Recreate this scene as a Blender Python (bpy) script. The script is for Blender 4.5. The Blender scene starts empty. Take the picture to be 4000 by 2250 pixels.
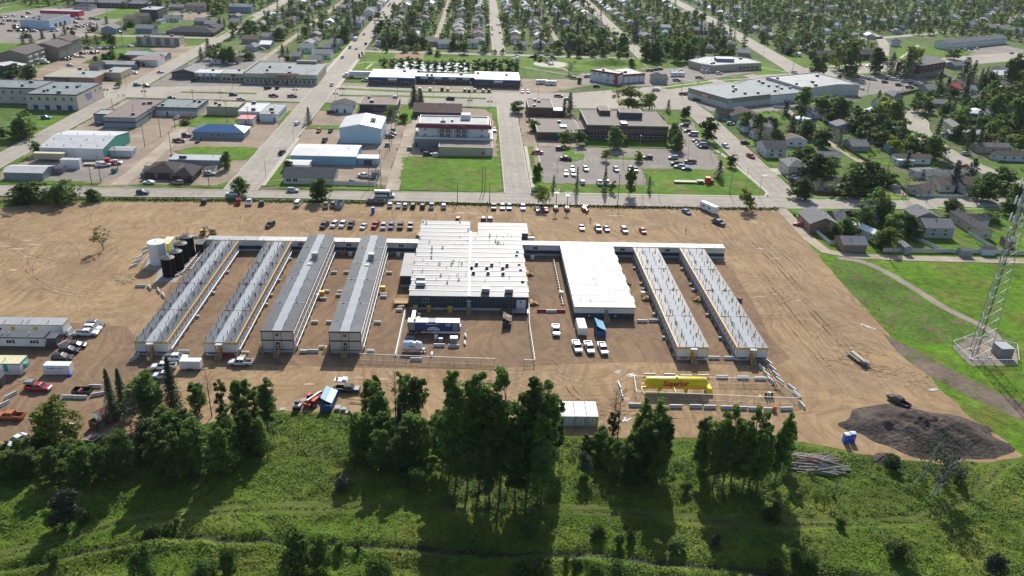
import bpy, math, random, colorsys
import numpy as np
from math import sin, cos, pi, radians, atan2, hypot, sqrt
from mathutils import Vector, Matrix

# ---------------------------------------------------------------- camera, sky, sun, exposure
S = bpy.context.scene
COL = S.collection
HC = 106.0
cam = bpy.data.cameras.new('camera'); camo = bpy.data.objects.new('camera', cam); COL.objects.link(camo)
cam.sensor_width = 36.0; cam.lens = 36.0*3241.25/4000.0; cam.clip_start = 1; cam.clip_end = 12000
_p, _y, _r = radians(24.881), radians(2.971), radians(2.091)
_fw = Vector((sin(_y)*cos(_p), cos(_y)*cos(_p), -sin(_p)))
_rt = Vector((cos(_y), -sin(_y), 0)); _up = _rt.cross(_fw)
_R = _rt*cos(_r)+_up*sin(_r); _U = _up*cos(_r)-_rt*sin(_r)
camo.matrix_world = Matrix(((_R.x,_U.x,-_fw.x,0),(_R.y,_U.y,-_fw.y,0),(_R.z,_U.z,-_fw.z,HC),(0,0,0,1)))
S.camera = camo
W = bpy.data.worlds.new('World'); S.world = W; W.use_nodes = True
nt = W.node_tree; bg = nt.nodes['Background']
sky = nt.nodes.new('ShaderNodeTexSky'); sky.sky_type = 'NISHITA'; sky.sun_disc = False
SUN_EL = 35.5; SUN_AZ = 83.2
sky.sun_elevation = radians(SUN_EL); sky.sun_rotation = radians(90-SUN_AZ); sky.air_density = 1.0; sky.dust_density = 1.2
nt.links.new(sky.outputs[0], bg.inputs[0]); bg.inputs[1].default_value = 0.105
sl = bpy.data.lights.new('sun', 'SUN'); sl.energy = 4.4; sl.angle = radians(0.53); sl.color = (1.0, 0.95, 0.87)
so = bpy.data.objects.new('sun', sl); COL.objects.link(so)
_s = Vector((cos(radians(SUN_AZ))*cos(radians(SUN_EL)), sin(radians(SUN_AZ))*cos(radians(SUN_EL)), sin(radians(SUN_EL))))
so.rotation_euler = _s.to_track_quat('Z', 'Y').to_euler()
S.view_settings.view_transform = 'Standard'; S.view_settings.look = 'None'
S.view_settings.exposure = 0.38; S.view_settings.gamma = 1.0; S.view_settings.use_curve_mapping = False
S.render.engine = 'CYCLES'
S.cycles.use_denoising = True; S.cycles.max_bounces = 5; S.cycles.diffuse_bounces = 2; S.cycles.glossy_bounces = 2
S.cycles.transmission_bounces = 3; S.cycles.transparent_max_bounces = 12; S.cycles.volume_bounces = 0
S.cycles.sample_clamp_indirect = 4.0; S.cycles.caustics_reflective = False; S.cycles.caustics_refractive = False
rnd = random.Random(7)

# ---------------------------------------------------------------- mesh and object helpers
class MB:
 def __init__(s): s.v=[]; s.f=[]; s.m=[]
 def quad(s, *p, m=0):
  n=len(s.v); s.v+= [tuple(q) for q in p]; s.f.append(tuple(range(n,n+len(p)))); s.m.append(m)
 def box(s, x0,x1,y0,y1,z0,z1, m=0, top=None):
  n=len(s.v)
  s.v+=[(x0,y0,z0),(x1,y0,z0),(x1,y1,z0),(x0,y1,z0),(x0,y0,z1),(x1,y0,z1),(x1,y1,z1),(x0,y1,z1)]
  s.f+=[(n,n+3,n+2,n+1),(n+4,n+5,n+6,n+7),(n,n+1,n+5,n+4),(n+1,n+2,n+6,n+5),(n+2,n+3,n+7,n+6),(n+3,n,n+4,n+7)]
  s.m+=[m,m if top is None else top,m,m,m,m]; return s
 def bar(s, a, b, w, h=None, m=0):
  a=Vector(a); b=Vector(b); d=(b-a).normalized(); h=h or w
  u=d.cross(Vector((0,0,1)));
  if u.length<1e-3: u=Vector((1,0,0))
  u.normalize(); v=u.cross(d); n=len(s.v)
  for p in (a,b):
   for i,j in ((-1,-1),(1,-1),(1,1),(-1,1)): s.v.append(tuple(p+u*(w/2*i)+v*(h/2*j)))
  s.f+=[(n,n+1,n+2,n+3),(n+7,n+6,n+5,n+4),(n,n+4,n+5,n+1),(n+1,n+5,n+6,n+2),(n+2,n+6,n+7,n+3),(n+3,n+7,n+4,n)]
  s.m+=[m]*6; return s
 def cyl(s, a, b, r, r2=None, n=8, m=0, caps=True):
  a=Vector(a); b=Vector(b); r2=r if r2 is None else r2; d=(b-a).normalized()
  u=d.cross(Vector((0,0,1)))
  if u.length<1e-3: u=Vector((1,0,0))
  u.normalize(); v=u.cross(d); k=len(s.v)
  for i in range(n):
   t=2*pi*i/n; w=u*cos(t)+v*sin(t); s.v.append(tuple(a+w*r)); s.v.append(tuple(b+w*r2))
  for i in range(n):
   j=(i+1)%n; s.f.append((k+2*i,k+2*i+1,k+2*j+1,k+2*j)); s.m.append(m)
  if caps:
   s.f.append(tuple(k+2*i for i in range(n))); s.m.append(m)
   s.f.append(tuple(k+2*i+1 for i in reversed(range(n)))); s.m.append(m)
  return s
 def prism(s, poly, z0, z1, m=0, top=None):
  n=len(s.v); k=len(poly)
  a=sum(poly[i][0]*poly[(i+1)%k][1]-poly[(i+1)%k][0]*poly[i][1] for i in range(k))
  if a<0: poly=list(reversed(poly))
  s.v+=[(x,y,z0) for x,y in poly]+[(x,y,z1) for x,y in poly]
  for i in range(k):
   j=(i+1)%k; s.f.append((n+i,n+j,n+k+j,n+k+i)); s.m.append(m)
  s.f.append(tuple(range(n+k,n+2*k))); s.m.append(m if top is None else top)
  s.f.append(tuple(reversed(range(n,n+k)))); s.m.append(m); return s
 def loft(s, rings, m=0, cap=True):
  n=len(s.v); k=len(rings[0])
  for r in rings: s.v+=[tuple(p) for p in r]
  for i in range(len(rings)-1):
   for j in range(k):
    q=(j+1)%k; s.f.append((n+i*k+j,n+i*k+q,n+(i+1)*k+q,n+(i+1)*k+j)); s.m.append(m)
  if cap:
   s.f.append(tuple(n+j for j in reversed(range(k)))); s.m.append(m)
   e=n+(len(rings)-1)*k; s.f.append(tuple(e+j for j in range(k))); s.m.append(m)
  return s
 def lathe(s, axis0, prof, n=16, m=0, ax='z'):
  k=len(s.v)
  for (r,h) in prof:
   for i in range(n):
    t=2*pi*i/n
    p=(r*cos(t),r*sin(t),h) if ax=='z' else (h,r*cos(t),r*sin(t))
    s.v.append((axis0[0]+p[0],axis0[1]+p[1],axis0[2]+p[2]))
  for a in range(len(prof)-1):
   for i in range(n):
    j=(i+1)%n; s.f.append((k+a*n+i,k+a*n+j,k+(a+1)*n+j,k+(a+1)*n+i)); s.m.append(m)
  s.f.append(tuple(k+i for i in reversed(range(n)))); s.m.append(m)
  e=k+(len(prof)-1)*n; s.f.append(tuple(e+i for i in range(n))); s.m.append(m); return s
 def mesh(s, name, mats, smooth=False):
  me=bpy.data.meshes.new(name); me.from_pydata(s.v,[],s.f)
  for a in (mats if isinstance(mats,(list,tuple)) else [mats]): me.materials.append(a)
  if any(s.m): me.polygons.foreach_set('material_index', s.m)
  if smooth: me.polygons.foreach_set('use_smooth',[True]*len(s.f))
  me.update(); return me
 def obj(s, name, mats, parent=None, loc=(0,0,0), rz=0, smooth=False):
  return link(name, s.mesh(name, mats, smooth), parent, loc, rz)
def link(name, me, parent=None, loc=(0,0,0), rz=0, sc=None):
 o=bpy.data.objects.new(name, me); COL.objects.link(o); o.location=loc
 if rz: o.rotation_euler=(0,0,rz)
 if sc: o.scale=sc
 if parent: o.parent=parent
 return o
def thing(name, label, cat, loc=(0,0,0), rz=0, group=None, me=None):
 o=link(name, me, None, loc, rz); o['label']=label; o['category']=cat
 if group: o['group']=group
 return o
def struct(name, o): o.name=name; o['kind']='structure'; return o
def copy_thing(o, loc, rz, label, color=None):
 c=o.copy(); COL.objects.link(c); c.location=loc; c.rotation_euler=(0,0,rz); c['label']=label
 if color: c.color=color
 for ch in o.children:
  d=ch.copy(); COL.objects.link(d); d.parent=c
  if color: d.color=color
  for g in ch.children:
   e=g.copy(); COL.objects.link(e); e.parent=d
   if color: e.color=color
 return c

# ---------------------------------------------------------------- materials
def mat(name, col, rough=0.8, noise=None, metal=0.0, bump=None, spec=None, objcol=False, col2=None, var=0.0, stretch=None):
 """noise = (scale, amount) or list of them: modulates brightness; col2 mixes in by a noise of its own"""
 m=bpy.data.materials.new(name); m.use_nodes=True; n=m.node_tree.nodes; l=m.node_tree.links
 b=n['Principled BSDF']; b.inputs['Roughness'].default_value=rough; b.inputs['Metallic'].default_value=metal
 if spec is not None: b.inputs['Specular IOR Level'].default_value=spec
 m.diffuse_color=(*col,1)
 geo=n.new('ShaderNodeNewGeometry'); vec=geo.outputs['Position']
 if stretch:
  mp=n.new('ShaderNodeMapping'); mp.inputs['Scale'].default_value=stretch; l.new(vec,mp.inputs[0]); vec=mp.outputs[0]
 base=None
 if objcol:
  oi=n.new('ShaderNodeObjectInfo'); base=oi.outputs['Color']
 else:
  rgb=n.new('ShaderNodeRGB'); rgb.outputs[0].default_value=(*col,1); base=rgb.outputs[0]
 if col2:
  c2,sc,lo,hi=col2
  t=n.new('ShaderNodeTexNoise'); t.inputs['Scale'].default_value=sc; t.inputs['Detail'].default_value=5; l.new(vec,t.inputs['Vector'])
  r=n.new('ShaderNodeMapRange'); r.inputs[1].default_value=lo; r.inputs[2].default_value=hi; l.new(t.outputs[0],r.inputs[0])
  x=n.new('ShaderNodeMix'); x.data_type='RGBA'; l.new(r.outputs[0],x.inputs['Factor']); l.new(base,x.inputs['A']); x.inputs['B'].default_value=(*c2,1)
  base=x.outputs['Result']
 if var:
  oi=n.new('ShaderNodeObjectInfo'); r=n.new('ShaderNodeMapRange'); r.inputs[3].default_value=1-var; r.inputs[4].default_value=1+var
  l.new(oi.outputs['Random'],r.inputs[0]); x=n.new('ShaderNodeVectorMath'); x.operation='SCALE'; l.new(base,x.inputs[0]); l.new(r.outputs[0],x.inputs['Scale']); base=x.outputs[0]
 for (sc,am) in (noise if isinstance(noise,list) else [noise] if noise else []):
  t=n.new('ShaderNodeTexNoise'); t.inputs['Scale'].default_value=sc; t.inputs['Detail'].default_value=4; l.new(vec,t.inputs['Vector'])
  r=n.new('ShaderNodeMapRange'); r.inputs[1].default_value=.3; r.inputs[2].default_value=.7; r.inputs[3].default_value=1-am; r.inputs[4].default_value=1+am; l.new(t.outputs[0],r.inputs[0])
  x=n.new('ShaderNodeVectorMath'); x.operation='SCALE'; l.new(base,x.inputs[0]); l.new(r.outputs[0],x.inputs['Scale']); base=x.outputs[0]
 l.new(base,b.inputs['Base Color'])
 if bump:
  t=n.new('ShaderNodeTexNoise'); t.inputs['Scale'].default_value=bump[0]; t.inputs['Detail'].default_value=4; l.new(vec,t.inputs['Vector'])
  bp=n.new('ShaderNodeBump'); bp.inputs['Strength'].default_value=bump[1]; bp.inputs['Distance'].default_value=bump[2]
  l.new(t.outputs[0],bp.inputs['Height']); l.new(bp.outputs[0],b.inputs['Normal'])
 return m
def leafmat(name, col, col2, trans=0.3, cl=0.6):
 m=bpy.data.materials.new(name); m.use_nodes=True; n=m.node_tree.nodes; l=m.node_tree.links
 b=n['Principled BSDF']; b.inputs['Roughness'].default_value=.6; b.inputs['Specular IOR Level'].default_value=.25
 geo=n.new('ShaderNodeNewGeometry'); t=n.new('ShaderNodeTexNoise'); t.inputs['Scale'].default_value=cl; t.inputs['Detail'].default_value=6; t.inputs['Roughness'].default_value=.7
 l.new(geo.outputs['Position'],t.inputs['Vector'])
 r=n.new('ShaderNodeMapRange'); r.inputs[1].default_value=.33; r.inputs[2].default_value=.67; l.new(t.outputs[0],r.inputs[0])
 x=n.new('ShaderNodeMix'); x.data_type='RGBA'; l.new(r.outputs[0],x.inputs['Factor']); x.inputs['A'].default_value=(*col,1); x.inputs['B'].default_value=(*col2,1)
 oi=n.new('ShaderNodeObjectInfo'); r2=n.new('ShaderNodeMapRange'); r2.inputs[3].default_value=.6; r2.inputs[4].default_value=1.45; l.new(oi.outputs['Random'],r2.inputs[0])
 s=n.new('ShaderNodeVectorMath'); s.operation='SCALE'; l.new(x.outputs['Result'],s.inputs[0]); l.new(r2.outputs[0],s.inputs['Scale'])
 l.new(s.outputs[0],b.inputs['Base Color'])
 if trans:
  tr=n.new('ShaderNodeBsdfTranslucent'); l.new(s.outputs[0],tr.inputs[0]); mx=n.new('ShaderNodeMixShader'); mx.inputs[0].default_value=trans
  l.new(b.outputs[0],mx.inputs[1]); l.new(tr.outputs[0],mx.inputs[2]); l.new(mx.outputs[0],n['Material Output'].inputs[0])
 return m
def streaky_dirt(name, c1, c2, c3, ang, bs=1.0):
 m=bpy.data.materials.new(name); m.use_nodes=True; n=m.node_tree.nodes; l=m.node_tree.links
 b=n['Principled BSDF']; b.inputs['Roughness'].default_value=.95; b.inputs['Specular IOR Level'].default_value=.15
 geo=n.new('ShaderNodeNewGeometry')
 wob=n.new('ShaderNodeTexNoise'); wob.inputs['Scale'].default_value=.02; wob.inputs['Detail'].default_value=2; l.new(geo.outputs['Position'],wob.inputs['Vector'])
 ws=n.new('ShaderNodeVectorMath'); ws.operation='SCALE'; ws.inputs['Scale'].default_value=45; l.new(wob.outputs['Color'],ws.inputs[0])
 ad=n.new('ShaderNodeVectorMath'); ad.operation='ADD'; l.new(geo.outputs['Position'],ad.inputs[0]); l.new(ws.outputs[0],ad.inputs[1])
 mp=n.new('ShaderNodeMapping'); mp.inputs['Rotation'].default_value=(0,0,ang); l.new(ad.outputs[0],mp.inputs[0])
 mp2=n.new('ShaderNodeMapping'); mp2.inputs['Scale'].default_value=(.55,.03,1); l.new(mp.outputs[0],mp2.inputs[0])
 def nz(v,sc,det,lo,hi,a,bb,ro=.55):
  t=n.new('ShaderNodeTexNoise'); t.inputs['Scale'].default_value=sc; t.inputs['Detail'].default_value=det; t.inputs['Roughness'].default_value=ro; l.new(v,t.inputs['Vector'])
  r=n.new('ShaderNodeMapRange'); r.inputs[1].default_value=lo; r.inputs[2].default_value=hi; r.inputs[3].default_value=a; r.inputs[4].default_value=bb; l.new(t.outputs[0],r.inputs[0]); return r.outputs[0],t
 f1,_=nz(geo.outputs['Position'],.035,6,.38,.62,0,1)
 f2,_=nz(geo.outputs['Position'],.11,8,.42,.68,0,1,.65)
 st,_=nz(mp2.outputs[0],1.0,7,.3,.7,.72,1.28,.65)
 fi,tf=nz(geo.outputs['Position'],1.1,8,.3,.7,.86,1.14,.7)
 def mix(f,a,bb):
  x=n.new('ShaderNodeMix'); x.data_type='RGBA'; l.new(f,x.inputs['Factor'])
  if isinstance(a,tuple): x.inputs['A'].default_value=(*a,1)
  else: l.new(a,x.inputs['A'])
  x.inputs['B'].default_value=(*bb,1); return x.outputs['Result']
 c=mix(f1,c1,c2);
 x=n.new('ShaderNodeMath'); x.operation='MULTIPLY'; l.new(f2,x.inputs[0]); x.inputs[1].default_value=.55; c=mix(x.outputs[0],c,c3)
 for f in (st,fi):
  s=n.new('ShaderNodeVectorMath'); s.operation='SCALE'; l.new(c,s.inputs[0]); l.new(f,s.inputs['Scale']); c=s.outputs[0]
 l.new(c,b.inputs['Base Color'])
 bp=n.new('ShaderNodeBump'); bp.inputs['Strength'].default_value=.5*bs; bp.inputs['Distance'].default_value=.15; l.new(tf.outputs[0],bp.inputs['Height']); l.new(bp.outputs[0],b.inputs['Normal'])
 return m
M={}
M['dirt']=streaky_dirt('dirt',(.335,.226,.122),(.265,.176,.096),(.385,.285,.175),0.15)
M['dirtE']=streaky_dirt('dirt_tracked',(.350,.238,.130),(.268,.180,.100),(.33,.25,.16),-0.30,1.3)
M['yard']=streaky_dirt('gravel_yard',(.232,.155,.096),(.185,.125,.08),(.285,.188,.105),0.0)
M['lot']=mat('gravel_lot',(.30,.235,.175),.95,[(.05,.18),(.5,.12),(2,.08)],col2=((.36,.31,.25),.08,.5,.68),spec=.15)
M['asph']=mat('worn_asphalt',(.235,.21,.18),.9,[(.04,.1),(.4,.08),(2,.06)],col2=((.30,.27,.24),.12,.5,.7),spec=.2)
M['road']=mat('road_surface',(.37,.335,.28),.9,[(.03,.12),(.3,.1),(1.5,.08)],col2=((.29,.26,.22),.06,.5,.72),spec=.2)
M['lane']=mat('lane_gravel',(.40,.34,.26),.95,[(.06,.15),(.6,.12)],col2=((.28,.24,.18),.15,.5,.7),spec=.15)
M['trail']=mat('footpath_gravel',(.285,.245,.20),.95,[(.1,.15),(.8,.12)],spec=.15)
M['puddle']=mat('dried_puddle_silt',(.42,.335,.245),.9,[(.4,.1)],spec=.2)
M['walk']=mat('sidewalk_concrete',(.46,.42,.35),.9,[(.3,.08),(2,.05)])
M['lawn']=mat('lawn',(.090,.190,.014),.95,[(.03,.25),(.25,.25),(1.2,.25)],col2=((.15,.17,.045),.1,.47,.66),spec=.1,bump=(1.5,.6,.3))
M['yardgrass']=mat('town_grass',(.085,.145,.03),.95,[(.02,.25),(.2,.3),(1.2,.2)],col2=((.15,.14,.085),.07,.5,.62),spec=.1)
M['meadow']=mat('meadow_ground',(.078,.134,.014),.95,[(.05,.35),(.3,.25),(1.5,.25)],col2=((.13,.145,.026),.06,.45,.66),spec=.1,bump=(2,.8,.4))
M['fieldE']=mat('field_grass',(.092,.19,.012),.95,[(.05,.2),(.4,.3),(1.8,.25)],col2=((.13,.145,.028),.06,.45,.7),spec=.1,bump=(1.6,.8,.3))
M['verge']=mat('rough_verge',(.085,.150,.022),.95,[(.1,.3),(.8,.3)],col2=((.14,.12,.06),.15,.52,.68),spec=.1,bump=(1.6,.8,.3))
M['soilpale']=mat('dry_soil_bank',(.17,.132,.10),.97,[(.15,.25),(.8,.2),(3,.15)],spec=.1,col2=((.10,.12,.05),.12,.5,.66))
M['soil']=mat('dark_topsoil',(.075,.062,.054),.97,[(.15,.3),(.8,.25),(3,.2)],spec=.1,bump=(1.2,1,.5),col2=((.13,.105,.085),.1,.5,.7))
M['rut']=mat('grass_wheel_rut',(.105,.125,.035),.95,[(.3,.25)],spec=.1)
M['track']=mat('tyre_track_soil',(.24,.165,.1),.97,[(.5,.2)],spec=.1)
M['paint']=mat('faded_road_paint',(.62,.58,.48),.8,[(1,.2)])
M['water']=mat('creek_water',(.02,.025,.02),.08)
M['darkwet']=mat('creek_bank_mud',(.035,.042,.016),.9,[(.5,.4)])
M['white']=mat('white_paint',(.74,.75,.74),.6,[(.4,.04)])
M['panel']=mat('white_wall_panel',(.66,.68,.68),.6,[(.25,.05),(2,.03)])
M['skirt']=mat('pale_skirting',(.50,.53,.55),.7,[(.5,.06)])
M['navy']=mat('navy_wall_panel',(.045,.053,.068),.65,[(.5,.12)])
M['black']=mat('black_paint',(.012,.012,.013),.5)
M['yellow']=mat('yellow_trim',(.66,.36,.03),.55,[(1,.1)])
M['orange']=mat('orange_door',(.68,.30,.02),.5)
M['maroon']=mat('maroon_trim',(.11,.022,.02),.55)
M['beige']=mat('beige_panel',(.60,.57,.49),.7,[(.4,.04)])
M['roofgrey']=mat('grey_membrane_roof',(.082,.096,.112),.66,[(.12,.12),(1.2,.07)],var=.14,spec=.25,col2=((.11,.125,.14),.25,.5,.75))
M['roofpale']=mat('pale_galvanised_roof',(.32,.345,.36),.55,[(.15,.07),(1.3,.05)],var=.06,spec=.55)
M['roofwhite']=mat('glossy_white_roof',(.50,.51,.51),.52,[(.2,.06),(1.2,.04)],var=.04,spec=.45,col2=((.42,.42,.41),.3,.5,.7))
M['roofmain']=mat('galvalume_roof',(.175,.182,.19),.56,[(.1,.08),(.9,.06)],var=.07,spec=.45,col2=((.135,.14,.145),.35,.5,.7))
M['seam']=mat('white_roof_seam',(.78,.79,.79),.5)
M['roofglare']=mat('glare_tinted_membrane_roof',(.15,.165,.18),.56,[(.12,.12),(1.2,.08)],var=.08,spec=.35,col2=((.11,.12,.13),.3,.45,.7))  # grey membrane of the right wings, sun glare painted in as a paler colour
M['ridge']=mat('pale_ridge_cover',(.29,.32,.35),.66,[(.3,.08)],spec=.3)
M['metal']=mat('galvanised_steel',(.42,.43,.44),.42,[(1,.08)],metal=.5)
M['dkmetal']=mat('dark_pipe',(.05,.052,.055),.5)
M['wood']=mat('sawn_timber',(.50,.33,.15),.8,[(2,.15)])
M['wooddk']=mat('weathered_timber',(.20,.135,.075),.85,[(2,.2)])
M['conc']=mat('precast_concrete',(.56,.55,.50),.85,[(.8,.1),(4,.06)],var=.08)
M['concdk']=mat('old_concrete',(.34,.31,.27),.9,[(.8,.1)])
M['redplas']=mat('red_barrier_paint',(.40,.03,.05),.6)
M['glass']=mat('window_glass',(.03,.036,.042),.12,spec=.6)
M['car']=mat('car_paint',(.5,.5,.5),.28,objcol=True,spec=.6)
M['tyre']=mat('tyre_rubber',(.015,.015,.015),.85)
M['rim']=mat('wheel_rim',(.35,.35,.36),.35,metal=.6)
M['lamp']=mat('headlight_lens',(.75,.75,.72),.15)
M['tail']=mat('tail_light',(.35,.01,.01),.3)
M['bluebin']=mat('blue_bin_steel',(.02,.10,.28),.5,[(.8,.15)])
M['bluelid']=mat('blue_bin_lid',(.17,.42,.60),.45,[(.6,.12)],spec=.6)
M['rust']=mat('rusty_steel',(.19,.085,.05),.85,[(.8,.3)],col2=((.18,.30,.28),.5,.5,.6))
M['teal']=mat('teal_cladding',(.03,.27,.22),.6)
M['tankyel']=mat('yellow_tank_paint',(.80,.62,.01),.38,[(.5,.04)])
M['tankwhite']=mat('white_tank_paint',(.70,.72,.73),.5,[(.5,.06)],stretch=(1,1,.15))
M['tankblk']=mat('black_tank_insulation',(.006,.006,.007),.8,spec=.15)
M['genblue']=mat('navy_generator_paint',(.015,.035,.17),.45)
M['genroof']=mat('pale_blue_roof',(.22,.36,.55),.4,spec=.6)
M['grey']=mat('mid_grey_paint',(.22,.23,.24),.6,[(.6,.06)])
M['machred']=mat('machine_red',(.50,.02,.02),.4)
M['machyel']=mat('machine_yellow',(.55,.34,.03),.5)
M['redlet']=mat('red_lettering',(.55,.02,.02),.5)
M['wlet']=mat('white_lettering',(.8,.8,.8),.5)
M['blet']=mat('blue_lettering',(.03,.06,.25),.5)
M['toilet']=mat('blue_plastic',(.01,.10,.55),.35)
M['toiletroof']=mat('white_plastic',(.68,.74,.8),.35)
M['rooftile']=mat('asphalt_shingles',(.2,.2,.2),.9,[(.6,.1),(3,.12)],objcol=True,spec=.2)
M['wallpaint']=mat('house_siding',(.5,.5,.5),.8,[(.5,.05)],objcol=True)
M['frame']=mat('white_window_frame',(.7,.7,.68),.6)
M['fencew']=mat('white_fence_boards',(.60,.64,.62),.75,[(.6,.08)])
M['fencer']=mat('red_fence_boards',(.17,.055,.04),.85,[(.6,.1)])
M['fenceb']=mat('weathered_fence_boards',(.13,.11,.09),.9,[(.6,.2)])
M['bark']=mat('bark',(.10,.085,.068),.9,[(3,.3)])
M['birch']=mat('pale_birch_bark',(.34,.33,.30),.85,[(4,.35)])
M['deadtw']=mat('dead_twigs',(.105,.088,.082),.9,[(2,.2)])
M['brick']=mat('brown_brick',(.115,.072,.055),.85,[(.5,.08),(4,.1)])
M['brickred']=mat('tan_brick',(.27,.15,.11),.85,[(.5,.08),(4,.1)])
M['skin']=mat('skin',(.45,.28,.2),.6)
M['cloth']=mat('dark_clothing',(.03,.032,.035),.9)
M['hivis']=mat('hi_vis_green',(.45,.55,.05),.8)
M['cone']=mat('cone_orange',(.85,.12,.02),.5)
def flatcol(name,c,rough=.7,noise=None,**k):
 if name not in M: M[name]=mat(name,c,rough,noise or [(.3,.07),(1.5,.04)],**k)
 return M[name]
L_dec=leafmat('broadleaf_foliage',(.072,.145,.034),(.160,.240,.056),.5,.45)
L_big=leafmat('poplar_foliage',(.066,.135,.028),(.150,.235,.050),.5,.5)
L_yel=leafmat('yellowing_foliage',(.15,.20,.028),(.22,.25,.045),.35,.5)
L_spr=leafmat('spruce_needles',(.040,.085,.045),(.080,.130,.060),.25,.8)
L_will=leafmat('willow_foliage',(.060,.085,.050),(.10,.13,.075),.3,.8)
L_bush=leafmat('bush_foliage',(.065,.125,.025),(.12,.18,.04),.4,.9)
L_red=leafmat('purple_foliage',(.035,.018,.02),(.06,.03,.03),.3,.9)
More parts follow.
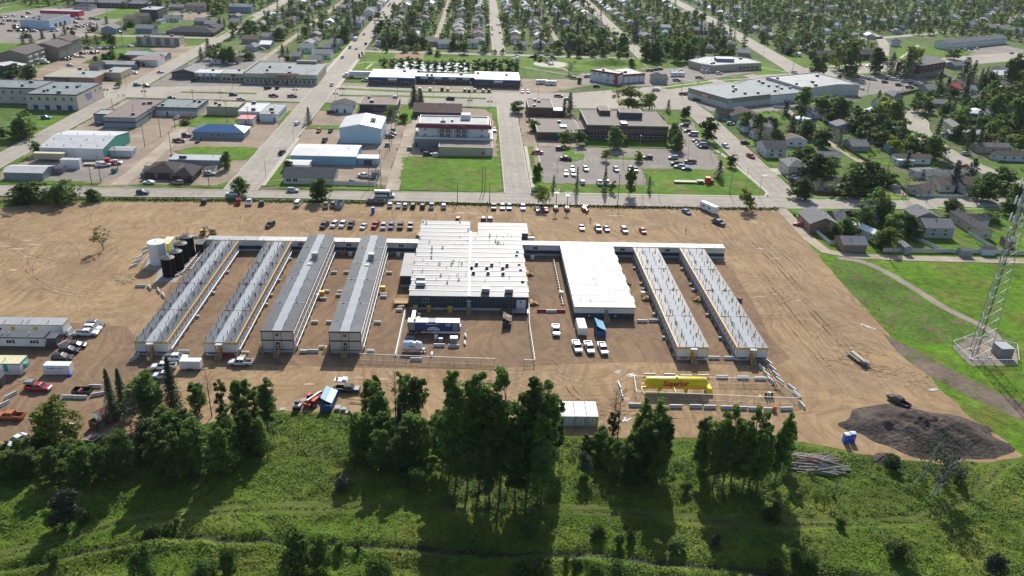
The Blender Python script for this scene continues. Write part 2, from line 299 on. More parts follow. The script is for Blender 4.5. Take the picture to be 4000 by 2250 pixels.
CARS=[(k.split()[0],v[i],v[i+1],v[i+2],k.split()[1]) for k,v in {"suv k":[-101.2,300.2,100,-23.2,299.8,90,-71.5,276.4,255,-100.8,185.9,3,-101,182.4,3,-137,393.8,0,-71.6,408.4,270,-41.7,400.6,0,40.7,385,0,71.1,352.5,270,112.4,438.1,180,130.8,453.9,0,135.4,403.9,0,196.8,494,0,147.6,301.5,110,-350.6,778.1,90,-339.3,782.1,90,-330.5,746.5,0,-333.1,718.6,0,-274.3,817.6,90,-264.8,839,90,-288.7,707.7,0,-294.9,710.4,0,-281.3,627.1,180,-268.5,627.6,180,-264.9,630,180,-274.8,605.7,0,-268.9,608.8,0,-219.8,569.3,90,-218.3,527.3,0,-87.9,683.9,90,-124.4,505.6,45,-119,506.9,90,-4,512.6,90,8.1,514.1,90,41.7,643.1,180,77.8,537.6,0,128.5,602.6,10,132.7,605.9,10,134.5,502.9,350,276.8,597.1,330,286.7,579.1,0,292.1,569.4,0,304.9,576.6,330,314.1,576.8,330],
"pickup r":[-88.7,300.5,100,-34.9,278.3,262,-100.1,168.3,355,29.1,377.6,0,130.9,379.4,280],
"pickup w":[-84.6,300.3,100,-100.4,195.1,0,-73.6,182.7,0,-75.1,178.5,183,-57.2,180.8,178,22.8,199.7,271,27.6,190.6,271,30.8,190.2,271,34.3,189.7,271,-152.2,347.1,0,-155.5,343.1,20,-46.2,335.9,160,52.4,332.7,90,55.6,332.9,90,260.9,493.8,0,139.9,346,0,-88.8,520.6,90,232.1,607.1,300,194.7,505.6,0],
"suv n":[-79.9,299.7,100,-19.5,299.6,90,-126.9,308.7,0,-21.4,370.5,0,80.3,373.2,180,-139.3,485.5,0],
"van w":[-66.3,299.6,90,112.5,418.5,180],
"pickup t":[-55.7,298.4,100],
"pickup g":[-53.1,299,100,7.5,300.2,270,-22.5,377.1,0,-342.1,781.5,90],
"suv w":[-31.8,300.2,90,-11.6,300,90,18.7,300,270,-49.4,278,262,-46.5,278.1,262,-100,197.9,0,-73.9,174.3,183,-93.4,309.2,180,-90.5,421.8,80,43,352,270,39.5,345.1,270,42.6,344.6,270,48.9,352.4,280,45.1,333.1,90,123.5,396.4,285,-403.8,755.7,90,-397.8,757.1,90,-400,851.6,90,-352.3,700.3,0,-354.2,780.7,90,-347.8,778.8,90,-273.7,842.2,90,-255.2,640.9,0,-224,522.7,0,-95.8,966.2,85,-95.5,947,85,-95.9,889.1,265,-92.6,847.5,90,-95.7,854.4,90,-65.3,672.9,90,1.7,657.8,180,-70.5,537.3,180,-34.3,514.1,90,-28,514,90,-0.6,514.8,90,4.5,513.9,90,-17.2,514.7,90,30.3,645.7,180,29.9,636.8,180,29.5,630.2,180,123.2,694.8,280,28.6,514.5,270,32.1,515,270,140.1,594.7,10,144.2,595.3,10,146.7,600.2,10,173.2,595.6,350,255.9,830.5,10,278.3,595.4,330,279.5,593,330,297.3,590.6,330,282.8,587.6,330,299.5,589.8,330,302.2,583.3,0,308.4,584.9,0,311.2,577.5,0,310.9,572.5,0,427.1,850.4,30,433.9,853.9,30,435.6,745.6,30,451.9,755.1,30,530.6,838.2,30],
"sedan w":[-28.6,300,90,-38.9,276.9,262,-95,147.8,245,-87.1,151.7,250,-129.1,321.4,180,-152.3,429.8,90,9.8,418.1,270,218.2,423.5,0,-410.9,786.1,0,-383,822.6,0,-380.8,824.7,0,-377.3,827.1,0,-279,627.5,180,-273.1,627.7,180,-274.2,610.1,0,-270.5,594.1,0,-165.3,581.5,0,-91.9,658.6,85,-77.2,658.3,0,13.8,805.3,90,14.3,788.7,90,13.5,757.1,90,303.2,644.1,10,259,552.8,90],
"suv s":[-26,299.7,90,10.8,300,270,-32,276.9,268,5.9,286.6,90,54.1,277.6,275,-109.1,334.5,0,-71.2,314.9,0,62.4,352.6,280,92.4,373.8,180,92.2,359.4,180,139.1,452.4,0,139.2,443.8,0,250.8,429.1,0,243,392.3,0,-336.7,780,90,-132,473.1,30,-160.4,645.2,0,-118.6,522.9,20,-6.7,514,90,131.9,733.5,280,162.8,601,20,175.9,661.8,20,280.6,589.5,330],
"pickup s":[-16.1,299.8,90,-22.5,278.1,268,44.7,279.2,272,172.8,302.2,90,-330.3,740.3,0,-328.8,751.3,0,-275.8,594,0,-217,541.6,0,115,530.4,20,142.2,586.7,10,126.9,587.2,10,164.4,597.4,10],
"suv b":[13.4,300.1,270,-29.3,277.4,265,-214.9,421.2,0,-200.6,505.2,5,-97.5,662.4,265,443.5,749.2,30],
"sedan s":[24.2,298.5,280,38.9,279.7,275,-41,406.4,0,29.4,443.6,180,-264.3,561.5,0,-201.1,546.2,0,51.2,665.3,0,67.4,665.7,0,76.5,669.6,0,54.7,496.3,0,267.7,573.1,330],
"sedan r":[27.1,298.6,100,60.8,277.6,275,230.6,371.3,160,121.5,287.1,150,-269.1,725,0],
"pickup n":[-52.7,277,262,91,287.3,300,91.9,364.1,180,223.8,366.7,0,256,695.1,90],
"pickup k":[-43.5,278.3,265,-26.1,278,268,-29.1,168.8,355,102.4,165.6,118,-71.5,390.5,265,-86.7,367.7,80,41.5,368.2,170,99.1,367.8,180,140.1,348.5,0,139,340.6,0,138.3,336.6,0,144.3,300.6,110,-379.3,725.3,0,-372.9,713.1,0,-363.5,699.6,0,-360,700.3,0,-332,730.7,0,-330.2,734.2,0,-329.8,718.1,0,-276.5,581.3,0,-276,585.3,0,-173.4,523.3,90,-127,522.7,40,-116.2,484.7,0,-105.6,484.9,0,-20.7,514.9,90,65.9,563.2,350,50.3,504.2,350,154.3,576.5,340,136,564.5,340,130.4,520.2,0,133.9,521.6,0,295.7,591.9,0,296.2,561.8,0],
"suv r":[-5.7,286,90,3.5,286.5,90,29.4,439.1,180],
"sedan b":[47.8,278.9,275,81.6,299,290,94.7,356.2,180,-95.7,733.5,265,-96.8,618.4,265],
"suv g":[-100.2,200.2,0,69,353.8,270,-415.2,776.7,0,-415.5,773.1,0,-399.5,754.7,90,-393.2,753.6,90,-414.1,780.4,90,-363.8,712.1,0,-354,699.9,0,-367,711.4,0,-223.4,519,0,191.2,505.2,0,198.7,508.1,0],
"sedan k":[-100.2,188.7,3,111.5,426,180,111.3,406.6,180,-395.1,735.3,0,-370.7,699.2,0,-368.6,813.2,0,-365.4,814,0,20.8,767.8,90,260.1,700.7,90],
"pickup o":[-100.7,156.6,175],
"pickup m":[-137.4,384.1,0,-139.2,524.2,60,76.1,570.2,20,123.9,599.2,10],
"sedan n":[-129,384.9,270,112.1,394.5,180,-170.3,473.8,0],
"suv t":[-117.9,321.7,180],
"suv m":[-77.7,448.4,10,-406.5,803.9,0,-398.9,779.2,0,-343.2,754.5,0,-267.8,612,0,-194.4,503,350,-121.9,522.4,60,-115.5,522.4,60,271.7,619.6,10],
"suv o":[-77.2,407.9,270],
"sedan g":[-50.2,327.8,180,-62.6,524.1,0,471.1,733.9,200],
"van s":[112.2,401.9,180,111.8,397.2,180,-223.7,526.6,0,324.6,657,10,306,597.4,330],
"sedan e":[-334.4,780.5,90],
"suv e":[-281.5,841.8,180],
"van k":[-14.9,488.7,180],
"sedan t":[306,573.3,0]}.items() for i in range(0,len(v),3)]
TREES=[(k,*v[i:i+4]) for k,v in {"dec":[-89.7,310.4,7.5,7.4,-58.9,306.6,10.3,7.9,62.6,318.8,12.3,5.4,26,327.8,11,5.2,74.9,367.4,5.6,4.4,116.7,362.9,6,5.4,67.1,389,10.7,9.9,97.2,389.4,9.4,7.7,97.2,398.8,11.9,7.8,117.1,408.1,12.2,10,117,454.7,7.8,7.5,24,459.2,7.7,7.9,31.5,420.1,6.2,8.2,43.5,394.2,7.8,7.3,51.3,394.9,7.9,7,-188.9,356.9,7,6.2,-208.2,386.6,12.4,12.1,-216.3,382.3,5.9,4.7,-162.8,296.7,9.1,17.5,-150.9,297.4,9.5,11.1,-141.3,300.2,5.4,5.9,-104.8,343.6,7.8,5.7,-78.8,342.6,4.3,5.7,-162.8,359,5.3,6.9,-284,526.6,8.3,11.2,-269.4,516,9.4,9.5,-44.4,438.2,8,7.6,153.7,294.5,13.5,11.2,188.4,300.8,8.2,8.4,143.5,283.4,10.6,9.4,136.4,279,7.7,7.5,154.7,279.9,9.3,7.6,158.8,276.1,10,8.6,145.4,267.8,9,8.4,130.2,274.7,6.1,5.7,211.4,304.4,6.7,7.9,199.3,294.7,5.2,9.2,158.1,325.8,14.6,18.1,148.9,344.3,13.4,17.3,165.4,328.9,14.7,13.3,132.9,319.1,10.1,9.7,151.3,365.5,12.2,12.8,157.9,353.7,9.2,10.7,179.9,337.9,6.8,8.6,222.9,384.2,11.8,13.4,216.1,390.6,11.9,13.6,218.7,413.1,12.4,12.3,211.4,420.4,12.6,14.5,205.4,436.5,12.9,15,205.2,463.6,13.6,13.6,199.4,472.8,12.6,13.8,173.4,421,9.4,12.4,174.5,401.7,10.1,9.9,228.1,335.5,11.5,12,212.7,324,12.1,13.2,222.5,314.5,11,9.7,300.7,445.4,22,24.1,323.9,507.2,18.4,24.7,374.7,575,24.5,22.2,-57.6,787.1,17.2,21.6,269.9,604.4,26.6,25.8,245,593.4,18,19.8,295.7,615.8,18.7,17.6,396.9,692,9.6,19.8,-183,599.2,10.8,7.6,-174.6,588.7,13.6,10.9,-168.5,585.8,13.2,8.1,-161.3,602.7,7.5,10.4,-274,528,6.6,8.5,-279.6,517.7,5.3,7.2,-270.9,645.1,10,7.4,-285.8,671.6,5.9,6.9,-345,670.4,4.4,8.4,-316.6,686.5,4.1,6.2,-311.6,709.5,5.4,7.2,-292.8,743,6.5,7.6,-278.1,749.3,4.9,6.8,-289.8,719.7,3.5,4.9,-186.8,717.7,11.8,9.8,-248.2,828.1,6.3,12.2,-271.2,878.2,10.3,19.8,-320.4,891.1,4.8,12,-250.2,592.4,6,8.2,-253.1,588,4,5.4,-241.9,589.8,4.6,7.5,-237.5,590.5,2.7,4.1,-256.9,583.5,3.3,4,-219.5,559.5,5.7,4.5,-24.1,684.5,5,7.1,-9.3,653.5,10.3,9.9,-28.7,636.8,5.1,4.4,-83.4,625.7,4.3,1.5,-84.7,619.1,4.2,1.4,-68.2,648.1,5.8,3,-131.5,597.4,5.4,9,-81.8,732.9,13,10.9,-109,602.9,5.1,4.2,79.1,652.2,8.6,7.3,90.4,656.3,6.4,6.2,98.7,657.7,6.8,8.5,71.1,653.2,5.2,5,108.8,650.3,6,5,116.7,656.1,4.5,4.2,103.8,707.4,17.5,18.9,78.3,735.3,14,11.1,113.7,613,7.8,5.8,133.7,641.1,16.8,12.8,129.1,649.1,14.8,11.4,150.6,670.9,13.8,12.6,151.9,644,17.7,11.3,160.7,645.3,16.3,11.4,168.5,655.4,18.7,11.5,163,673,15.3,11.8,141.1,651,14.9,11.5,235.7,894.9,9.9,11.4,-70,154.7,13.1,7.1,-60.9,159.5,7.8,4.9,-50.1,154.5,12,5,-43.9,152.3,13.1,4.9,-91.3,143,4.7,4,-94.3,141,5.1,3.6,-87.4,142.4,5.6,4.8,-81.3,141.1,5.6,6,-76.6,139.2,6,6,-87.3,137.2,6.2,5.5,-81.2,134.7,8.5,5.8,-76,134.1,8.5,6.2,-72.1,135.4,8.5,6.2,-90.9,136.5,6,5.1,-63.5,146,9.9,6.8,-58.8,145.3,9.4,6.2,-66.2,143.2,9.3,5.7,-68.8,136.7,10.7,5.9,-61.2,137.3,11.4,6.5,-54.8,138.7,12,6.5,-50,141.3,11.6,6,-46.1,143.4,10.8,5.3,-57.7,135.5,10.4,5.8,-49.3,136.8,11.9,5.9,-44.4,144.8,8.4,4.9,-21.9,155.2,12.8,5,-14.9,158.1,11.7,5.8,-12.2,158.5,10.7,5.3,-19.6,150.7,13.6,4.7,-20.4,144.3,10.9,5.8,-16.7,142.9,10.8,5.3,-12.4,143,11.3,5.7,-9.1,142.3,10.8,4.9,-18.4,138.9,10.7,5.2,-13.7,138.3,10.4,5.6,-24,143.6,10.8,3.7,-5.6,139.7,14.1,5.2,-2.8,133.3,27.4,7.3,1.7,132.1,28.4,7.6,5.8,130.9,28.3,7.5,-0.6,130.9,24,7.2,3.8,128.5,24.5,6.7,-4.1,135.2,17,5.9,11.3,132.1,26.2,7.3,14.4,134,24.6,6.4,17.7,141.9,15.4,4.1,8.8,127.9,22.8,6.2,13.2,128.5,21.1,6.2,31.2,151.3,6.5,2.4,27.1,143.3,8.1,4.2,28.6,140.6,8.5,4.1,24.6,144,5.3,3.4,35.1,142,16.2,4.3,38.2,139.3,18,5.5,35.6,136.7,14.3,5.4,39.4,138,14.2,3.6,32.7,137.3,11,4.4,30.2,137.3,8.9,4,37.7,134.8,11.6,5.2,32.5,134.1,9.7,5.2,47.1,137.4,15.1,4.4,48.7,132.9,18.5,4.5,50.8,133.3,19,4.9,54.1,131.1,20.2,5,57.3,131.7,19.9,4.3,61.9,134.3,18,4.6,53.1,134.8,16.4,6,56.6,134.2,15,6,66.2,140.9,10,3.3],
"spr":[-85.4,425.4,8.8,3.7,32.3,324.1,6.9,2.3,41.3,320,11.7,2.6,53.1,322.8,11.4,3.2,71.8,324.5,7.1,2.3,106.2,344.2,8.9,4.5,51.6,452.6,14.6,6.5,48.1,447.6,11.9,4.7,110.4,471.3,7.7,3.6,-312.1,647,8,5.9,-286.4,624.1,8.3,5.1,-294.4,660,6.7,5.4,-35,475.5,10.1,5,-31,475.9,8.3,4.1,206.7,336.9,13.3,10.3,219.8,346.2,11.8,8.8,201.9,369.3,8.6,6.7,169.1,433.1,9.6,6.4,178.7,470.6,9.2,6.9,314.5,547.6,11.8,10.6,319.5,567.9,12.2,11,308.3,594.7,22.3,11.4,308.6,617.7,15.9,11.8,256.9,522.4,6.3,6.6,341.7,577.7,20.5,13.9,-189.7,594.2,9.7,5.5,-190.8,614.4,12.7,6.4,-318.3,756.3,7,5.1,-324.3,690.3,8.3,7,-331.2,668,7.3,6.8,-329,646.3,7.1,6.6,-332.5,640.9,6.4,6.6,-314.1,726.3,4.7,4.9,-222.7,758.1,9.1,5.2,-219.1,758.9,7.5,4.3,-35.6,482.7,10,7.4,-32.2,483.1,8,5.2,-106,646.3,13.7,6,-105.5,716.9,21.3,12.3,-102.2,728.8,20.8,9.2,-140.3,622.8,8.4,6.5,-128.4,620.5,6.3,4.3,-138.6,631.8,5,2.9,86.9,742.6,16.6,15.5,161.7,712.5,16.9,10.8,171.2,724.8,15.5,10.1,137.2,746.4,20,8.7,140.9,752.9,19.3,7.9,158,768,12.9,8,179.7,675.7,13.9,7.1,225.6,793.6,21.3,13.8,214.4,845.1,19.7,8.8,-78.4,156.5,13.3,4.1,-76.1,156.9,13.2,3.7,-66.3,159.4,14.7,5.3,-14.9,146.4,11.5,4.2],
"yel":[26.5,304.1,9.3,6.1,106.3,304.5,9,5.9,60.3,368.2,6.2,4.4,88.1,475.9,14.3,15.1,99.5,472.1,12.3,10.9,205.7,389.8,9.9,7.8,263,409.2,8.3,10.2,273.7,628.7,27.5,23.8,320.8,611.6,32.6,23.3,56.2,322,5.6,3.2,-286.7,642.2,6.4,10.3,-280,643.4,7.8,6.6,-227.9,810.9,4,8.3,-249.9,850.9,10.1,15.4,-293.1,898.4,8.6,16.2,-305.9,895,7.6,14.1,-213.7,588.4,5,4.1,-209.1,500.1,4.6,4.7,-54.7,650.4,5.9,6,-45.5,652,7,6.4,-35.9,655.9,6.9,6.5,-72.4,675.9,7.4,7,-55.9,694.1,5.4,6.4,6.3,656.1,6.7,6.9,13.9,655.1,4.1,3.8,20.1,656.1,4.8,3.8,-175.7,830.4,9.9,17,-82.8,726.9,9.7,8.4,-94.5,834.6,8.2,7.6,-54.5,715.7,9.6,9.9,-82.4,762.7,7.6,10.5,33.9,670.2,9.1,6.2,55,659.7,6.4,7.3,63.7,661.1,6,6.6,68.7,691,5.9,7.2,76.6,692.3,4.7,7.3,84.5,693.7,6.1,8.1,99.2,691.3,6.7,8.9,106.7,692.6,8.2,11.3,47.8,627.6,4.3,5.9,52.2,622,3.2,3.7,-86,145.8,11.8,8.6],
"red":[156.5,299.1,7.6,7.7,-35.4,644.6,3.7,3.7,45.4,635.7,5.8,5.2,57.9,637.7,4.4,4.5],
"pop":[-63,582.8,8.3,6.1,-57.4,583.6,7.5,5.5,-51.3,580.8,8.8,6.1,-45.2,579.8,9.6,6.1,-38.9,577.1,9.5,6.1,-32.4,576.2,8.7,6.1,-27.3,575.1,8.9,6.1,-22.3,574.8,9.1,5.4,-15.8,573.2,10.5,6.7,-9.7,572.9,10.1,6.7,-5.4,572.8,9.2,4.7,0.7,573,11,6.7,6.1,572.7,10.9,6.1,11.5,573.5,11.6,6.1,16.6,573.1,11.1,6.1,22,573.1,11.2,6.1,26.1,563.1,12.4,9.9,-54.5,156,11.7,3,-47,154.2,10.9,3.2],
"bir":[64.1,579.1,10.1,6.8,91,134.2,15.8,3.2,94.8,132,10.8,5.2,97,136.8,6.8,2.1,93.4,131.6,11.9,4.4,100.9,134.9,4.3,2.5],
"bush":[68,548.5,4.5,3.3,260.2,593.7,2.8,2.1,-144.4,416.4,3,4.5,-37.8,432.2,5,4.2,48,139.4,3.5,2.5,-70.8,123.5,3,2.4,-70.9,111.9,3.3,2.9,-55.2,110,6.8,4.4,-57.6,119.8,2.5,2.9,-54.8,119.8,2.5,2.5,-44.9,109.5,4,4.4,-41.1,110,6.2,4.1,-53.5,121.7,2.3,1.6,-29.1,110,9.6,7.1,-25.6,111.6,6.9,3.1,-22.8,114.8,1.8,1.8,-10.1,132.4,5.3,4.3,-15.7,107.6,6.6,4.4,10.8,118.8,3.9,4,23.6,119.6,2.8,3.1,27.4,116.8,2.8,2,29.7,118.3,2.3,2,21.6,108.4,5.1,3.4,25.7,109.1,4.5,3.4,18.6,108.9,4.5,2.4,9.2,108,5.1,5.1,12.3,108.9,4.5,3.8,37.9,116.8,2.3,4.7,17.1,111.8,2.1,1.6,43,132,2.5,2.4,70.7,122.2,2.4,2.1,61.1,111.5,4.1,3.5,57.9,123.3,4.8,3,89.4,140.4,3.6,3.8,101,135.8,3.5,3.3,58.3,112.2,4.1,3.2,78.2,114.2,3.3,4.7,54,110.3,4.6,3.8,2.4,115.2,2.3,2.8],
"dead":[93,135.1,4,2.5,64.9,134,4.5,1.2,73,130.9,6.6,1.2,-57.7,157.9,11.5,2.6,-17,157.7,12.4,2.9,31.8,153.6,11.1,2,32.3,150.9,12.5,2.2],
"deadspr":[-68.9,141.2,18.4,6.5],
"will":[-73.6,123.3,8.2,6.9,-19.8,114.5,1.6,1.2,-25.2,132.9,3.6,3.5,35.9,138.4,3.8,3.1,23.3,136.7,6.2,3.2,45.1,116.8,3,2.5,93.8,109.2,5.5,3.9],
"lone":[-119.2,252.8,8.6,9.6]}.items() for i in range(0,len(v),4)]
HOUSES=[(127.8,286.3,10.3,12.4,0,3.6,"gy","rg","brick","brick house with grey roof beside the dirt lot"),
(136.2,289.2,3.9,10.1,0,3.4,"gx","rg","brick","low grey roofed wing with brick wall next to the brick house"),
(131.9,265.7,8.2,8,0,2.9,"gx","rg","brick","brick garage with white door at the bend of the back lane"),
(140.7,281.2,4.1,18.8,24,3.2,"gy","rw","white","long white mobile home with white roof beside the poplar"),
(149.3,290.1,4.1,6,0,2.8,"gx","rd","white","small dark roofed shed beside the white mobile home"),
(169.3,281.2,10.7,9.4,0,4.6,"gx","rg","grey","grey two level house with balcony over the fenced lawn"),
(170.1,292.1,9.1,9,0,4.2,"gy","rg","grey","rear wing of the grey two level house"),
(186.7,286.9,4.7,21.2,0,3.4,"gy","rd","cream","long dark roofed mobile home standing end on to the lane"),
(179.3,262.4,4.8,3,0,2.4,"gx","rb","white","white garden shed with brown roof inside the white fence"),
(170.3,260.5,4.1,3,0,2.2,"gx","rg","grey","grey garden shed at the corner of the white fence"),
(150.1,263.4,2.4,5.8,0,2.6,"gy","rg","grey","grey shed under the trees by the back lane"),
(190.8,269.3,3.5,4.7,-10,2.8,"gx","rg","brick","brick garage behind the lattice tower"),
(191.6,292.2,7.5,5.8,0,3,"gx","rd","white","dark roofed house behind the end on mobile home"),
(154.2,330,22.5,5.6,0,3.2,"gx","rb","cream","long cream mobile home with brown roof inside a red fence"),
(157.4,334.3,6.7,7,0,3.4,"gx","rb","cream","brown roofed addition behind the cream mobile home"),
(142.7,355.1,9.2,12.4,0,5.2,"hip","rg","cream","grey hip roofed house beside the three parked trucks"),
(142.7,386.1,10,18.7,0,5,"gx","rd","white","white two storey house with dark roof beside the bare tree"),
(190.2,399.6,8.5,10.3,0,2.8,"gx","rg","grey","grey double garage on the open lawn"),
(194.3,468.8,9,9.9,0,3,"gx","rg","white","grey roofed mobile home under the trees behind the lane"),
(186.6,420.1,4.1,9.5,0,3,"gx","rb","white","white hut with brown roof between poplars"),
(209.7,395.8,11.5,6.6,0,3.2,"gx","rg","blue","blue grey mobile home with deck and barbecue"),
(207.1,376.5,16.7,5.5,0,3.2,"gx","rb","white","white mobile home with brown roof and porch"),
(201.9,373.1,7.6,5.3,0,2.7,"flat","rw","white","white roofed porch on the brown roofed mobile home"),
(259.8,426.7,18.4,6.5,0,3.2,"gx","rw","white","long white trailer home beside the curved street"),
(259.7,400.7,17.2,6.3,0,3.2,"gx","rg","tan","tan mobile home with grey roof by the curved street"),
(261.8,385.9,16.8,5.6,0,3.2,"gx","rb","white","white mobile home with brown roof at the right edge"),
(211.2,351.6,20,4.4,0,3.2,"gx","rg","white","long pale mobile home behind the brown roofed houses"),
(202.4,355,11.2,5.4,12,3,"flat","rg","white","flat grey roofed addition of the pale mobile home"),
(201.7,337.7,6.5,11.6,0,3.2,"gx","rb","cream","cream house with brown roof behind the big bush"),
(211.6,336.6,9.6,9.8,9,3.6,"gx","rb","white","white house with brown roof and timber deck"),
(188.7,329.4,8.8,7.4,29,3,"gx","rb","cream","cream double garage with brown roof"),
(262.2,440.6,5.6,17.6,-10,4,"gy","rg","cream","cream house with grey gable under tall spruces"),
(181.3,452.9,7.5,7.1,33,2.6,"flat","rw","white","white ribbed roof shed behind the long fence"),
(187.7,358.4,0.6,5.5,-25,2.2,"gx","rg","grey","small grey shed in the back yards"),
(168.8,338.2,3.2,3.6,0,2.4,"gx","rw","white","white roofed garden shed behind the red fence"),
(174.3,337.7,4.4,3,0,2.4,"flat","rw","dark","black open shelter behind the red fence"),
(174.3,354,2.7,5,0,2.4,"gx","rg","grey","grey shed by the back lane"),
(268.4,405.4,0.5,3,-20,2,"gx","rg","grey","tiny grey hut by the curved street"),
(149.5,434.1,16.2,12.6,0,3.2,"gx","rg","white","white mobile home with dark grey roof beside the right hand road"),
(146.7,416.8,8.3,7.9,0,3.2,"gx","rb","white","white mobile home with brown roof among bare shrubs"),
(301.2,543.9,10.1,19.7,0,4,"gx","rg","grey","grey house at the edge of the mall car park"),
(321.7,555,7.1,20.6,0,3,"gx","rred","white","white cottage with red roof"),
(337.3,569,10.9,16.7,0,3,"gx","rb","cream","brown roofed bungalow beside the red roofed cottage"),
(331.6,551.8,6.4,12.7,-7,3,"gx","rg","white","white bungalow by the yellow bush"),
(389.6,614.2,15,16,15,3,"gx","rw","white","white bungalow with bay window"),
(408.2,635.6,23.3,9.9,24,3.4,"gx","rg","white","pale house with grey roof near the right edge"),
(375.8,649.8,13.6,9.6,18,3,"gx","rg","blue","blue grey mobile home behind the big spruce"),
(266.8,523.1,5.7,15.2,0,3.2,"hip","rg","tan","tan hip roofed house behind the mall car park fence"),
(-375.8,849.2,17.2,43.2,0,3.5,"hip","rd","white","white hip roofed building beside the dealership lot"),
(-296.4,756.5,9.1,29.3,-7,6,"gx","rb","tan","tan townhouse block with brown roof"),
(-293.5,773.7,12.3,33.4,0,6,"gx","rb","tan","second tan townhouse block with chimneys"),
(-277,769.9,4.8,12.4,0,2.8,"flat","rg","white","white lean to beside the white garage house"),
(-271.7,786,13.9,14.7,0,3,"gx","rg","white","low white house with grey roof by the dark apartment block"),
(-270.4,717.3,13.4,26,0,3.6,"gx","rg","blue","slate blue bungalow beside the white fence"),
(-294.6,707.4,11.7,23,0,4.5,"gy","rg","blue","slate blue gabled house with white windows"),
(-273.4,861.2,17.5,42.5,10,6,"gx","rb","tan","tan two storey apartment house with brown roof"),
(-293.4,866.9,13.8,17.8,0,3,"gx","rg","tan","tan bungalow beside the tan apartment house"),
(-230.8,864.3,21.6,30.8,0,6,"gx","rg","blue","blue and white two storey row houses"),
(-220.7,805.4,6.9,52.4,0,4,"gy","rg","blue","long pale roofed row house running down the street"),
(-213.3,774.6,8,25.6,0,3.2,"gx","rg","tan","small grey roofed row house beside its lawn strips"),
(-242,771.8,10.3,25.1,0,3.2,"gx","rg","tan","pale roofed bungalow beside the alley"),
(-228.7,757.3,10.3,28,0,3.2,"gx","rg","grey","grey bungalow behind the dark hip roofed block"),
(-243.2,553.8,5.8,13.7,0,2.8,"gx","rb","grey","weathered grey hut beside the long low shed"),
(-177.3,586.2,7.4,4.1,0,2.6,"flat","rw","white","white site shack under the spruces"),
(-165.8,588.7,7.8,8.6,0,2.6,"gx","rb","tan","brown shack beside the white car"),
(-175.9,678,12.5,34.2,0,3.4,"gx","rb","tan","brown roofed house at the street corner"),
(-166.1,641.9,7.4,35.9,-7,3.4,"hip","rg","grey","grey hip roofed house behind the brown roofed one"),
(-355.8,872.9,72.5,30.1,0,5,"gx","rg","dark","long dark warehouse across the top left of the town"),
(-110.2,620.7,11.6,25.3,0,3.4,"gx","rg","white","white house with grey roof beside the main street spruce"),
(-110.2,649.2,10.2,34.3,0,3.4,"gx","rg","grey","grey roofed house second up the main street"),
(-109.4,671.8,7.8,28.7,-8,3.4,"gx","rg","grey","grey roofed house third up the main street"),
(-111.9,596.5,9.4,22.8,0,3.2,"gx","rg","tan","tan house behind the green trimmed mall"),
(-127.1,609.5,6.1,21.3,0,3.2,"gx","rg","grey","grey garage beside the twin spruces"),
(-125.7,641.6,9.2,20.4,0,4.5,"gx","rg","white","grey two storey house behind the hedges"),
(-105.4,706.7,7,28.4,-11,3.2,"gx","rg","white","white bungalow with pale roof across the big spruce"),
(-115.5,748.8,7,34.3,0,3.2,"gx","rg","tan","tan house behind the parked white camper"),
(-166.7,693.7,7.8,21.3,-21,3.4,"gx","rg","white","white house at the end of the hedged lane"),
(-61.5,687.4,8.9,19.1,0,4.5,"gx","rg","white","pale two storey house facing the park"),
(-38,690.1,14.9,23.4,0,3.8,"gx","rg","tan","long pale bungalow facing the park"),
(-24.8,682.8,10.9,21.3,0,3.6,"gx","rg","white","white bungalow with double garage facing the park"),
(-15.2,682.8,7.8,14.2,0,3.4,"gx","rg","tan","tan bungalow behind the leafy park tree"),
(-2.9,687.3,8.3,18.2,0,4.5,"gx","rg","white","white split level house at the park street corner"),
(-77.6,685.3,3.9,24,0,3.2,"gy","rw","white","narrow white garage at the main street corner"),
(35.2,687.2,9.5,19.7,0,3.4,"gx","rg","white","pale bungalow facing the park"),
(50.8,695.2,9.6,21.1,0,3.4,"gy","rg","white","gabled bungalow with large windows facing the park"),
(62.8,697.6,5.2,19.9,0,3.4,"gy","rd","tan","dark gabled house facing the park"),
(79.3,696.7,13.7,21.4,0,3.6,"gx","rg","blue","blue grey house behind the park maples"),
(92.9,693,5.3,21.6,-18,3.6,"gy","rg","grey","grey gabled house behind the park maples"),
(60.2,911.8,13.5,15.1,0,4.5,"gx","rb","dark","dark house with white windows between lanes"),
(97.6,932.1,10.6,26.2,0,4.5,"gx","rg","white","white flat topped house beyond the round trees"),
(191.5,697.9,7.5,27.9,-9,3.4,"hip","rg","tan","tan hip roofed house beside the civic building"),
(215.2,679.1,9.6,25.5,-13,3.6,"gx","rg","tan","tan house end on to the diagonal road"),
(217.1,724.9,7.8,21,-9,3.4,"hip","rg","tan","tan hip roofed house behind the hedge"),
(220.8,760.2,9.6,33.8,-26,3.6,"gx","rg","tan","grey roofed house beside the diagonal road"),
(195.7,806.3,11,28.1,0,3.6,"gx","rg","grey","grey roofed house behind the birch wood"),
(210.4,805.9,13.7,30.3,-7,3.6,"gx","rg","tan","long low tan house beside the diagonal road"),
(122.2,559.1,9.5,23.3,0,3.4,"gx","rd","grey","dark grey garage building between hall and car park")]
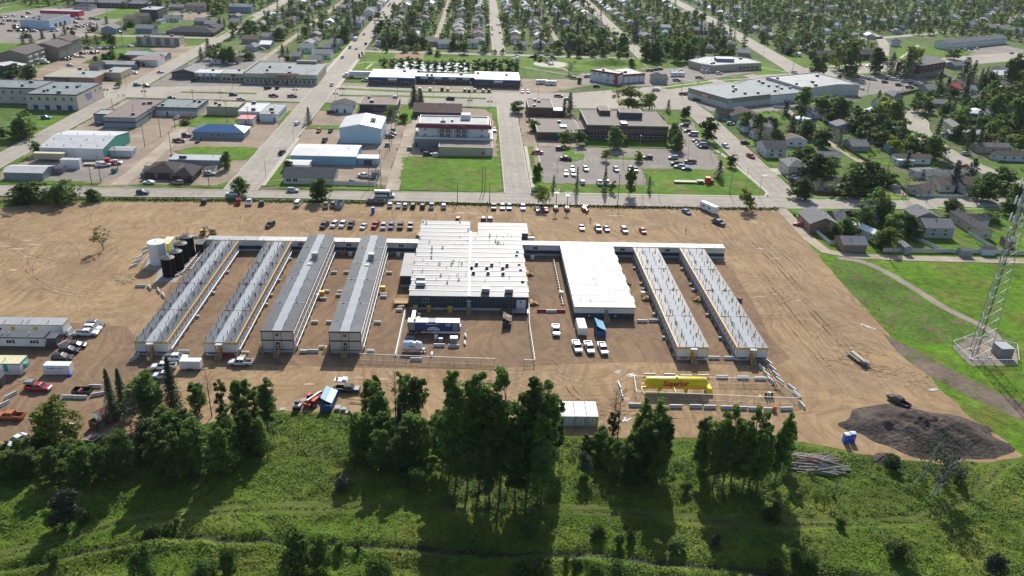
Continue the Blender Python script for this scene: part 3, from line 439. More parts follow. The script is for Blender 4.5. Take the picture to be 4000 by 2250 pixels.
# ---------------------------------------------------------------- ground sheets
def rough(poly,step=2.0,amp=.38):
 r=random.Random(len(poly)*7+int(poly[0][0])); out=[]
 for i in range(len(poly)):
  a,c=poly[i],poly[(i+1)%len(poly)]; d=hypot(c[0]-a[0],c[1]-a[1]); n=max(1,int(d/step)); nx,ny=-(c[1]-a[1])/(d or 1),(c[0]-a[0])/(d or 1)
  for k in range(n): f=k/n; j=r.gauss(0,amp) if k else 0; out.append((a[0]+(c[0]-a[0])*f+nx*j,a[1]+(c[1]-a[1])*f+ny*j))
 return out
def sheet(name, poly, z, m, kind='structure'):
 b=MB(); a=sum(poly[i][0]*poly[(i+1)%len(poly)][1]-poly[(i+1)%len(poly)][0]*poly[i][1] for i in range(len(poly)))
 if a<0: poly=list(reversed(poly))
 b.quad(*[(x,y,z) for x,y in poly]); o=b.obj(name,m); o['kind']=kind; return o
def strip(name, pts, w, z, m, kerb=0):
 """a road ribbon of width w along pts; kerb > 0 adds raised kerbs"""
 P=[Vector((x,y,0)) for x,y in pts]; L=[];R=[]
 for i,p in enumerate(P):
  d=(P[min(i+1,len(P)-1)]-P[max(i-1,0)]).normalized(); n=Vector((-d.y,d.x,0)); ww=w[min(i,len(w)-1)] if isinstance(w,(list,tuple)) else w
  L.append(p+n*ww/2); R.append(p-n*ww/2)
 b=MB()
 for i in range(len(P)-1): b.quad((R[i].x,R[i].y,z),(R[i+1].x,R[i+1].y,z),(L[i+1].x,L[i+1].y,z),(L[i].x,L[i].y,z))
 o=b.obj(name,m); o['kind']='structure'
 if kerb:
  k=MB()
  for E_ in (L,R):
   for i in range(len(P)-1): k.bar((E_[i].x,E_[i].y,.14),(E_[i+1].x,E_[i+1].y,.14),.5,.14)
  k=k.obj('kerb',M['walk']); k['kind']='structure'
 return o
def smooth(pts, n=6):
 out=[]
 for i in range(len(pts)-1):
  p0=pts[max(i-1,0)];p1=pts[i];p2=pts[i+1];p3=pts[min(i+2,len(pts)-1)]
  for k in range(n):
   t=k/n; out.append(tuple(.5*(2*p1[j]+(p2[j]-p0[j])*t+(2*p0[j]-5*p1[j]+4*p2[j]-p3[j])*t*t+(3*p1[j]-p0[j]-3*p2[j]+p3[j])*t**3) for j in (0,1)))
 out.append(pts[-1]); return out
sheet('ground',[(-3500,-400),(3500,-400),(3500,6500),(-3500,6500)],-2.2,M['yardgrass'])
sheet('town_ground',[(-1500,295),(1500,295),(1500,2600),(-1500,2600)],0,M['yardgrass'])
sheet('field',[(113,300),(420,300),(420,150),(175,157.6),(128,151.6),(121,142.6),(113,150)],.0,M['fieldE'])
siteW=[(-420,302),(-173,300),(-100,303),(16,303.5),(119,308),(117,239),(116,184),(117,160),(121,145),(104,142),(85,145),(81,147),(69,150.5),(45,151),(19,152),(-8,156),(-26,160),(-44,160.5),(-60,154),(-78,149),(-98,146),(-140,140),(-420,140)]
sheet('dirt_ground',rough(siteW,2.5,.5),.004,M['dirt'])
sheet('tracked_dirt',smooth([(80,304),(116,306),(117,239),(116,184),(117,160),(119,146),(100,145),(84,146),(80,158),(84,185),(90,220),(88,255),(80,262),(60,268),(40,272),(20,280),(60,300),(80,304)],4),.008,M['dirtE'])
sheet('gravel_yard',smooth([(-78,186),(-60,182),(-30,180),(0,180),(40,184),(80,184),(82,200),(84,230),(80,252),(40,253),(0,253),(-40,253),(-86,253),(-90,230),(-84,200),(-78,186)],4),.012,M['yard'])
sheet('office_yard',[(-200,145),(-120,146),(-82,150),(-72,170),(-80,184),(-92,200),(-120,204),(-200,204)],.008,M['yard'])
def meadow():
 xs=np.arange(-150,175,.6); ys=np.arange(60,166,.6); X,Y=np.meshgrid(xs,ys)
 def ny(pts): return np.interp(X,[p[0] for p in pts],[p[1] for p in pts])
 edge=ny([(-150,139),(-98,145),(-78,148),(-60,153),(-44,159.5),(-26,159),(-8,155),(19,151),(45,150),(69,149.5),(81,146),(90,144),(104,141),(121,143),(128,152),(175,158)])
 rs=np.random.RandomState(3)
 def vn(s,seed):
  r=np.random.RandomState(seed).rand(400,400); gx=(X+300)/s; gy=(Y+10)/s; ix=gx.astype(int)%399; iy=gy.astype(int)%399; fx=gx-gx.astype(int); fy=gy-gy.astype(int)
  fx=fx*fx*(3-2*fx); fy=fy*fy*(3-2*fy)
  return (r[ix,iy]*(1-fx)*(1-fy)+r[ix+1,iy]*fx*(1-fy)+r[ix,iy+1]*(1-fx)*fy+r[ix+1,iy+1]*fx*fy)-.5
 Z=vn(9,1)*1.0+vn(3.5,2)*.6+vn(1.3,4)*.45
 trk=ny([(-110,104),(-81,114.5),(-65,123),(-44,126.8),(-22,127.6),(1,127.2),(24,126.6),(39,124.5),(54,122.8),(86,123.5),(103,132),(112,140),(130,152)])
 dt=np.abs(Y-trk); Z=np.where(dt<2.0,Z*.3-.10+.08*np.cos(dt*4.2),Z)
 crk=ny([(-110,100),(-80,111),(-66,116.5),(-55,119.3),(-35,118.3),(-13,116.3),(1,115.5),(23,114.8),(37,112.6),(51,110.5),(80,107),(120,104)])
 dc=np.abs(Y-crk+1.0*vn(8,9)); Z=Z-.9*np.exp(-(dc/1.2)**2)+.7*np.exp(-((Y-crk+2.6)/1.5)**2)
 fade=np.clip((edge-Y)/5,0,1); fade=fade*fade*(3-2*fade); Z=Z*fade-np.where(Y>edge+4,(Y-edge-4)*.6,0)
 Z=np.where(Y>edge,np.minimum(Z,.0)-.012,Z+.06*fade)
 ny_,nx=X.shape; v=np.stack([X.ravel(),Y.ravel(),Z.ravel()],1)
 i=np.arange((ny_-1)*nx).reshape(ny_-1,nx)[:,:-1].ravel(); f=np.stack([i,i+1,i+nx+1,i+nx],1)
 me=bpy.data.meshes.new('meadow'); me.from_pydata(v.tolist(),[],f.tolist()); me.materials.append(M['meadow']); me.materials.append(M['rut']); me.materials.append(M['darkwet'])
 mi=np.zeros(len(f),int); fc=(i//nx),(i%nx); d1=dt[fc]; d2=dc[fc]; mi[(np.abs(d1-.9)<.42)]=1; mi[d2<.55]=2
 me.polygons.foreach_set('material_index',mi.tolist()); me.polygons.foreach_set('use_smooth',[True]*len(f)); me.update()
 o=link('meadow',me); o['kind']='structure'
 return X,Y,Z,dt,dc,edge
MX,MY,MZ,MDT,MDC,MED=meadow()
def mz(x,y):
 j=int(round((x+150)/.6)); i=int(round((y-60)/.6))
 if 0<=i<MZ.shape[0] and 0<=j<MZ.shape[1] and y<MED[i,j]: return float(MZ[i,j])
 return 0.0
w_=sheet('water',[(-9,113.2),(-4,113.3),(-1,114.6),(-5,116.4),(-12,116.8)],-.85,M['water'])
w_=sheet('water',[(58,106),(75,104),(95,103),(90,108),(66,110)],-.75,M['water'])
sheet('rough_verge',smooth([(122,255),(133,254),(136,240),(139,222),(150,206),(150,196),(128,196),(120,200),(117,225),(118,245),(122,255)],4),.006,M['verge'])
sheet('dark_soil_bank',smooth([(115,202),(119,194),(127,177),(134,166),(144,150),(138,147),(128,160),(119,174),(114.5,188),(115,202)],4),.012,M['soilpale'])
strip('footpath',smooth([(124,256.5),(130,254.5),(135,247),(139,232),(142,218),(147,206),(146,199),(138,196)]),[2.8]*36+[3,3.5,4.5,6,7,8,8][:7],.014,M['trail'])
sheet('tower_pad',[(130.9,194.2),(130.6,184),(143.5,184.5),(148.5,193.5),(140,199.5)],.02,M['trail'])
strip('footpath',smooth([(118,170),(122,160),(128,151),(134,140),(137,120)]),.6,.016,M['verge'])
strip('front_street',[(-420,309),(-173,309.5),(-78,311.5),(20,312.3),(119,313.2),(229,318),(300,322),(420,322)],[11,11.5,8.2,13,14,13,13,13],.120,M['road'],1)
MAIN=[(-92,316),(-92,480),(-92.5,600),(-93,1000),(-93,1500)]
strip('main_street',MAIN,13,.124,M['road'],1)
strip('left_street',[(-200.5,316),(-201,480),(-204,650),(-210,850),(-218,1400)],11,.124,M['road'],1)
strip('middle_street',[(17.5,318),(17.5,480)],10.5,.124,M['road'],1)
strip('middle_street',[(17.5,658),(17.5,900),(17.5,1500)],9.5,.124,M['road'],1)
strip('right_street',[(127.5,319),(128,470),(126,500)],12.5,.124,M['road'],1)
strip('third_street',[(130,600),(131,900),(138,1500)],10,.124,M['road'],1)
strip('diagonal_street',[(238,612),(243,745),(248,884),(250,1107),(252,1700)],[18,15,14,14,14],.128,M['road'],1)
sheet('highway',[(-420,473),(-190,474),(-42,473.5),(20,473),(120,478),(150,520),(195,560),(245,590),(300,612),(350,645),(480,708),(478,742),(340,676),(245,632),(200,600),(150,566),(118,545),(60,517),(20,514),(-84,522),(-190,505),(-420,505)],.116,M['road'])
strip('park_street',[(-86,652),(-20,652),(123,652)],8.5,.126,M['road'],1)
strip('back_lane',[(-140,319),(-141,380),(-148,440),(-150,472)],6.5,.120,M['lane'])
strip('back_lane',[(-33,319),(-33,372),(-33,470)],5.5,.120,M['lane'])
strip('back_lane',[(-34,664),(-33,900),(-32,1300)],4.5,.120,M['lane'])
strip('back_lane',[(69,664),(68,900),(66,1300)],4.5,.120,M['lane'])
strip('back_lane',[(-150,600),(-150,900),(-150,1300)],4.5,.120,M['lane'])
strip('back_lane',[(121,307.5),(120.5,273),(122,262),(130,258.2),(149,257),(200,256)],4.6,.120,M['lane'])
strip('back_lane',smooth([(185,489),(180,445),(181,406),(183,373),(182,346),(179.5,326)]),4.2,.120,M['lane'])
strip('curved_street',smooth([(300,520),(262,485),(253,462),(243,440),(237,412),(235,384),(239,360),(241,342),(236,325)]),[11]*60,.122,M['road'],1)
strip('west_street',[(-330,692),(-260,692),(-207,694)],9,.118,M['road'])
for y in (820,940): strip('cross_street',[(-86,y),(130,y+4)],9,.122,M['road'])
strip('east_street',smooth([(265,720),(330,780),(420,830),(560,930),(760,1150)]),10,.118,M['road'])
strip('east_street',smooth([(340,700),(380,790),(400,880),(430,1000),(440,1200)]),9,.118,M['road'])
strip('east_street',smooth([(250,900),(350,960),(500,1080),(620,1300)]),9,.118,M['road'])
strip('highway_service_road',[(-450,690),(-447,800),(-420,935),(-390,1080)],20,.118,M['road'])
for nm,poly,mk in [
 ('gravel_lot',[(-194,318),(-98.8,318),(-98.8,380),(-99,470),(-194,470)],'lot'),
 ('gravel_lot',[(-85,330),(-36,326),(-36,470),(-85,470)],'lot'),
 ('gravel_lot',[(-30,368),(10,372),(11.5,468),(-30,468)],'lot'),
 ('car_park',[(27,333),(72,333),(76,357),(114,358),(119,384),(119,450),(104,440),(100,392),(44,391),(27,389)],'asph'),
 ('gravel_lot',[(23.4,390),(52,391),(55,470),(23.4,470)],'lot'),
 ('gravel_lot',[(-195,507),(-98.8,507),(-98.8,528),(-99,620),(-195,640)],'asph'),
 ('gravel_lot',[(-84,513),(10,515),(40,512),(76,545),(72,562),(30,560),(30,532),(-84,530)],'lot'),
 ('gravel_lot',[(-260,474),(-206,474),(-206,590),(-290,636),(-300,560)],'lot'),
 ('car_park',[(-291,570),(-262,571),(-262,628),(-291,628)],'lot'),
 ('gravel_lot',[(-206.5,587),(-240,637),(-222,664),(-207,657)],'lot'),
 ('car_park',[(-450,640),(-310,640),(-306,700),(-318,790),(-340,860),(-450,850)],'asph'),
 ('car_park',[(118,545),(160,575),(208,611),(156,621),(122,611),(112,576)],'asph'),
 ('car_park',[(254,591),(307,614),(331,598),(312,574),(295,558),(257,536),(235,520),(205,500),(180,484),(148,465),(136,478),(130,515),(190,565)],'asph'),
 ('car_park',[(60,545),(76,545),(122,545),(122,572),(100,590),(76,590)],'asph'),
 ('courtyard',[(23.4,365),(31,365),(31,402),(24,402)],'lot'),
 ('driveway',[(134.5,352),(150,352),(150,362),(134.5,362)],'walk'),
 ('asphalt_yard',[(-171,324.5),(-169,338),(-146,339),(-145,322)],'asph'),
 ('car_park',[(-298,795),(-255,795),(-250,850),(-290,850)],'lot'),
 ('car_park',[(400,720),(425,725),(440,700),(460,705),(500,760),(495,785),(420,735)],'asph'),
]: LZ=globals().get('LZ',.004)+.004; sheet(nm,rough(poly,3,.5),LZ,M[mk])
for nm,poly in [
 ('corner_lawn',[(-33,366),(-8,370.4),(8,370.8),(11.6,363),(11.6,324),(9,319.5),(-30,320),(-31,340)]),
 ('lawn',[(-229,405),(-219,422),(-207,424),(-206.5,385),(-212,380),(-224,384)]),
 ('lawn',smooth([(-135,368),(-128,376),(-115,377),(-100,377),(-99,367),(-101,357),(-110,359),(-125,361),(-135,368)],3)),
 ('lawn',[(-194,344),(-193,368),(-191,360),(-191,344)]),
 ('lawn',[(-194,338),(-194,322),(-185,317.5),(-148,318.5),(-148,321.5),(-171,322.5),(-187,321)]),
 ('lawn',[(-137,318.5),(-132,322),(-121,320.5),(-103,321),(-99,326),(-99,318)]),
 ('lawn',[(-169,405),(-169,436),(-165.2,434),(-165.2,405)]),
 ('lawn',[(-150,411),(-145,437.5),(-124,437.5),(-122.5,430),(-111,429),(-111,415),(-123,412),(-140,413)]),
 ('lawn',[(-101.2,424),(-101.2,452),(-98.8,452),(-98.8,420)]),('lawn',[(-85.2,420.5),(-66,422),(-66,414),(-85.2,413)]),
 ('lawn',[(-85,454),(-85,470),(-80,470),(-79,452)]),('lawn',[(-65.5,450),(-66,471),(-63.3,471),(-63.3,452)]),
 ('lawn',[(-41,424),(-42,470),(-33.5,470),(-33.5,430)]),('lawn',[(-8,470),(-8,473),(8,473),(12,467),(12,430),(9.6,430),(9.4,455),(5,469)]),
 ('lawn',[(-78,324),(-84,321),(-85.6,327),(-84,331),(-78,330)]),('lawn',[(-78,318.7),(-78,323),(-57,323),(-40,322),(-38,318.7)]),
 ('lawn',[(-84.5,331),(-85,365),(-81,365),(-80.5,338),(-78,332)]),
 ('lawn',[(31,319.7),(31,332),(76,332),(74,357),(113,357.5),(115,381),(119.5,378),(120.4,330),(119,322),(113,320)]),
 ('lawn',[(24.5,365),(24.5,389),(28,390),(27.2,366)]),('lawn',[(24.5,322),(24.5,356),(30,356.5),(28.6,334),(32,331),(32,320)]),
 ('lawn',smooth([(40,368),(43,388),(46,389),(47,380),(51,379.5),(50,371),(44,366),(40,368)],3)),
 ('lawn',[(54.5,391.5),(55,404),(74,404),(72.5,391.5)]),('lawn',[(74.5,391.5),(76,404),(98,404),(101,391.5)]),
 ('lawn',[(89,358),(92,375),(95,375),(92,358)]),('lawn',[(62,372),(62,375),(74,375),(79,383),(80,370)]),
 ('lawn',[(105,442),(118.5,452),(118.5,470),(100,470),(99,445)]),('lawn',[(115,384),(119.6,382),(120,440),(116.5,430)]),
 ('park',[(-84.5,556),(-67,556),(-38,556),(28,558),(34,566),(33,597),(76,590),(76,584),(81,590),(121,598),(123.5,612),(123.5,646.5),(-85,646.5)]),
 ('lawn',[(120.5,541),(122,549),(158,572),(161,562),(124,536)]),('lawn',[(166,577),(190,592),(192,579),(171,565)]),
 ('lawn',[(205,620),(228,668),(229,655),(228,606),(200,596)]),('lawn',[(124,611),(122,655),(157,650),(152,618)]),
 ('lawn',[(248,630),(249,682),(258,676),(340,690),(333,677),(268,642)]),
 ('lawn',[(258,595),(262,603),(300,621),(340,645),(345,640),(300,613)]),
 ('lawn',[(345,690),(379,757),(400,768),(424,772),(440,735),(405,708),(380,692)]),
 ('lawn',[(-258,697.5),(-253,707),(-218,714),(-217,741),(-218,840),(-209.5,830),(-208.5,713),(-208.5,698)]),
 ('lawn',[(-220,650),(-211,658),(-211,683),(-223,681)]),
 ('lawn',[(-346,790),(-350,871),(-318,870),(-310,848),(-305,800),(-329,787)]),('lawn',[(-447,835),(-440,910),(-418,960),(-410,880),(-432,800)]),
 ('lawn',[(-360,590),(-362,640),(-305,650),(-296,628),(-310,575)]),('lawn',[(-291,563),(-291,620),(-286,622),(-282,583),(-279,551)]),
 ('lawn',[(-262,572),(-262,630),(-252,640),(-243,600),(-250,572)]),
 ('lawn',[(-285,640),(-262,640),(-262,688),(-290,688)]),('lawn',[(-295,740),(-265,740),(-258,765),(-285,765)]),
 ('lawn',[(137,319),(135,345),(141,352),(165,333),(180,325),(180,320)]),
 ('lawn',[(134.5,366),(150,364),(150,380),(134.5,380)]),('lawn',[(135,400),(146,400),(148,412),(134.5,414)]),
 ('lawn',[(183,380),(182,402),(200,404),(200,384)]),('lawn',[(160,326),(178,324),(178,345),(160,342)]),
 ('lawn',[(123.5,296),(124,306.5),(143,307.5),(143,303),(130,296)]),
 ('fenced_lawn',[(152,263),(158,287),(163.5,287),(163.5,262.5)]),('fenced_lawn',[(164,262.5),(164,286),(180,284),(180,262.5)]),
 ('lawn',[(182,262.5),(182,282),(205,300),(230,300),(230,262.5)]),('lawn',[(128,272),(130,285),(136,285),(136,272)]),
 ('lawn',[(187,306),(187,312),(225,313),(225,300)]),('lawn',[(150,445),(158,475),(175,478),(177,450)]),
 ('lawn',[(190,372),(200,368),(226,372),(222,382),(200,382)]),('lawn',[(245,345),(252,365),(280,385),(300,370),(280,340)]),
 ('lawn',[(216,420),(228,440),(240,455),(232,425),(230,400),(218,395)]),('lawn',[(250,430),(262,455),(280,470),(275,440)]),
 ('lawn',[(-134,600),(-103,600),(-101,650),(-134,650)]),('lawn',[(-130,610),(-112,655),(-100.5,660),(-100.5,720),(-130,700)]),
]: LN=globals().get('LN',0)+1; sheet(nm,rough(poly),.150+.004*(LN%5),M['lawn'])
for poly in [[(-171,489.5),(-171,493),(-128,494.5),(-128,490.5)],[(-85,510.5),(-84,515),(-41,511),(10,513.5),(10,509.5),(-43,506.5)],[(-80,491),(-80,495),(-42,497.5),(6,496.5),(6,492.5),(-42,493)],[(255,626),(257,632),(300,650),(300,644)]]:
 b=MB(); b.prism(poly,0,.21); o=b.obj('grass_median',M['lawn']); o['kind']='structure'
sheet('grass_verge',[(-420,296),(-173,296),(-150,302.3),(-84,304.5),(-40,304.2),(23,305),(60,304.2),(60,307),(104,307.5),(222,311),(222,311.5),(104,306),(23,303.4),(-40,302.6),(-84,302.8),(-150,298),(-300,250),(-420,250)],.018,M['verge'])
sheet('grass_verge',[(119.5,303),(119,308),(222,313),(222,309)],.018,M['lawn'])
for pts,w in [([(24,322),(24.2,390)],1.6),([(29.5,357),(29.5,391)],.6),([(30,319.6),(119,320.6),(122,326),(118.5,384),(112,410)],1.5),([(-84.5,322),(-84.7,395)],1.6),([(-84.6,512),(-84.8,646)],2),([(-99.8,513),(-100.2,700)],2),
     ([(-83,600),(-75,606),(-66,604)],1.6),([(-75.2,577),(-73,600)],1.6),([(35,600),(70,572),(62,600),(45,616)],1.6),([(120,611),(150,560)],1.4),([(118,540),(165,571),(240,600)],1.8),([(229,610),(204,640)],1.6),([(405,770),(350,690)],2.2),([(423,772),(470,735)],1.6),([(77,620),(95,636),(104,649)],1.2),([(-262,715),(-215,722)],1.2)]:
 strip('pavement',pts,w,.172,M['walk'])
b=MB(); b.lathe((54.5,617,0),[(13,.13),(13,.19),(.1,.20)],28); struct('park_plaza',b.obj('park_plaza',M['walk']))
sheet('volleyball_sand',[(-60,623),(-61,647),(-40,648),(-38,623)],.176,M['dirt'])
sheet('paddling_pool',[(-57,575),(-56,611),(-3,611),(-4,575)],.176,flatcol('pool_blue_slab',(.42,.52,.50),.7))
def mound(name, cx,cy,rx,ry,h,m,seed,rz=0,nr=22,na=44,rough=.12):
 r=random.Random(seed); b=MB(); ph=[r.uniform(0,6.28) for _ in range(8)]
 rings=[]
 for i in range(nr+1):
  t=i/nr; ring=[]
  for j in range(na):
   a=2*pi*j/na; k=1+.10*sin(2*a+ph[0])+.07*sin(5*a+ph[1])+.04*sin(9*a+ph[2])
   x=rx*k*t*cos(a); y=ry*k*t*sin(a); z=h*(cos(min(t,1)*pi)*.5+.5)**.8
   z*=1+rough*(sin(x*.9+ph[3])*sin(y*1.1+ph[4])+.6*sin(x*2.3+ph[5])*sin(y*2.7+ph[6]))
   if 0<t<1: z+=r.uniform(-1,1)*rough*h*.22*(1-t*.6)
   ring.append((x,y,max(z,0) if t<1 else -.05))
  rings.append(ring)
 n=0
 for i,rg in enumerate(rings): b.v+=rg
 for i in range(nr):
  for j in range(na):
   q=(j+1)%na; b.f.append((i*na+j,(i+1)*na+j,(i+1)*na+q,i*na+q)); b.m.append(0)
 return b.obj(name,m,None,(cx,cy,0),rz,smooth=True)
o=mound('topsoil_mound',103,153.8,19,10,3.4,M['soil'],5,-.10,rough=.16); o['kind']='structure'
o=mound('soil_heap',89.5,143.2,3.4,2.4,1.4,M['soil'],6); o['kind']='structure'
o=mound('grass_mound',98,626,22,14,4.2,M['lawn'],8,.3,rough=.05); o['kind']='structure'
def tracks():
 b=MB(); r=random.Random(11)
 def arc(cx,cy,R,a0,a1,w=.28):
  n=max(6,int(abs(a1-a0)*R/2))
  for off in (0,1.7):
   P=[(cx+(R+off)*cos(a0+(a1-a0)*i/n),cy+(R+off)*sin(a0+(a1-a0)*i/n)) for i in range(n+1)]
   for i in range(n):
    if r.random()<.2: continue
    (x0,y0),(x1,y1)=P[i],P[i+1]; d=hypot(x1-x0,y1-y0) or 1; nx,ny=-(y1-y0)/d*w/2,(x1-x0)/d*w/2
    b.quad((x0-nx,y0-ny,.016),(x1-nx,y1-ny,.016),(x1+nx,y1+ny,.016),(x0+nx,y0+ny,.016))
 for _ in range(26):
  arc(r.uniform(-10,70),r.uniform(165,185),r.uniform(5,14),r.uniform(0,6),r.uniform(0,6),.2)
 for _ in range(22): arc(r.uniform(84,112),r.uniform(165,300),r.uniform(6,22),r.uniform(0,6),r.uniform(0,6),.22)
 for _ in range(16): arc(r.uniform(10,100),r.uniform(270,296),r.uniform(5,16),r.uniform(0,6),r.uniform(0,6),.22)
 for _ in range(20): arc(r.uniform(-190,-100),r.uniform(205,296),r.uniform(10,40),r.uniform(0,6),r.uniform(0,6),.25)
 for _ in range(30):
  y=r.choice([r.uniform(152,181),r.uniform(260,299)]); x=r.uniform(-60,90) if y<200 else r.uniform(-190,80); R=r.uniform(150,400)
  arc(x,y+R,R,-pi/2,-pi/2+r.uniform(12,45)/R,.25)
 for _ in range(34):
  x=r.uniform(88,112); y=r.uniform(170,270); R=r.uniform(200,500); arc(x-R,y,R,-.02,r.uniform(10,40)/R,.22)
 o=b.obj('tyre_tracks',M['track']); o['kind']='stuff'
tracks()
b=MB(); r=random.Random(4)
for _ in range(240):
 cx,cy=r.choice([(105,181),(97,187),(-31,236),(-30,230),(-104,230),(116,176),(-49,178),(104,192)]); x,y=cx+r.gauss(0,2.8),cy+r.gauss(0,2.2); a=r.uniform(-.7,.7)+(1.4 if -60<cx<0 else 0); l=r.uniform(.4,1.5)
 b.loft([[(x-cos(a)*l,y-sin(a)*l,.0),(x-cos(a)*l,y-sin(a)*l+.02,.01),(x-cos(a)*l,y-sin(a)*l+.04,0)],[(x,y-.25,.0),(x,y,.12),(x,y+.2,0)],[(x+cos(a)*l,y+sin(a)*l,.0),(x+cos(a)*l,y+sin(a)*l+.02,.01),(x+cos(a)*l,y+sin(a)*l+.04,0)]])
o=b.obj('churned_mud_ridges',M['dirt']); o['kind']='stuff'
def cracks():
 b=MB(); r=random.Random(31)
 def line(x0,y0,x1,y1,z=.132):
  n=max(2,int(hypot(x1-x0,y1-y0)/5)); p=(x0,y0)
  for i in range(1,n+1):
   q=(x0+(x1-x0)*i/n+r.uniform(-.35,.35),y0+(y1-y0)*i/n+r.uniform(-.35,.35)); d=hypot(q[0]-p[0],q[1]-p[1]) or 1; nx,ny=-(q[1]-p[1])/d*.07,(q[0]-p[0])/d*.07
   b.quad((p[0]-nx,p[1]-ny,z),(q[0]-nx,q[1]-ny,z),(q[0]+nx,q[1]+ny,z),(p[0]+nx,p[1]+ny,z)); p=q
 for x in (-94,-90,15.5,19.5,126,129.5,-203,-198): line(x,325,x,468)
 for x in (15.5,19.5): line(x,662,x,900)
 for _ in range(150):
  x,w=r.choice([(-92,6),(17.5,4.8),(127.7,6),(-200.7,5)]); y=r.uniform(324,470); line(x-w,y+r.uniform(-1,1),x+w,y+r.uniform(-1,1))
 for _ in range(90): x=r.uniform(-190,220); line(x,306.5,x+r.uniform(-1,1),316)
 for y in (309,314): line(-180,y,115,y+1)
 o=b.obj('road_cracks',M['asph']); o['kind']='stuff'
 b=MB()
 for x in (-92,17.5,128):
  y=322
  while y<465: b.quad((x-.07,y,.136),(x+.07,y,.136),(x+.07,y+2.5,.136),(x-.07,y+2.5,.136)); y+=7
 y=478.5
 for yy in (480.5,501.5):
  x=-250
  while x<60:
   b.quad((x,yy,.122),(x+3,yy,.122),(x+3,yy+.14,.122),(x,yy+.14,.122)); x+=9
 for i in range(26): x=28+i*1.7 if i<26 else 0; b.quad((x*1.6-8,366.5,.12),(x*1.6-7.88,366.5,.12),(x*1.6-7.88,371.5,.12),(x*1.6-8,371.5,.12)) if 46<x*1.6-8<112 else None
 o=b.obj('road_markings',M['paint']); o['kind']='structure'
cracks()
def puddles():
 b=MB(); r=random.Random(41)
 S_=[(-160+r.uniform(-30,30),232+r.uniform(-6,40),0) for _ in range(16)]+[(r.uniform(-60,70),r.uniform(284,298),0) for _ in range(16)]+[(r.uniform(80,110),r.uniform(170,295),0) for _ in range(8)]+[(r.uniform(-60,40),r.uniform(163,176),0) for _ in range(8)]+[(-33+r.uniform(-1,1),r.uniform(340,465),.13) for _ in range(14)]+[(r.uniform(35,100),r.uniform(345,385),.10) for _ in range(10)]
 for i,(x,y,z) in enumerate(S_):
  a,c=r.uniform(.8,3.2)*(1.6 if z==0 and y>284 else 1),r.uniform(.3,1.0); n=14; k=[r.uniform(.55,1.1) for _ in range(n)]; z=z+.03 if z else .02
  if 105>x>25 and z>.05: z=.118
  b.quad(*[(x+a*k[j]*cos(2*pi*j/n),y+c*k[j]*sin(2*pi*j/n),z+.0004*i) for j in range(n)])
 o=b.obj('dried_puddles',M['puddle']); o['kind']='stuff'
puddles()
# ---------------------------------------------------------------- shared small parts
_mc={}
def shared(key, fn):
 if key not in _mc: _mc[key]=fn()
 return _mc[key]
def window(parent, w, h, loc, rz=0, name='window', double=True):
 """framed window, flat in local xz, facing -y"""
 def fn():
  b=MB(); t=.07
  b.box(-w/2,w/2,-.05,.0,-h/2,h/2,m=1)
  b.box(-w/2-t,w/2+t,-.07,.0,h/2,h/2+t); b.box(-w/2-t,w/2+t,-.09,.0,-h/2-t,-h/2)
  b.box(-w/2-t,-w/2,-.07,0,-h/2,h/2); b.box(w/2,w/2+t,-.07,0,-h/2,h/2)
  if double: b.box(-t/2,t/2,-.07,-.05,-h/2,h/2)
  return b.mesh('window',[M['frame'],M['glass']])
 if parent.location.y>262 or parent.location.y==0: return link(name, shared(('win',w,h,double),fn), parent, loc, rz)
 def fr():
  b=MB(); t=.07; b.box(-w/2-t,w/2+t,-.07,.0,h/2,h/2+t); b.box(-w/2-t,w/2+t,-.09,.0,-h/2-t,-h/2); b.box(-w/2-t,-w/2,-.07,0,-h/2,h/2); b.box(w/2,w/2+t,-.07,0,-h/2,h/2)
  if double: b.box(-t/2,t/2,-.07,-.05,-h/2,h/2)
  return b.mesh('window',M['frame'])
 o=link(name, shared(('winf',w,h,double),fr), parent, loc, rz); link('pane', shared(('pane',w,h),lambda:MB().box(-w/2,w/2,-.05,.0,-h/2,h/2).mesh('pane',M['glass'])), o); return o
def panelpart(name, w, h, loc, parent, m, rz=0, t=.06):
 return link(name, shared(('pp',name,w,h,t,m.name),lambda:MB().box(-w/2,w/2,-t,0,-h/2,h/2).mesh(name,m)), parent, loc, rz)
def stairs(label, x, y, h, rz=0, n=6, w=1.2, group='timber stairs at the camp buildings', m='wood'):
 """steps rising toward local +y, top landing at y=0"""
 t=thing('stairs',label,'stairs',(x,y,0),rz,group); run=.28; W_=w/2
 tr=shared(('tread',w,m),lambda:MB().box(-w/2,w/2,0,.30,0,.05).mesh('tread',M[m]))
 for i in range(n): link('tread',tr,t,(0,-.9-run*(n-i),h*(i+1)/(n+1)))
 b=MB(); b.box(-W_,W_,-.9,0,h-.07,h); b.obj('landing',M[m],t)
 for s in (-1,1):
  b=MB(); b.bar((s*W_,-.9-run*n,.1),(s*W_,-.9,h),.06,.28); b.obj('stringer',M[m],t)
  b=MB(); b.bar((s*W_,-.9-run*n,1.0),(s*W_,-.9,h+1.0),.09,.09); b.bar((s*W_,-.9,h+1.0),(s*W_,0,h+1.0),.09,.09)
  b.bar((s*W_,-.9-run*n,.55),(s*W_,-.9,h+.5),.05,.09)
  for (yy,zz) in ((-.9-run*n,0),(-.9,0)): b.bar((s*W_,yy,zz),(s*W_,yy,zz+1.0+(h if yy>-1 else 0)),.09)
  b.obj('handrail',M[m],t)
 return t
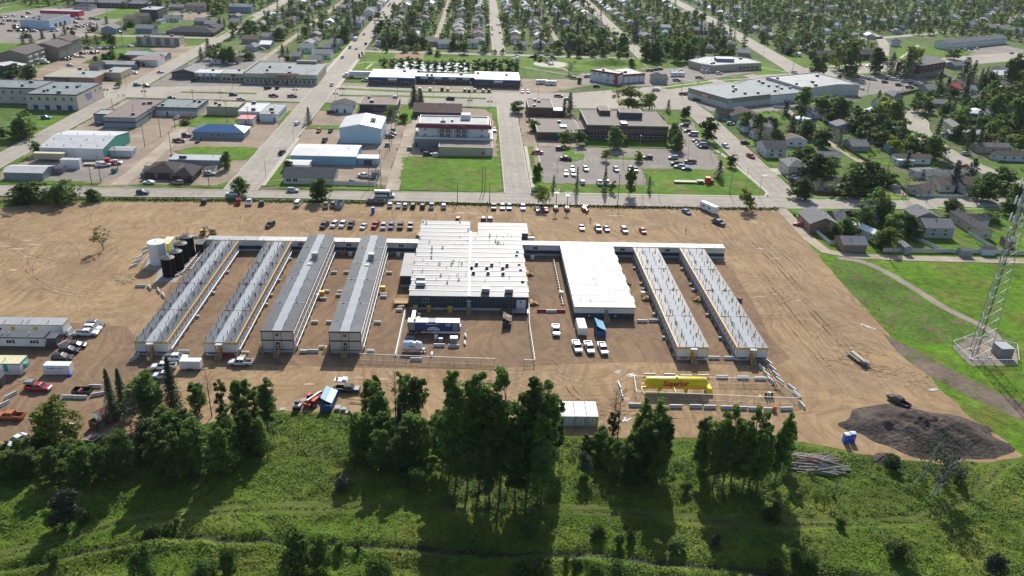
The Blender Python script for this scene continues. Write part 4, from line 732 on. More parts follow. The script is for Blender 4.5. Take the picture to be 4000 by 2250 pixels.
def ac_unit(parent,x,y,z,w=1.4,d=1.1,h=.9,m='metal'):
 def fn():
  b=MB(); b.box(-w/2,w/2,-d/2,d/2,.12,h); b.box(-w/2-.04,w/2+.04,-d/2-.04,d/2+.04,h,h+.05,m=1); b.box(-w/2+.1,w/2-.1,-d/2+.1,d/2-.1,0,.12,m=2)
  b.box(-w/2+.15,w/2-.15,-d/2-.02,-d/2,.25,h-.12,m=2); return b.mesh('rooftop_unit',[M[m],M['roofpale'],M['black']])
 return link('rooftop_unit',shared(('ac',w,d,h,m),fn),parent,(x,y,z))
def mushroom(parent,x,y,z,r=.28,h=.75):
 def fn():
  b=MB(); b.cyl((0,0,0),(0,0,h*.7),r*.5,n=8); b.lathe((0,0,h*.6),[(r,0),(r*1.05,.12),(r*.6,.28),(.05,.34)],10); return b.mesh('roof_vent',M['seam'])
 return link('roof_vent',shared(('mush',r,h),fn),parent,(x,y,z))

# ---------------------------------------------------------------- dormitory wings
def wing(name_label, x0, x1, y0, y1, trim, h=3.85, two=False, side=1, door_col='orange', labelkey=''):
 """long modular dormitory; side=+1: the wall turned to the camera is the east one"""
 t=thing('dormitory_wing',name_label,'building',((x0+x1)/2,y0,0),0,'modular dormitory wings')
 w=x1-x0; L=y1-y0; a=-w/2; c=w/2; fl=.85
 b=MB(); b.box(a+.08,c-.08,.08,L,fl+.14,h-.02); b.obj('wall',M['beige' if two else 'panel'],t)
 b=MB(); b.box(a+.16,c-.16,.16,L,0,fl); b.obj('skirting',M['skirt'],t)
 b=MB(); b.box(a+.03,c-.03,.03,L,fl,fl+.16); b.obj('floor_band',M['black'],t)
 b=MB()
 for X in (a+.07,c-.07): b.box(X-.06,X+.06,.02,.14,fl+.16,h-.3)
 if two:
  for X in (-1.0,.95): b.box(X-.05,X+.05,.02,.10,fl+.16,h-.3)
 k=0
 while k*3.66<L:
  for s in (-1,1): b.box(s*(w/2-.055)-.03,s*(w/2-.055)+.03,k*3.66-.03,k*3.66+.03,fl+.16,h-.3)
  k+=1
 b.obj('wall_joints',M[trim] if two else M['skirt'],t)['kind']='stuff'
 b=MB(); f=.44 if not two else .3
 b.box(a-.02,c+.02,-.10,.05,h-f,h+.04); b.box(a-.04,a+.05,.05,L,h-f,h); b.box(c-.05,c+.04,.05,L,h-f,h); b.obj('fascia',M[trim],t)
 if not two: b=MB(); e=c if side>0 else a; b.box(e-.13,e+.13,-.1,L,h+.02,h+.13); b.obj('edge_trim',M[trim],t)
 if two:
  b=MB(); b.box(a-.02,c+.02,-.03,.06,3.42,3.72); b.box(a-.03,a+.05,.06,L,3.42,3.6); b.box(c-.05,c+.03,.06,L,3.42,3.6); b.obj('floor_band',M[trim],t)
 secs=[0,17.8,34.8,50.4,L] if not two else [0,16.2,32,44,56,L]; r=random.Random(hash(name_label)%1000 if 0 else int(abs(x0)*7))
 rw0,rw1=-1.2,1.15
 for i in range(len(secs)-1):
  s0,s1=secs[i]+.06,secs[i+1]-.06
  for (u0,u1) in ((a-.02,rw0+.12),(rw1-.12,c+.02)):
   b=MB(); b.box(u0,u1,s0 if i else -.05,s1,h,h+.06); b.obj('roof_panel',M['roofgrey' if side>0 else 'roofglare'],t)
  b=MB(); n=10; Lp=[];Rp=[]
  for j in range(n+1):
   y=(s0 if i else -.05)+(s1-(s0 if i else -.05))*j/n
   Lp.append((rw0+(.09*sin(j*2.1+i)+r.uniform(-.05,.05)),y)); Rp.append((rw1+(.09*sin(j*1.7+i*2)+r.uniform(-.05,.05)),y))
  b.prism(Lp+Rp[::-1],h+.02,h+.12); b.obj('ridge_cover',M['ridge'],t)
  if i:
   b=MB(); b.box(a-.02,c+.02,secs[i]-.1,secs[i]+.1,h+.02,h+.14); b.obj('roof_seam',M['maroon' if not two else 'roofpale'] if not two else M['roofpale'],t)
   for X in (-2.6,1.9):
    b=MB(); b.cyl((X,secs[i],h+.1),(X,secs[i],h+.35),.16,n=8); b.obj('roof_drain',M['black'],t)
 if not two:
  b=MB(); b.box(2.55,2.60,.1,L,h+.06,h+.085); b.obj('roof_joint',M['dkmetal'],t)
  pipe=shared('ventpipe',lambda:MB().cyl((0,0,0),(0,0,1.15),.085,n=6).mesh('vent_pipe',M['dkmetal']))
  k=0; y=.9
  while y<L-1.5:
   dx=.35*((k%3)-1); dy=.0
   for j,X in enumerate((-3.3,-1.55,.9,2.9)):
    link('vent_pipe',pipe,t,(X+dx*.5+r.uniform(-.08,.08),y+r.uniform(-.25,.25)+(.3 if j==1 else 0),h+.05),sc=(1,1,r.choice([.8,1,1.05])))
   if k%2:
    for q in range(2): link('vent_pipe',pipe,t,(-1.9+q*.22,y+1.6,h+.05),sc=(1,1,.75)); link('vent_pipe',pipe,t,(2.1+q*.22,y+1.9,h+.05),sc=(1,1,.7))
   k+=1; y+=3.55
  for X in (-2.3,2.4):
   b=MB(); b.box(X-.07,X+.07,-.14,-.04,h-.30,h+.02); b.obj('wall_light',M['black'],t)
 else:
  b=MB(); y=L*.70; b.box(.35,2.05,y,y+1.9,h+.35,h+1.7); b.box(.25,2.15,y-.1,y+2.0,h+1.7,h+1.78,m=1); b.box(.5,1.9,y+.1,y+1.8,h+.05,h+.35,m=2); b.obj('air_handler',[M['metal'],M['roofpale'],M['black']],t)
  for i in range(5): b=MB(); b.cyl((1.2+i*.32,y-1.6-.2*(i%2),h+.05),(1.2+i*.32,y-1.6-.2*(i%2),h+.9),.07,n=6); b.obj('vent_pipe',M['metal'],t)
  b=MB(); b.box(.0,1.0,y-5.2,y-4.2,h+.3,h+.38); b.box(.1,.9,y-5.1,y-4.3,h+.05,h+.3,m=1); b.obj('roof_hatch',[M['roofwhite'],M['black']],t)
  post=shared('rpost',lambda:MB().cyl((0,0,0),(0,0,.7),.05,n=6).mesh('vent_pipe',M['dkmetal']))
  y=3
  while y<L-3:
   for X in (-1.25,1.35): link('vent_pipe',post,t,(X,y,h+.05))
   y+=5.3
  dot=shared('rdot',lambda:MB().cyl((0,0,0),(0,0,.12),.16,n=8).mesh('roof_drain',M['black']))
  y=6
  while y<L-3:
   for X in (-2.7,2.7): link('roof_drain',dot,t,(X,y,h+.05))
   y+=8.2
  for X in (-2.4,2.4): b=MB(); b.box(X-.07,X+.07,-.14,-.04,h-.24,h+.03); b.obj('wall_light',M['black'],t)
 y=2.0; zs=(2.55,) if not two else (2.35,5.25)
 while y<L-2:
  for z in zs:
   for s in (-1,1):
    window(t,.85 if not two else .7,1.0,(s*(w/2-.08),y,z),pi/2*s)
  y+=2.44 if not two else 2.9
 sx=side*(w/2+.38)
 b=MB(); b.cyl((sx,1,1.35),(sx,L-1,1.35),.13,n=8); b.obj('service_pipe',M['seam'] if side>0 else M['dkmetal'],t)
 if two:
  for z in (h-.9,3.0):
   b=MB(); b.box(side*(w/2-.06) if side<0 else w/2-.06,side*(w/2+.10) if side<0 else w/2+.10,.4,L,z,z+.14); b.obj('cable_tray',M['seam'],t)
 br=shared('pipe_bracket',lambda:MB().box(-.25,.25,-.05,.05,0,1.25).mesh('pipe_bracket',M['skirt']))
 y=2
 while y<L-1: link('pipe_bracket',br,t,(side*(w/2+.3),y,0)); y+=4.2
 if not two:
  b=MB(); b.box(-.48,.48,-.02,.06,fl+.12,h-.75); b.obj('door',M[door_col],t)
  for X in (-.75,.75): b=MB(); b.bar((X,-1.2,.2),(X,-1.2,h-.15),.09); b.bar((X,-1.2,h-.15),(X,0,h-.15),.09); b.obj('porch_post',M['black'],t)
  b=MB(); b.box(-.85,.85,-1.25,0,h-.12,h-.04); b.obj('porch_roof',M['skirt'],t)
  b=MB(); b.box(a+.9,-1.3,-.01,.15,fl-.32,fl-.16); b.box(1.3,c-.9,-.01,.15,fl-.32,fl-.16); b.obj('vent_slot',M['black'],t)
  b=MB(); b.box(-.22,.22,-.05,-.02,h-1.35,h-1.12); b.obj('door_sign',M['white'],t)
 else:
  b=MB(); b.box(-.45,.45,-.02,.06,fl+.12,3.0); b.obj('door',M['maroon'],t)
  b=MB(); b.box(-.18,.18,-.05,-.02,1.9,2.4); b.box(-.18,.18,-.05,-.02,1.3,1.7); b.obj('door_pane',M['white'],t)
  window(t,.8,.9,(-.05,.0,5.2),0)
 return t
wing('outermost left single storey wing with yellow trim, ending near parked white pickups',-84.1,-76,185,252.8,'yellow',side=1)
wing('second single storey yellow trimmed wing from the left, narrow court on each side',-67.2,-59.1,185,252.8,'yellow',side=1)
wing('two storey cream wing with maroon bands, left one of the pair',-53.3,-45.2,187,253.6,'maroon',h=6.3,two=True,side=1)
wing('two storey cream wing with maroon bands, right one beside the kitchen block',-36.3,-28.2,187,253.6,'maroon',h=6.3,two=True,side=1)
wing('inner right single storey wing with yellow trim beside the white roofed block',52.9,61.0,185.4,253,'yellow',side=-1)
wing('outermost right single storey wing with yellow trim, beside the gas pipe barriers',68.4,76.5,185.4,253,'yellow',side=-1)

# ---------------------------------------------------------------- corridor that joins the wings
def corridor(label,x0,x1,y0,y1,h,roofm,n,gaps=()):
 t=thing('corridor_building',label,'building',((x0+x1)/2,y0,0)); w=x1-x0; d=y1-y0
 b=MB(); b.box(-w/2,w/2,.08,d-.08,1.9,h-.02); b.obj('wall',M['panel'],t)
 b=MB(); b.box(-w/2+.01,w/2-.01,.06,d-.06,.75,1.9); b.obj('lower_wall',M['navy'],t)
 b=MB(); b.box(-w/2+.05,w/2-.05,.12,d-.12,0,.75); b.obj('skirting',M['skirt'],t)
 for i in range(n):
  a=-w/2+w*i/n; b=MB(); b.box(a+.03,a+w/n-.03,-.06,d+.06,h,h+.07); b.obj('roof_panel',roofm,t)
 b=MB(); b.box(-w/2-.02,w/2+.02,-.03,.07,h-.28,h); b.box(w/2-.05,w/2+.03,.07,d,h-.28,h); b.obj('fascia',M['yellow'],t)
 for q in gaps: window(t,1.5,.9,(q-(x0+x1)/2,.08,2.75),0)
 vp=shared('cvent',lambda:MB().cyl((0,0,0),(0,0,.3),.12,n=6).mesh('roof_vent',M['metal']))
 X=-w/2+2
 while X<w/2-1: link('roof_vent',vp,t,(X,.6,h+.06)); X+=5.2
 return t
corridor('grey roofed west end of the link corridor behind the black tanks',-86.5,-70.5,253.9,257.2,3.8,M['roofpale'],2)
corridor('white roofed link corridor joining the four left wings to the kitchen block',-70.3,-18.3,253.9,257.3,3.8,M['roofwhite'],5,(-56.5,-40.8,-23.8))
corridor('long white roofed link corridor joining the right wings to the kitchen block',16.1,84,254,257.4,3.8,M['roofwhite'],7,(20.5,49.5,64.6))
stairs('timber stairs at the east end of the right link corridor',84.6,255.6,.9,-pi/2,4)
stairs('dark timber stairs in the court between the second yellow wing and the cream wings',-42.6,253.6,.9,0,5,1.6)
stairs('timber stairs at the corridor beside the kitchen block',-27.2,253.6,.9,0,5)
for lab,x,y in [('timber stairs at the orange end door of the outermost left wing',-80.05,185),('timber stairs at the orange end door of the second wing from the left',-63.15,185),
 ('timber stairs at the maroon end door of the left cream wing',-49.3,187),('timber stairs at the maroon end door of the right cream wing',-32.3,187),
 ('timber stairs at the orange end door of the wing right of the white block',56.95,185.4),('timber stairs at the orange end door of the outermost right wing',72.45,185.4)]:
 stairs(lab,x,y,.95,0,7)
stairs('yellow timber side stairs at the front left corner of the left cream wing',-53.6,189.0,.95,pi/2*0,6,1.3)
stairs('yellow timber side stairs at the front left corner of the right cream wing',-37.2,189.2,.95,0,6,1.3)
stairs('timber side stairs half way up the wing right of the white block',52.6,221.5,.95,-pi/2,5,1.6)
stairs('timber side stairs half way up the outermost right wing',68.1,221.5,.95,-pi/2,5,1.6)
stairs('timber side stairs on the west wall of the second wing from the left',-67.4,227,.95,-pi/2,5,1.3)

# ---------------------------------------------------------------- white roofed middle block
def midblock():
 x0,x1,y0,y1,h=28.6,45.8,208.1,253.9,3.8
 t=thing('camp_block','wide white roofed camp block with yellow fascia and dark base','building',((x0+x1)/2,y0,0)); w=x1-x0; L=y1-y0
 b=MB(); b.box(-w/2+.06,w/2-.06,.06,L,1.9,h-.02); b.obj('wall',M['panel'],t)
 b=MB(); b.box(-w/2+.04,w/2-.04,.04,L,0,1.9); b.obj('lower_wall',M['navy'],t)
 b=MB(); b.box(-w/2-.03,w/2+.03,-.05,.06,h-.36,h); b.box(-w/2-.03,-w/2+.06,.06,L,h-.3,h); b.box(w/2-.06,w/2+.03,.06,L,h-.3,h); b.obj('fascia',M['yellow'],t)
 n=12; r=random.Random(2)
 for i in range(n):
  a=-.08+L*i/n; e=-.08+L*(i+1)/n; o=.35*(i%2)+r.uniform(0,.15)
  b=MB(); b.box(-w/2-.05,w/2+o,a+.05,e-.05,h,h+.08); b.obj('roof_panel',M['roofwhite'],t)
  if i:
   b=MB(); b.box(-w/2-.05,w/2+o,a-.14,a+.14,h+.06,h+.2); b.obj('roof_seam',M['seam'],t)
 for _ in range(16): mushroom(t,r.uniform(-7,7),r.uniform(3,43),h+.06,.14,.5)
 for i in range(1,7): X=-w/2+w*i/7; b=MB(); b.box(X-.03,X+.03,.02,.07,1.9,h-.36); b.obj('wall_joint',M['skirt'],t)
 b=MB(); b.box(.0,.95,-.02,.1,.95,3.1); b.obj('door',M['grey'],t)
 for X in (-4.4,3.2): b=MB(); b.box(X-.2,X+.2,-.05,.05,.9,1.2); b.obj('vent_box',M['white'],t)
 b=MB(); b.cyl((-w/2-2.3,8,.5),(-w/2-2.3,L-3,.5),.12,n=8); b.obj('service_pipe',M['seam'],t)
 s=shared('sleeper',lambda:MB().box(-.7,.7,-.1,.1,0,.3).mesh('pipe_sleeper',M['wood']))
 y=9
 while y<L-3: link('pipe_sleeper',s,t,(-w/2-2.3,y,0)); y+=1.9
midblock()
stairs('timber stairs at the grey front door of the white roofed block',37.7,208.1,.95,0,7)
stairs('timber side stairs on the east wall of the white roofed block',46.6,232.5,.95,pi/2,5,1.6)

# ---------------------------------------------------------------- kitchen and dining block
def mainblock():
 h=4.4; t=thing('camp_kitchen','large pale ribbed roof kitchen and dining block with navy walls','building',(-1.1,212.6,0)); xl,xr=-16.9,17.0
 def bx(name,m,*a): b=MB(); b.box(*a); return b.obj(name,m,t)
 bx('wall',M['navy'],xl+.06,-.02,.06,61,.8,h-.02); bx('wall',M['navy'],.02,xr-.06,.06,50.8,.8,h-.02)
 bx('skirting',M['skirt'],xl+.12,-.04,.12,60.9,0,.8); bx('skirting',M['skirt'],.04,xr-.12,.12,50.7,0,.8)
 n=17; L=61
 for i in range(n):
  a=L*i/n-.1; e=L*(i+1)/n-.1; o=.25*(i%2)
  bx('roof_panel',M['roofmain'],xl-.05-o,-.3,a+.06,e-.06,h,h+.08)
  if i: bx('roof_seam',M['seam'],xl-.05-o,-.3,a-.13,a+.13,h+.05,h+.2)
 n=14; L=50.8
 for i in range(n):
  a=L*i/n-.1; e=L*(i+1)/n-.1; o=.25*(i%2)
  bx('roof_panel',M['roofmain'],.3,xr+.05+o,a+.06,e-.06,h,h+.08)
  if i: bx('roof_seam',M['seam'],.3,xr+.05+o,a-.13,a+.13,h+.05,h+.2)
 bx('ridge_cover',M['seam'],-.3,.3,-.1,L,h+.08,h+.26)
 b=MB(); k=0
 while k<34: b.box(xl+.4+k*1.0,xl+.46+k*1.0,.02,.08,.85,h-.1); k+=1
 b.obj('wall_battens',M['grey'],t)['kind']='stuff'
 bx('wall',M['navy'],2.6,19.6,51.3,61,.6,h-.4);
 for i in range(3): bx('roof_panel',M['roofmain'],2.5,19.7,51.2+i*3.3,54.4+i*3.3,h-.38,h-.3)
 for i in range(3): bx('roof_seam',M['seam'],2.5,19.7,51.1+i*3.3,51.35+i*3.3,h-.34,h-.2)
 bx('wall',M['navy'],-20.6,-17.1,15.1,33,.8,3.7); bx('skirting',M['skirt'],-20.5,-17.2,15.2,32.9,0,.8)
 for i in range(2): bx('roof_panel',M['roofmain'],-20.8,-17.0,15.0+i*9,23.9+i*9,3.7,3.78)
 window(t,1.5,1.1,(-12.2,.06,2.9),0)
 bx('door',M['skirt'],-.35,.35,-.03,.06,.9,3.0); bx('porch_roof',M['skirt'],-.7,.7,-1.0,.0,3.2,3.3)
 bx('door',M['white'],13.6,16.2,-.03,.06,.9,3.5); bx('door_pane',M['glass'],14.5,15.1,-.06,-.03,2.6,2.95)
 for x,y in [(-15.6,9.6),(-15.3,6.0)]:
  b=MB(); b.box(x+.0,x+2.6,y,y+1.4,h+.3,h+1.25); b.box(x+.1,x+2.5,y+.1,y+1.3,h+.05,h+.3,m=1); b.box(x-.05,x+2.65,y-.05,y+1.45,h+1.25,h+1.32,m=2); b.obj('rooftop_unit',[M['metal'],M['black'],M['roofpale']],t)
 for x,y in [(3.6,2.0),(10.3,1.9)]:
  b=MB(); b.box(x,x+2.3,y,y+1.6,h+.4,h+1.5); b.box(x+.1,x+2.2,y+.1,y+1.5,h+.05,h+.4,m=1); b.box(x-.05,x+2.35,y-.05,y+1.65,h+1.5,h+1.57,m=2); b.obj('rooftop_unit',[M['metal'],M['black'],M['roofpale']],t)
 for x,y in [(2.1,22.4),(6.8,22.2),(11.5,22),(.6,19.7),(5.3,19.7),(10.1,19.6),(1.2,15.8),(5.6,15.7),(10.1,15.5)]: ac_unit(t,x,y,h+.08,.95,.95,.9)
 for x,y in [(-12.2,35.6),(-12.1,32),(-12,27.6),(-8.8,35.8),(-9.4,22.4),(-5.2,24),(-5.6,22.2),(-8.5,14),(-3.1,11.2),(-6.4,9),(-2.4,22.6),(-3.7,60),(-15.3,58),(-16.4,59.5),(-.8,52),(6.5,47),(8.3,42),(9,40.5),(-16.6,44)]: mushroom(t,x,y,h+.06,.36,1.0)
 r=random.Random(9)
 pp=shared('mpipe',lambda:MB().cyl((0,0,0),(0,0,.9),.07,n=6).mesh('vent_pipe',M['dkmetal']))
 for _ in range(46): link('vent_pipe',pp,t,(r.uniform(-15,15.5),r.choice([r.uniform(38,49),r.uniform(5,30),r.uniform(10,26)]),h+.05),sc=(1,1,r.uniform(.5,1.1)))
 for x,y in [(16.2,10),(16,18.5),(15.7,22.5),(15.6,33),(15.2,30)]:
  b=MB(); b.box(x-.9,x,y,y+.35,h+.1,h+.6); b.obj('exhaust_box',M['dkmetal'],t)
mainblock()
stairs('long timber stairs at the front of the kitchen block',-1.1,212.55,1.0,0,8)
stairs('timber stairs with wide deck at the right front corner of the kitchen block',9.4,212.5,1.0,0,6,2.2,m='wooddk')
stairs('upper timber side stairs on the east wall of the kitchen block',16.7,238.5,.95,pi/2,5,2.0)
stairs('lower timber side stairs on the east wall of the kitchen block',16.7,217.5,.95,pi/2,6,2.0)
stairs('timber stairs on the east wall of the rear extension of the kitchen block',19.3,271.5,.95,pi/2,4,1.6)
def deck(label,x,y,w,d,h):
 t=thing('timber_deck',label,'deck',(x,y,0)); n=int(d/.28)
 pl=shared(('dk',w),lambda:MB().box(0,w,0,.25,-.05,0).mesh('plank',M['wood']))
 for i in range(n): link('plank',pl,t,(0,i*.28,h))
 b=MB()
 for X in (0,w):
  for Y in (0,d): b.box(X-.07,X+.07,Y-.07,Y+.07,0,h+1.0)
 b.box(-.05,.05,0,d,h+.95,h+1.03); b.box(0,w,d-.05,d+.05,h+.95,h+1.03); b.box(0,w,d-.04,d+.04,h+.5,h+.58); b.obj('railing',M['wood'],t)
deck('pale timber deck with railing at the west front corner of the kitchen block',-22.6,214.6,4.4,3.6,1.0)
deck('small timber deck behind the annex of the kitchen block',-21.4,237.5,1.8,5.0,.9)
deck('timber landing at the rear west corner of the kitchen block',-19.8,268.5,1.7,4.5,.9)
def loading_dock():
 t=thing('loading_dock','grey loading dock platform below the white double door','platform',(11.2,207.4,0))
 b=MB(); b.box(0,4.6,2.4,5.1,.75,.9); b.box(.2,.4,2.6,4.8,0,.75); b.box(4.1,4.3,2.6,4.8,0,.75); b.obj('deck',M['metal'],t)
 b=MB();
 for X in (0,1.5,3,4.5): b.bar((X,2.4,.9),(X,2.4,1.9),.06)
 b.bar((0,2.4,1.9),(4.6,2.4,1.9),.06); b.bar((0,2.4,1.4),(4.6,2.4,1.4),.05); b.obj('railing',M['metal'],t)
 b=MB(); b.box(-3.2,0,2.6,4.4,.6,.75); b.obj('ramp',M['wooddk'],t)
loading_dock()

# ---------------------------------------------------------------- tanks
def tank(label,x,y,r,h,m,ladder=True,roofm=None,pl=False):
 t=thing('storage_tank',label,'tank',(x,y,0)); b=MB(); b.cyl((0,0,0),(0,0,h),r,n=28); b.obj('shell',M[m],t,smooth=False)
 b=MB(); b.lathe((0,0,h),[(r+.05,-.08),(r+.05,.06),(r*.5,.28),(.05,.42)],28); b.obj('tank_roof',M[roofm or m],t)
 b=MB()
 for X in (-.22,.22): b.bar((r*.6+X,-r*.86-.05,.3),(r*.6+X,-r*.86-.05,h+.9),.06)
 k=.5
 while k<h: b.bar((r*.6-.22,-r*.86-.05,k),(r*.6+.22,-r*.86-.05,k),.04); k+=.4
 b.obj('ladder',M['metal'] if m!='tankblk' else M['dkmetal'],t)
 if pl:
  b=MB()
  for a in (-.9,.9): b.bar((a,.0,h+.2),(a,.0,h+1.15),.1)
  b.bar((-.95,0,h+1.15),(.95,0,h+1.15),.1); b.bar((-.95,0,h+.7),(.95,0,h+.7),.06); b.obj('top_rail',M['teal'] if pl==2 else M['dkmetal'],t)
 b=MB(); b.cyl((0,0,h+.35),(0,0,h+.7),.2,n=8); b.obj('roof_vent',M[roofm or m],t)
 return t
tank('tall white round storage tank beside four black ones',-98.4,243.2,2.6,7.0,'tankwhite',roofm='seam')
tank('black round tank nearest the camera, first of four',-92.0,233.9,2.0,5.8,'tankblk',roofm='dkmetal',pl=2)
tank('second black round tank, just behind the nearest one',-91.3,238.9,2.0,5.8,'tankblk',roofm='dkmetal',pl=2)
tank('third black round tank, with dark rail on its top',-91.6,244.6,2.05,6.1,'tankblk',roofm='dkmetal',pl=1)
tank('farthest black round tank, next to the dark box',-91.3,249.8,2.05,6.4,'tankblk',roofm='dkmetal',pl=1)
b=MB(); b.box(-2.6,0,-3.2,3.2,0,2.5); b.box(-2.65,.05,-3.25,3.25,2.5,2.6,m=1); b.box(-.02,.02,-2.8,2.8,.2,2.3,m=1)
thing('storage_container','cream topped container between the white tank and the black tanks','container',(-98.3,255.8,0),me=b.mesh('storage_container',[M['tankyel'],flatcol('cream_roof',(.62,.57,.36))]))
b=MB(); b.box(-1.2,1.2,-2.2,2.2,0,2.7); b.box(-1.25,1.25,-2.25,2.25,2.7,2.78,m=1); b.box(-.5,.5,-2.24,-2.2,.2,2.1,m=1)
thing('pump_shed','black pump shed at the far end of the black tanks','shed',(-88.6,254.4,0),me=b.mesh('pump_shed',[M['black'],M['roofgrey']]))
sheet('tank_pad',[(-103.5,249.5),(-101.2,238),(-96.3,236.8),(-95,228.8),(-88.7,228.8),(-87.3,255),(-92,258),(-100,261)],.03,M['concdk'])
def piperun(label,pts,r,m,z,sl=1.6):
 t=thing('pipe_run',label,'pipe',(pts[0][0],pts[0][1],0)); X0,Y0=pts[0][:2]
 b=MB()
 for i in range(len(pts)-1):
  for o in (0,.55) if r<.14 else (0,): b.cyl((pts[i][0]-X0+o,pts[i][1]-Y0,z),(pts[i+1][0]-X0+o,pts[i+1][1]-Y0,z),r,n=6)
 b.obj('pipe',M[m],t)
 s=shared('sleeper2',lambda:MB().box(-.8,.8,-.12,.12,0,.25).mesh('sleeper',M['wooddk']))
 for i in range(len(pts)-1):
  d=hypot(pts[i+1][0]-pts[i][0],pts[i+1][1]-pts[i][1]); n=int(d/sl); a=atan2(pts[i+1][1]-pts[i][1],pts[i+1][0]-pts[i][0])
  for k in range(n): f=(k+.5)/n; link('sleeper',s,t,(pts[i][0]-X0+(pts[i+1][0]-pts[i][0])*f,pts[i][1]-Y0+(pts[i+1][1]-pts[i][1])*f,0),a+pi/2)
piperun('white insulated pipes from the black tanks to the outermost left wing',[(-90,232.5),(-88.6,235.5),(-88.4,252.6),(-84.4,252.8)],.15,'seam',.55)
piperun('second white pipe run on sleepers beside the outermost left wing',[(-87.0,237.2),(-86.9,251.0),(-84.4,251.0)],.15,'seam',.5)
piperun('thin cream gas pipe between two lines of barriers down to the vaporiser',[(75.3,184.5),(74.6,170.2)],.10,'wood',.5,1.9)

# ---------------------------------------------------------------- concrete barriers and blocks
def barrier_mesh(m,L=3.0):
 b=MB(); prof=[(-.3,0),(.3,0),(.3,.08),(.13,.35),(.09,.81),(-.09,.81),(-.13,.35),(-.3,.08)]
 b.loft([[(x,y,z) for y,z in prof] for x in (-L/2,L/2)]); b.box(-L/2+.05,L/2-.05,-.095,.095,.79,.83,m=1)
 for X in (-.75,.75): b.box(X-.3,X+.3,-.305,.305,0,.09,m=2)
 return b.mesh('concrete_barrier',[M[m],M['seam'] if m=='conc' else M[m],M['black']])
BARR=barrier_mesh('conc'); BARRR=barrier_mesh('redplas')
def barrier(x,y,rz,label,grp,me=None): return thing('concrete_barrier',label,'barrier',(x,y,0),radians(rz),grp,me or BARR)
rows=[('white topped barrier %s along the dirt edge left of the white tank','barriers left of the tanks',[(-106.2,254.6,60),(-105.2,251.2,70),(-105.6,246.6,75),(-105.2,243.4,70),(-105.0,239.6,65)]),
 ('loose concrete barrier %s in the scatter in front of the black tanks','loose barriers by the black tanks',[(-97.6,225.2,0),(-94.6,224.2,-55),(-91.3,222.2,-60),(-89.0,219.2,-60)]),
 ('barrier %s behind the tank pad','barriers behind the tank pad',[(-94.2,264.6,0),(-99.2,263.9,0)]),
 ('barrier %s north of the gas tank fence','barriers north of the gas tank',[(44.3,177.2,0),(49.3,177.1,0),(53.4,176.6,0),(57.8,176.8,0),(62.5,176.6,0),(67.7,176.3,0),(72.0,176,0)]),
 ('barrier %s south of the gas tank fence','barriers south of the gas tank',[(38.3,163.5,0),(47.9,163,0),(52.6,163.1,0),(55.9,162.9,0),(59.9,162.7,0),(63.1,162.5,0),(66.3,162.3,0),(70.0,162,-2),(74.0,162.4,2)]),
 ('barrier %s in the left line beside the cream gas pipe','barriers left of the gas pipe',[(74.1,181.4,-78),(74.3,178.2,-76),(74.4,175.2,-74)]),
 ('barrier %s in the right line beside the cream gas pipe','barriers right of the gas pipe',[(76.8,184,-72),(76.8,181,-74),(76.6,178,-74),(76.6,175,-72)]),
 ('barrier %s at the east end of the gas compound','barriers east of the gas compound',[(78.5,171.6,-72),(78.7,168.6,-72),(78.3,164.2,-82)]),
 ('barrier %s west of the gas compound, turned end on','barriers west of the gas compound',[(35.9,172.0,95),(35.9,168,90)]),
 ('barrier %s left of the inner right wing','barriers between block and wings',[(47.8,206.6,0),(51.2,207,0)]),
 ('barrier %s in front of the two right wings','barriers in front of the right wings',[(62.9,186.2,0),(67.0,186.2,0)]),
 ('barrier %s in front of the blue generator trailer','barriers by the generator',[(-8.6,191.2,0),(-4.8,191,0)]),
 ('barrier %s by the cream wings','barriers by the cream wings',[(-40.7,187.4,0),(-72.8,186.4,0)]),
 ('barrier %s beside the outermost left wing stairs','barriers by left stairs',[(-83.8,182.9,65)]),
 ('barrier %s in front of the white fuel tank','barriers by fuel tank',[(-14.1,183.8,0)]),
 ('barrier %s between parked cars and office trailers','barriers by office trailers',[(-103.6,195,65),(-104.2,189.8,65),(-105,165.4,62),(-104.8,161.6,62)]),
 ('barrier %s around the black rubbish bin','barriers around the black bin',[(-91.8,165,0),(-89.2,164.9,0),(-85.8,166.2,22),(-87.8,169.6,0)])]
ORD=['first','second','third','fourth','fifth','sixth','seventh','eighth','ninth','tenth','eleventh','twelfth','thirteenth','fourteenth','fifteenth','sixteenth']
for pat,grp,L_ in rows:
 L_=sorted(L_,key=lambda q:(q[0] if abs(q[2])<50 else -q[1]))
 for i,(x,y,a) in enumerate(L_):
  wd='' if len(L_)==1 else (ORD[i]+(' from the left' if abs(a)<50 else ' from the back'))
  barrier(x,y,a,'concrete '+(pat.replace('loose concrete ','loose ').replace('white topped ','')%wd).replace('  ',' '),grp)
barrier(19.9,212.3,0,'red and white barrier, left one of two between the kitchen and white blocks','red barriers',BARRR)
barrier(25.1,212.3,0,'red and white barrier, right one of two between the kitchen and white blocks','red barriers',BARRR)
barrier(22.5,212.1,0,'grey concrete barrier between the two red ones','red barriers')
barrier(-61.4,184.9,0,'red barrier behind the white pickup loaded with timber','red barriers',BARRR)
def side_fence_line():   # pale barriers standing on end to end west of the generator
 for i in range(9):
  barrier(-19.5+.05*i,187.2+2.75*i,88,'pale barrier %s from the front in the line west of the generator'%ORD[i],'barrier line west of the generator')
side_fence_line()
def blk():
 b=MB(); b.box(-.9,.9,-.38,.38,0,.72)
 for X in (-.6,-.2,.2,.6): b.box(X-.1,X+.1,-.18,.18,.72,.84)
 return b.mesh('concrete_block',M['conc'])
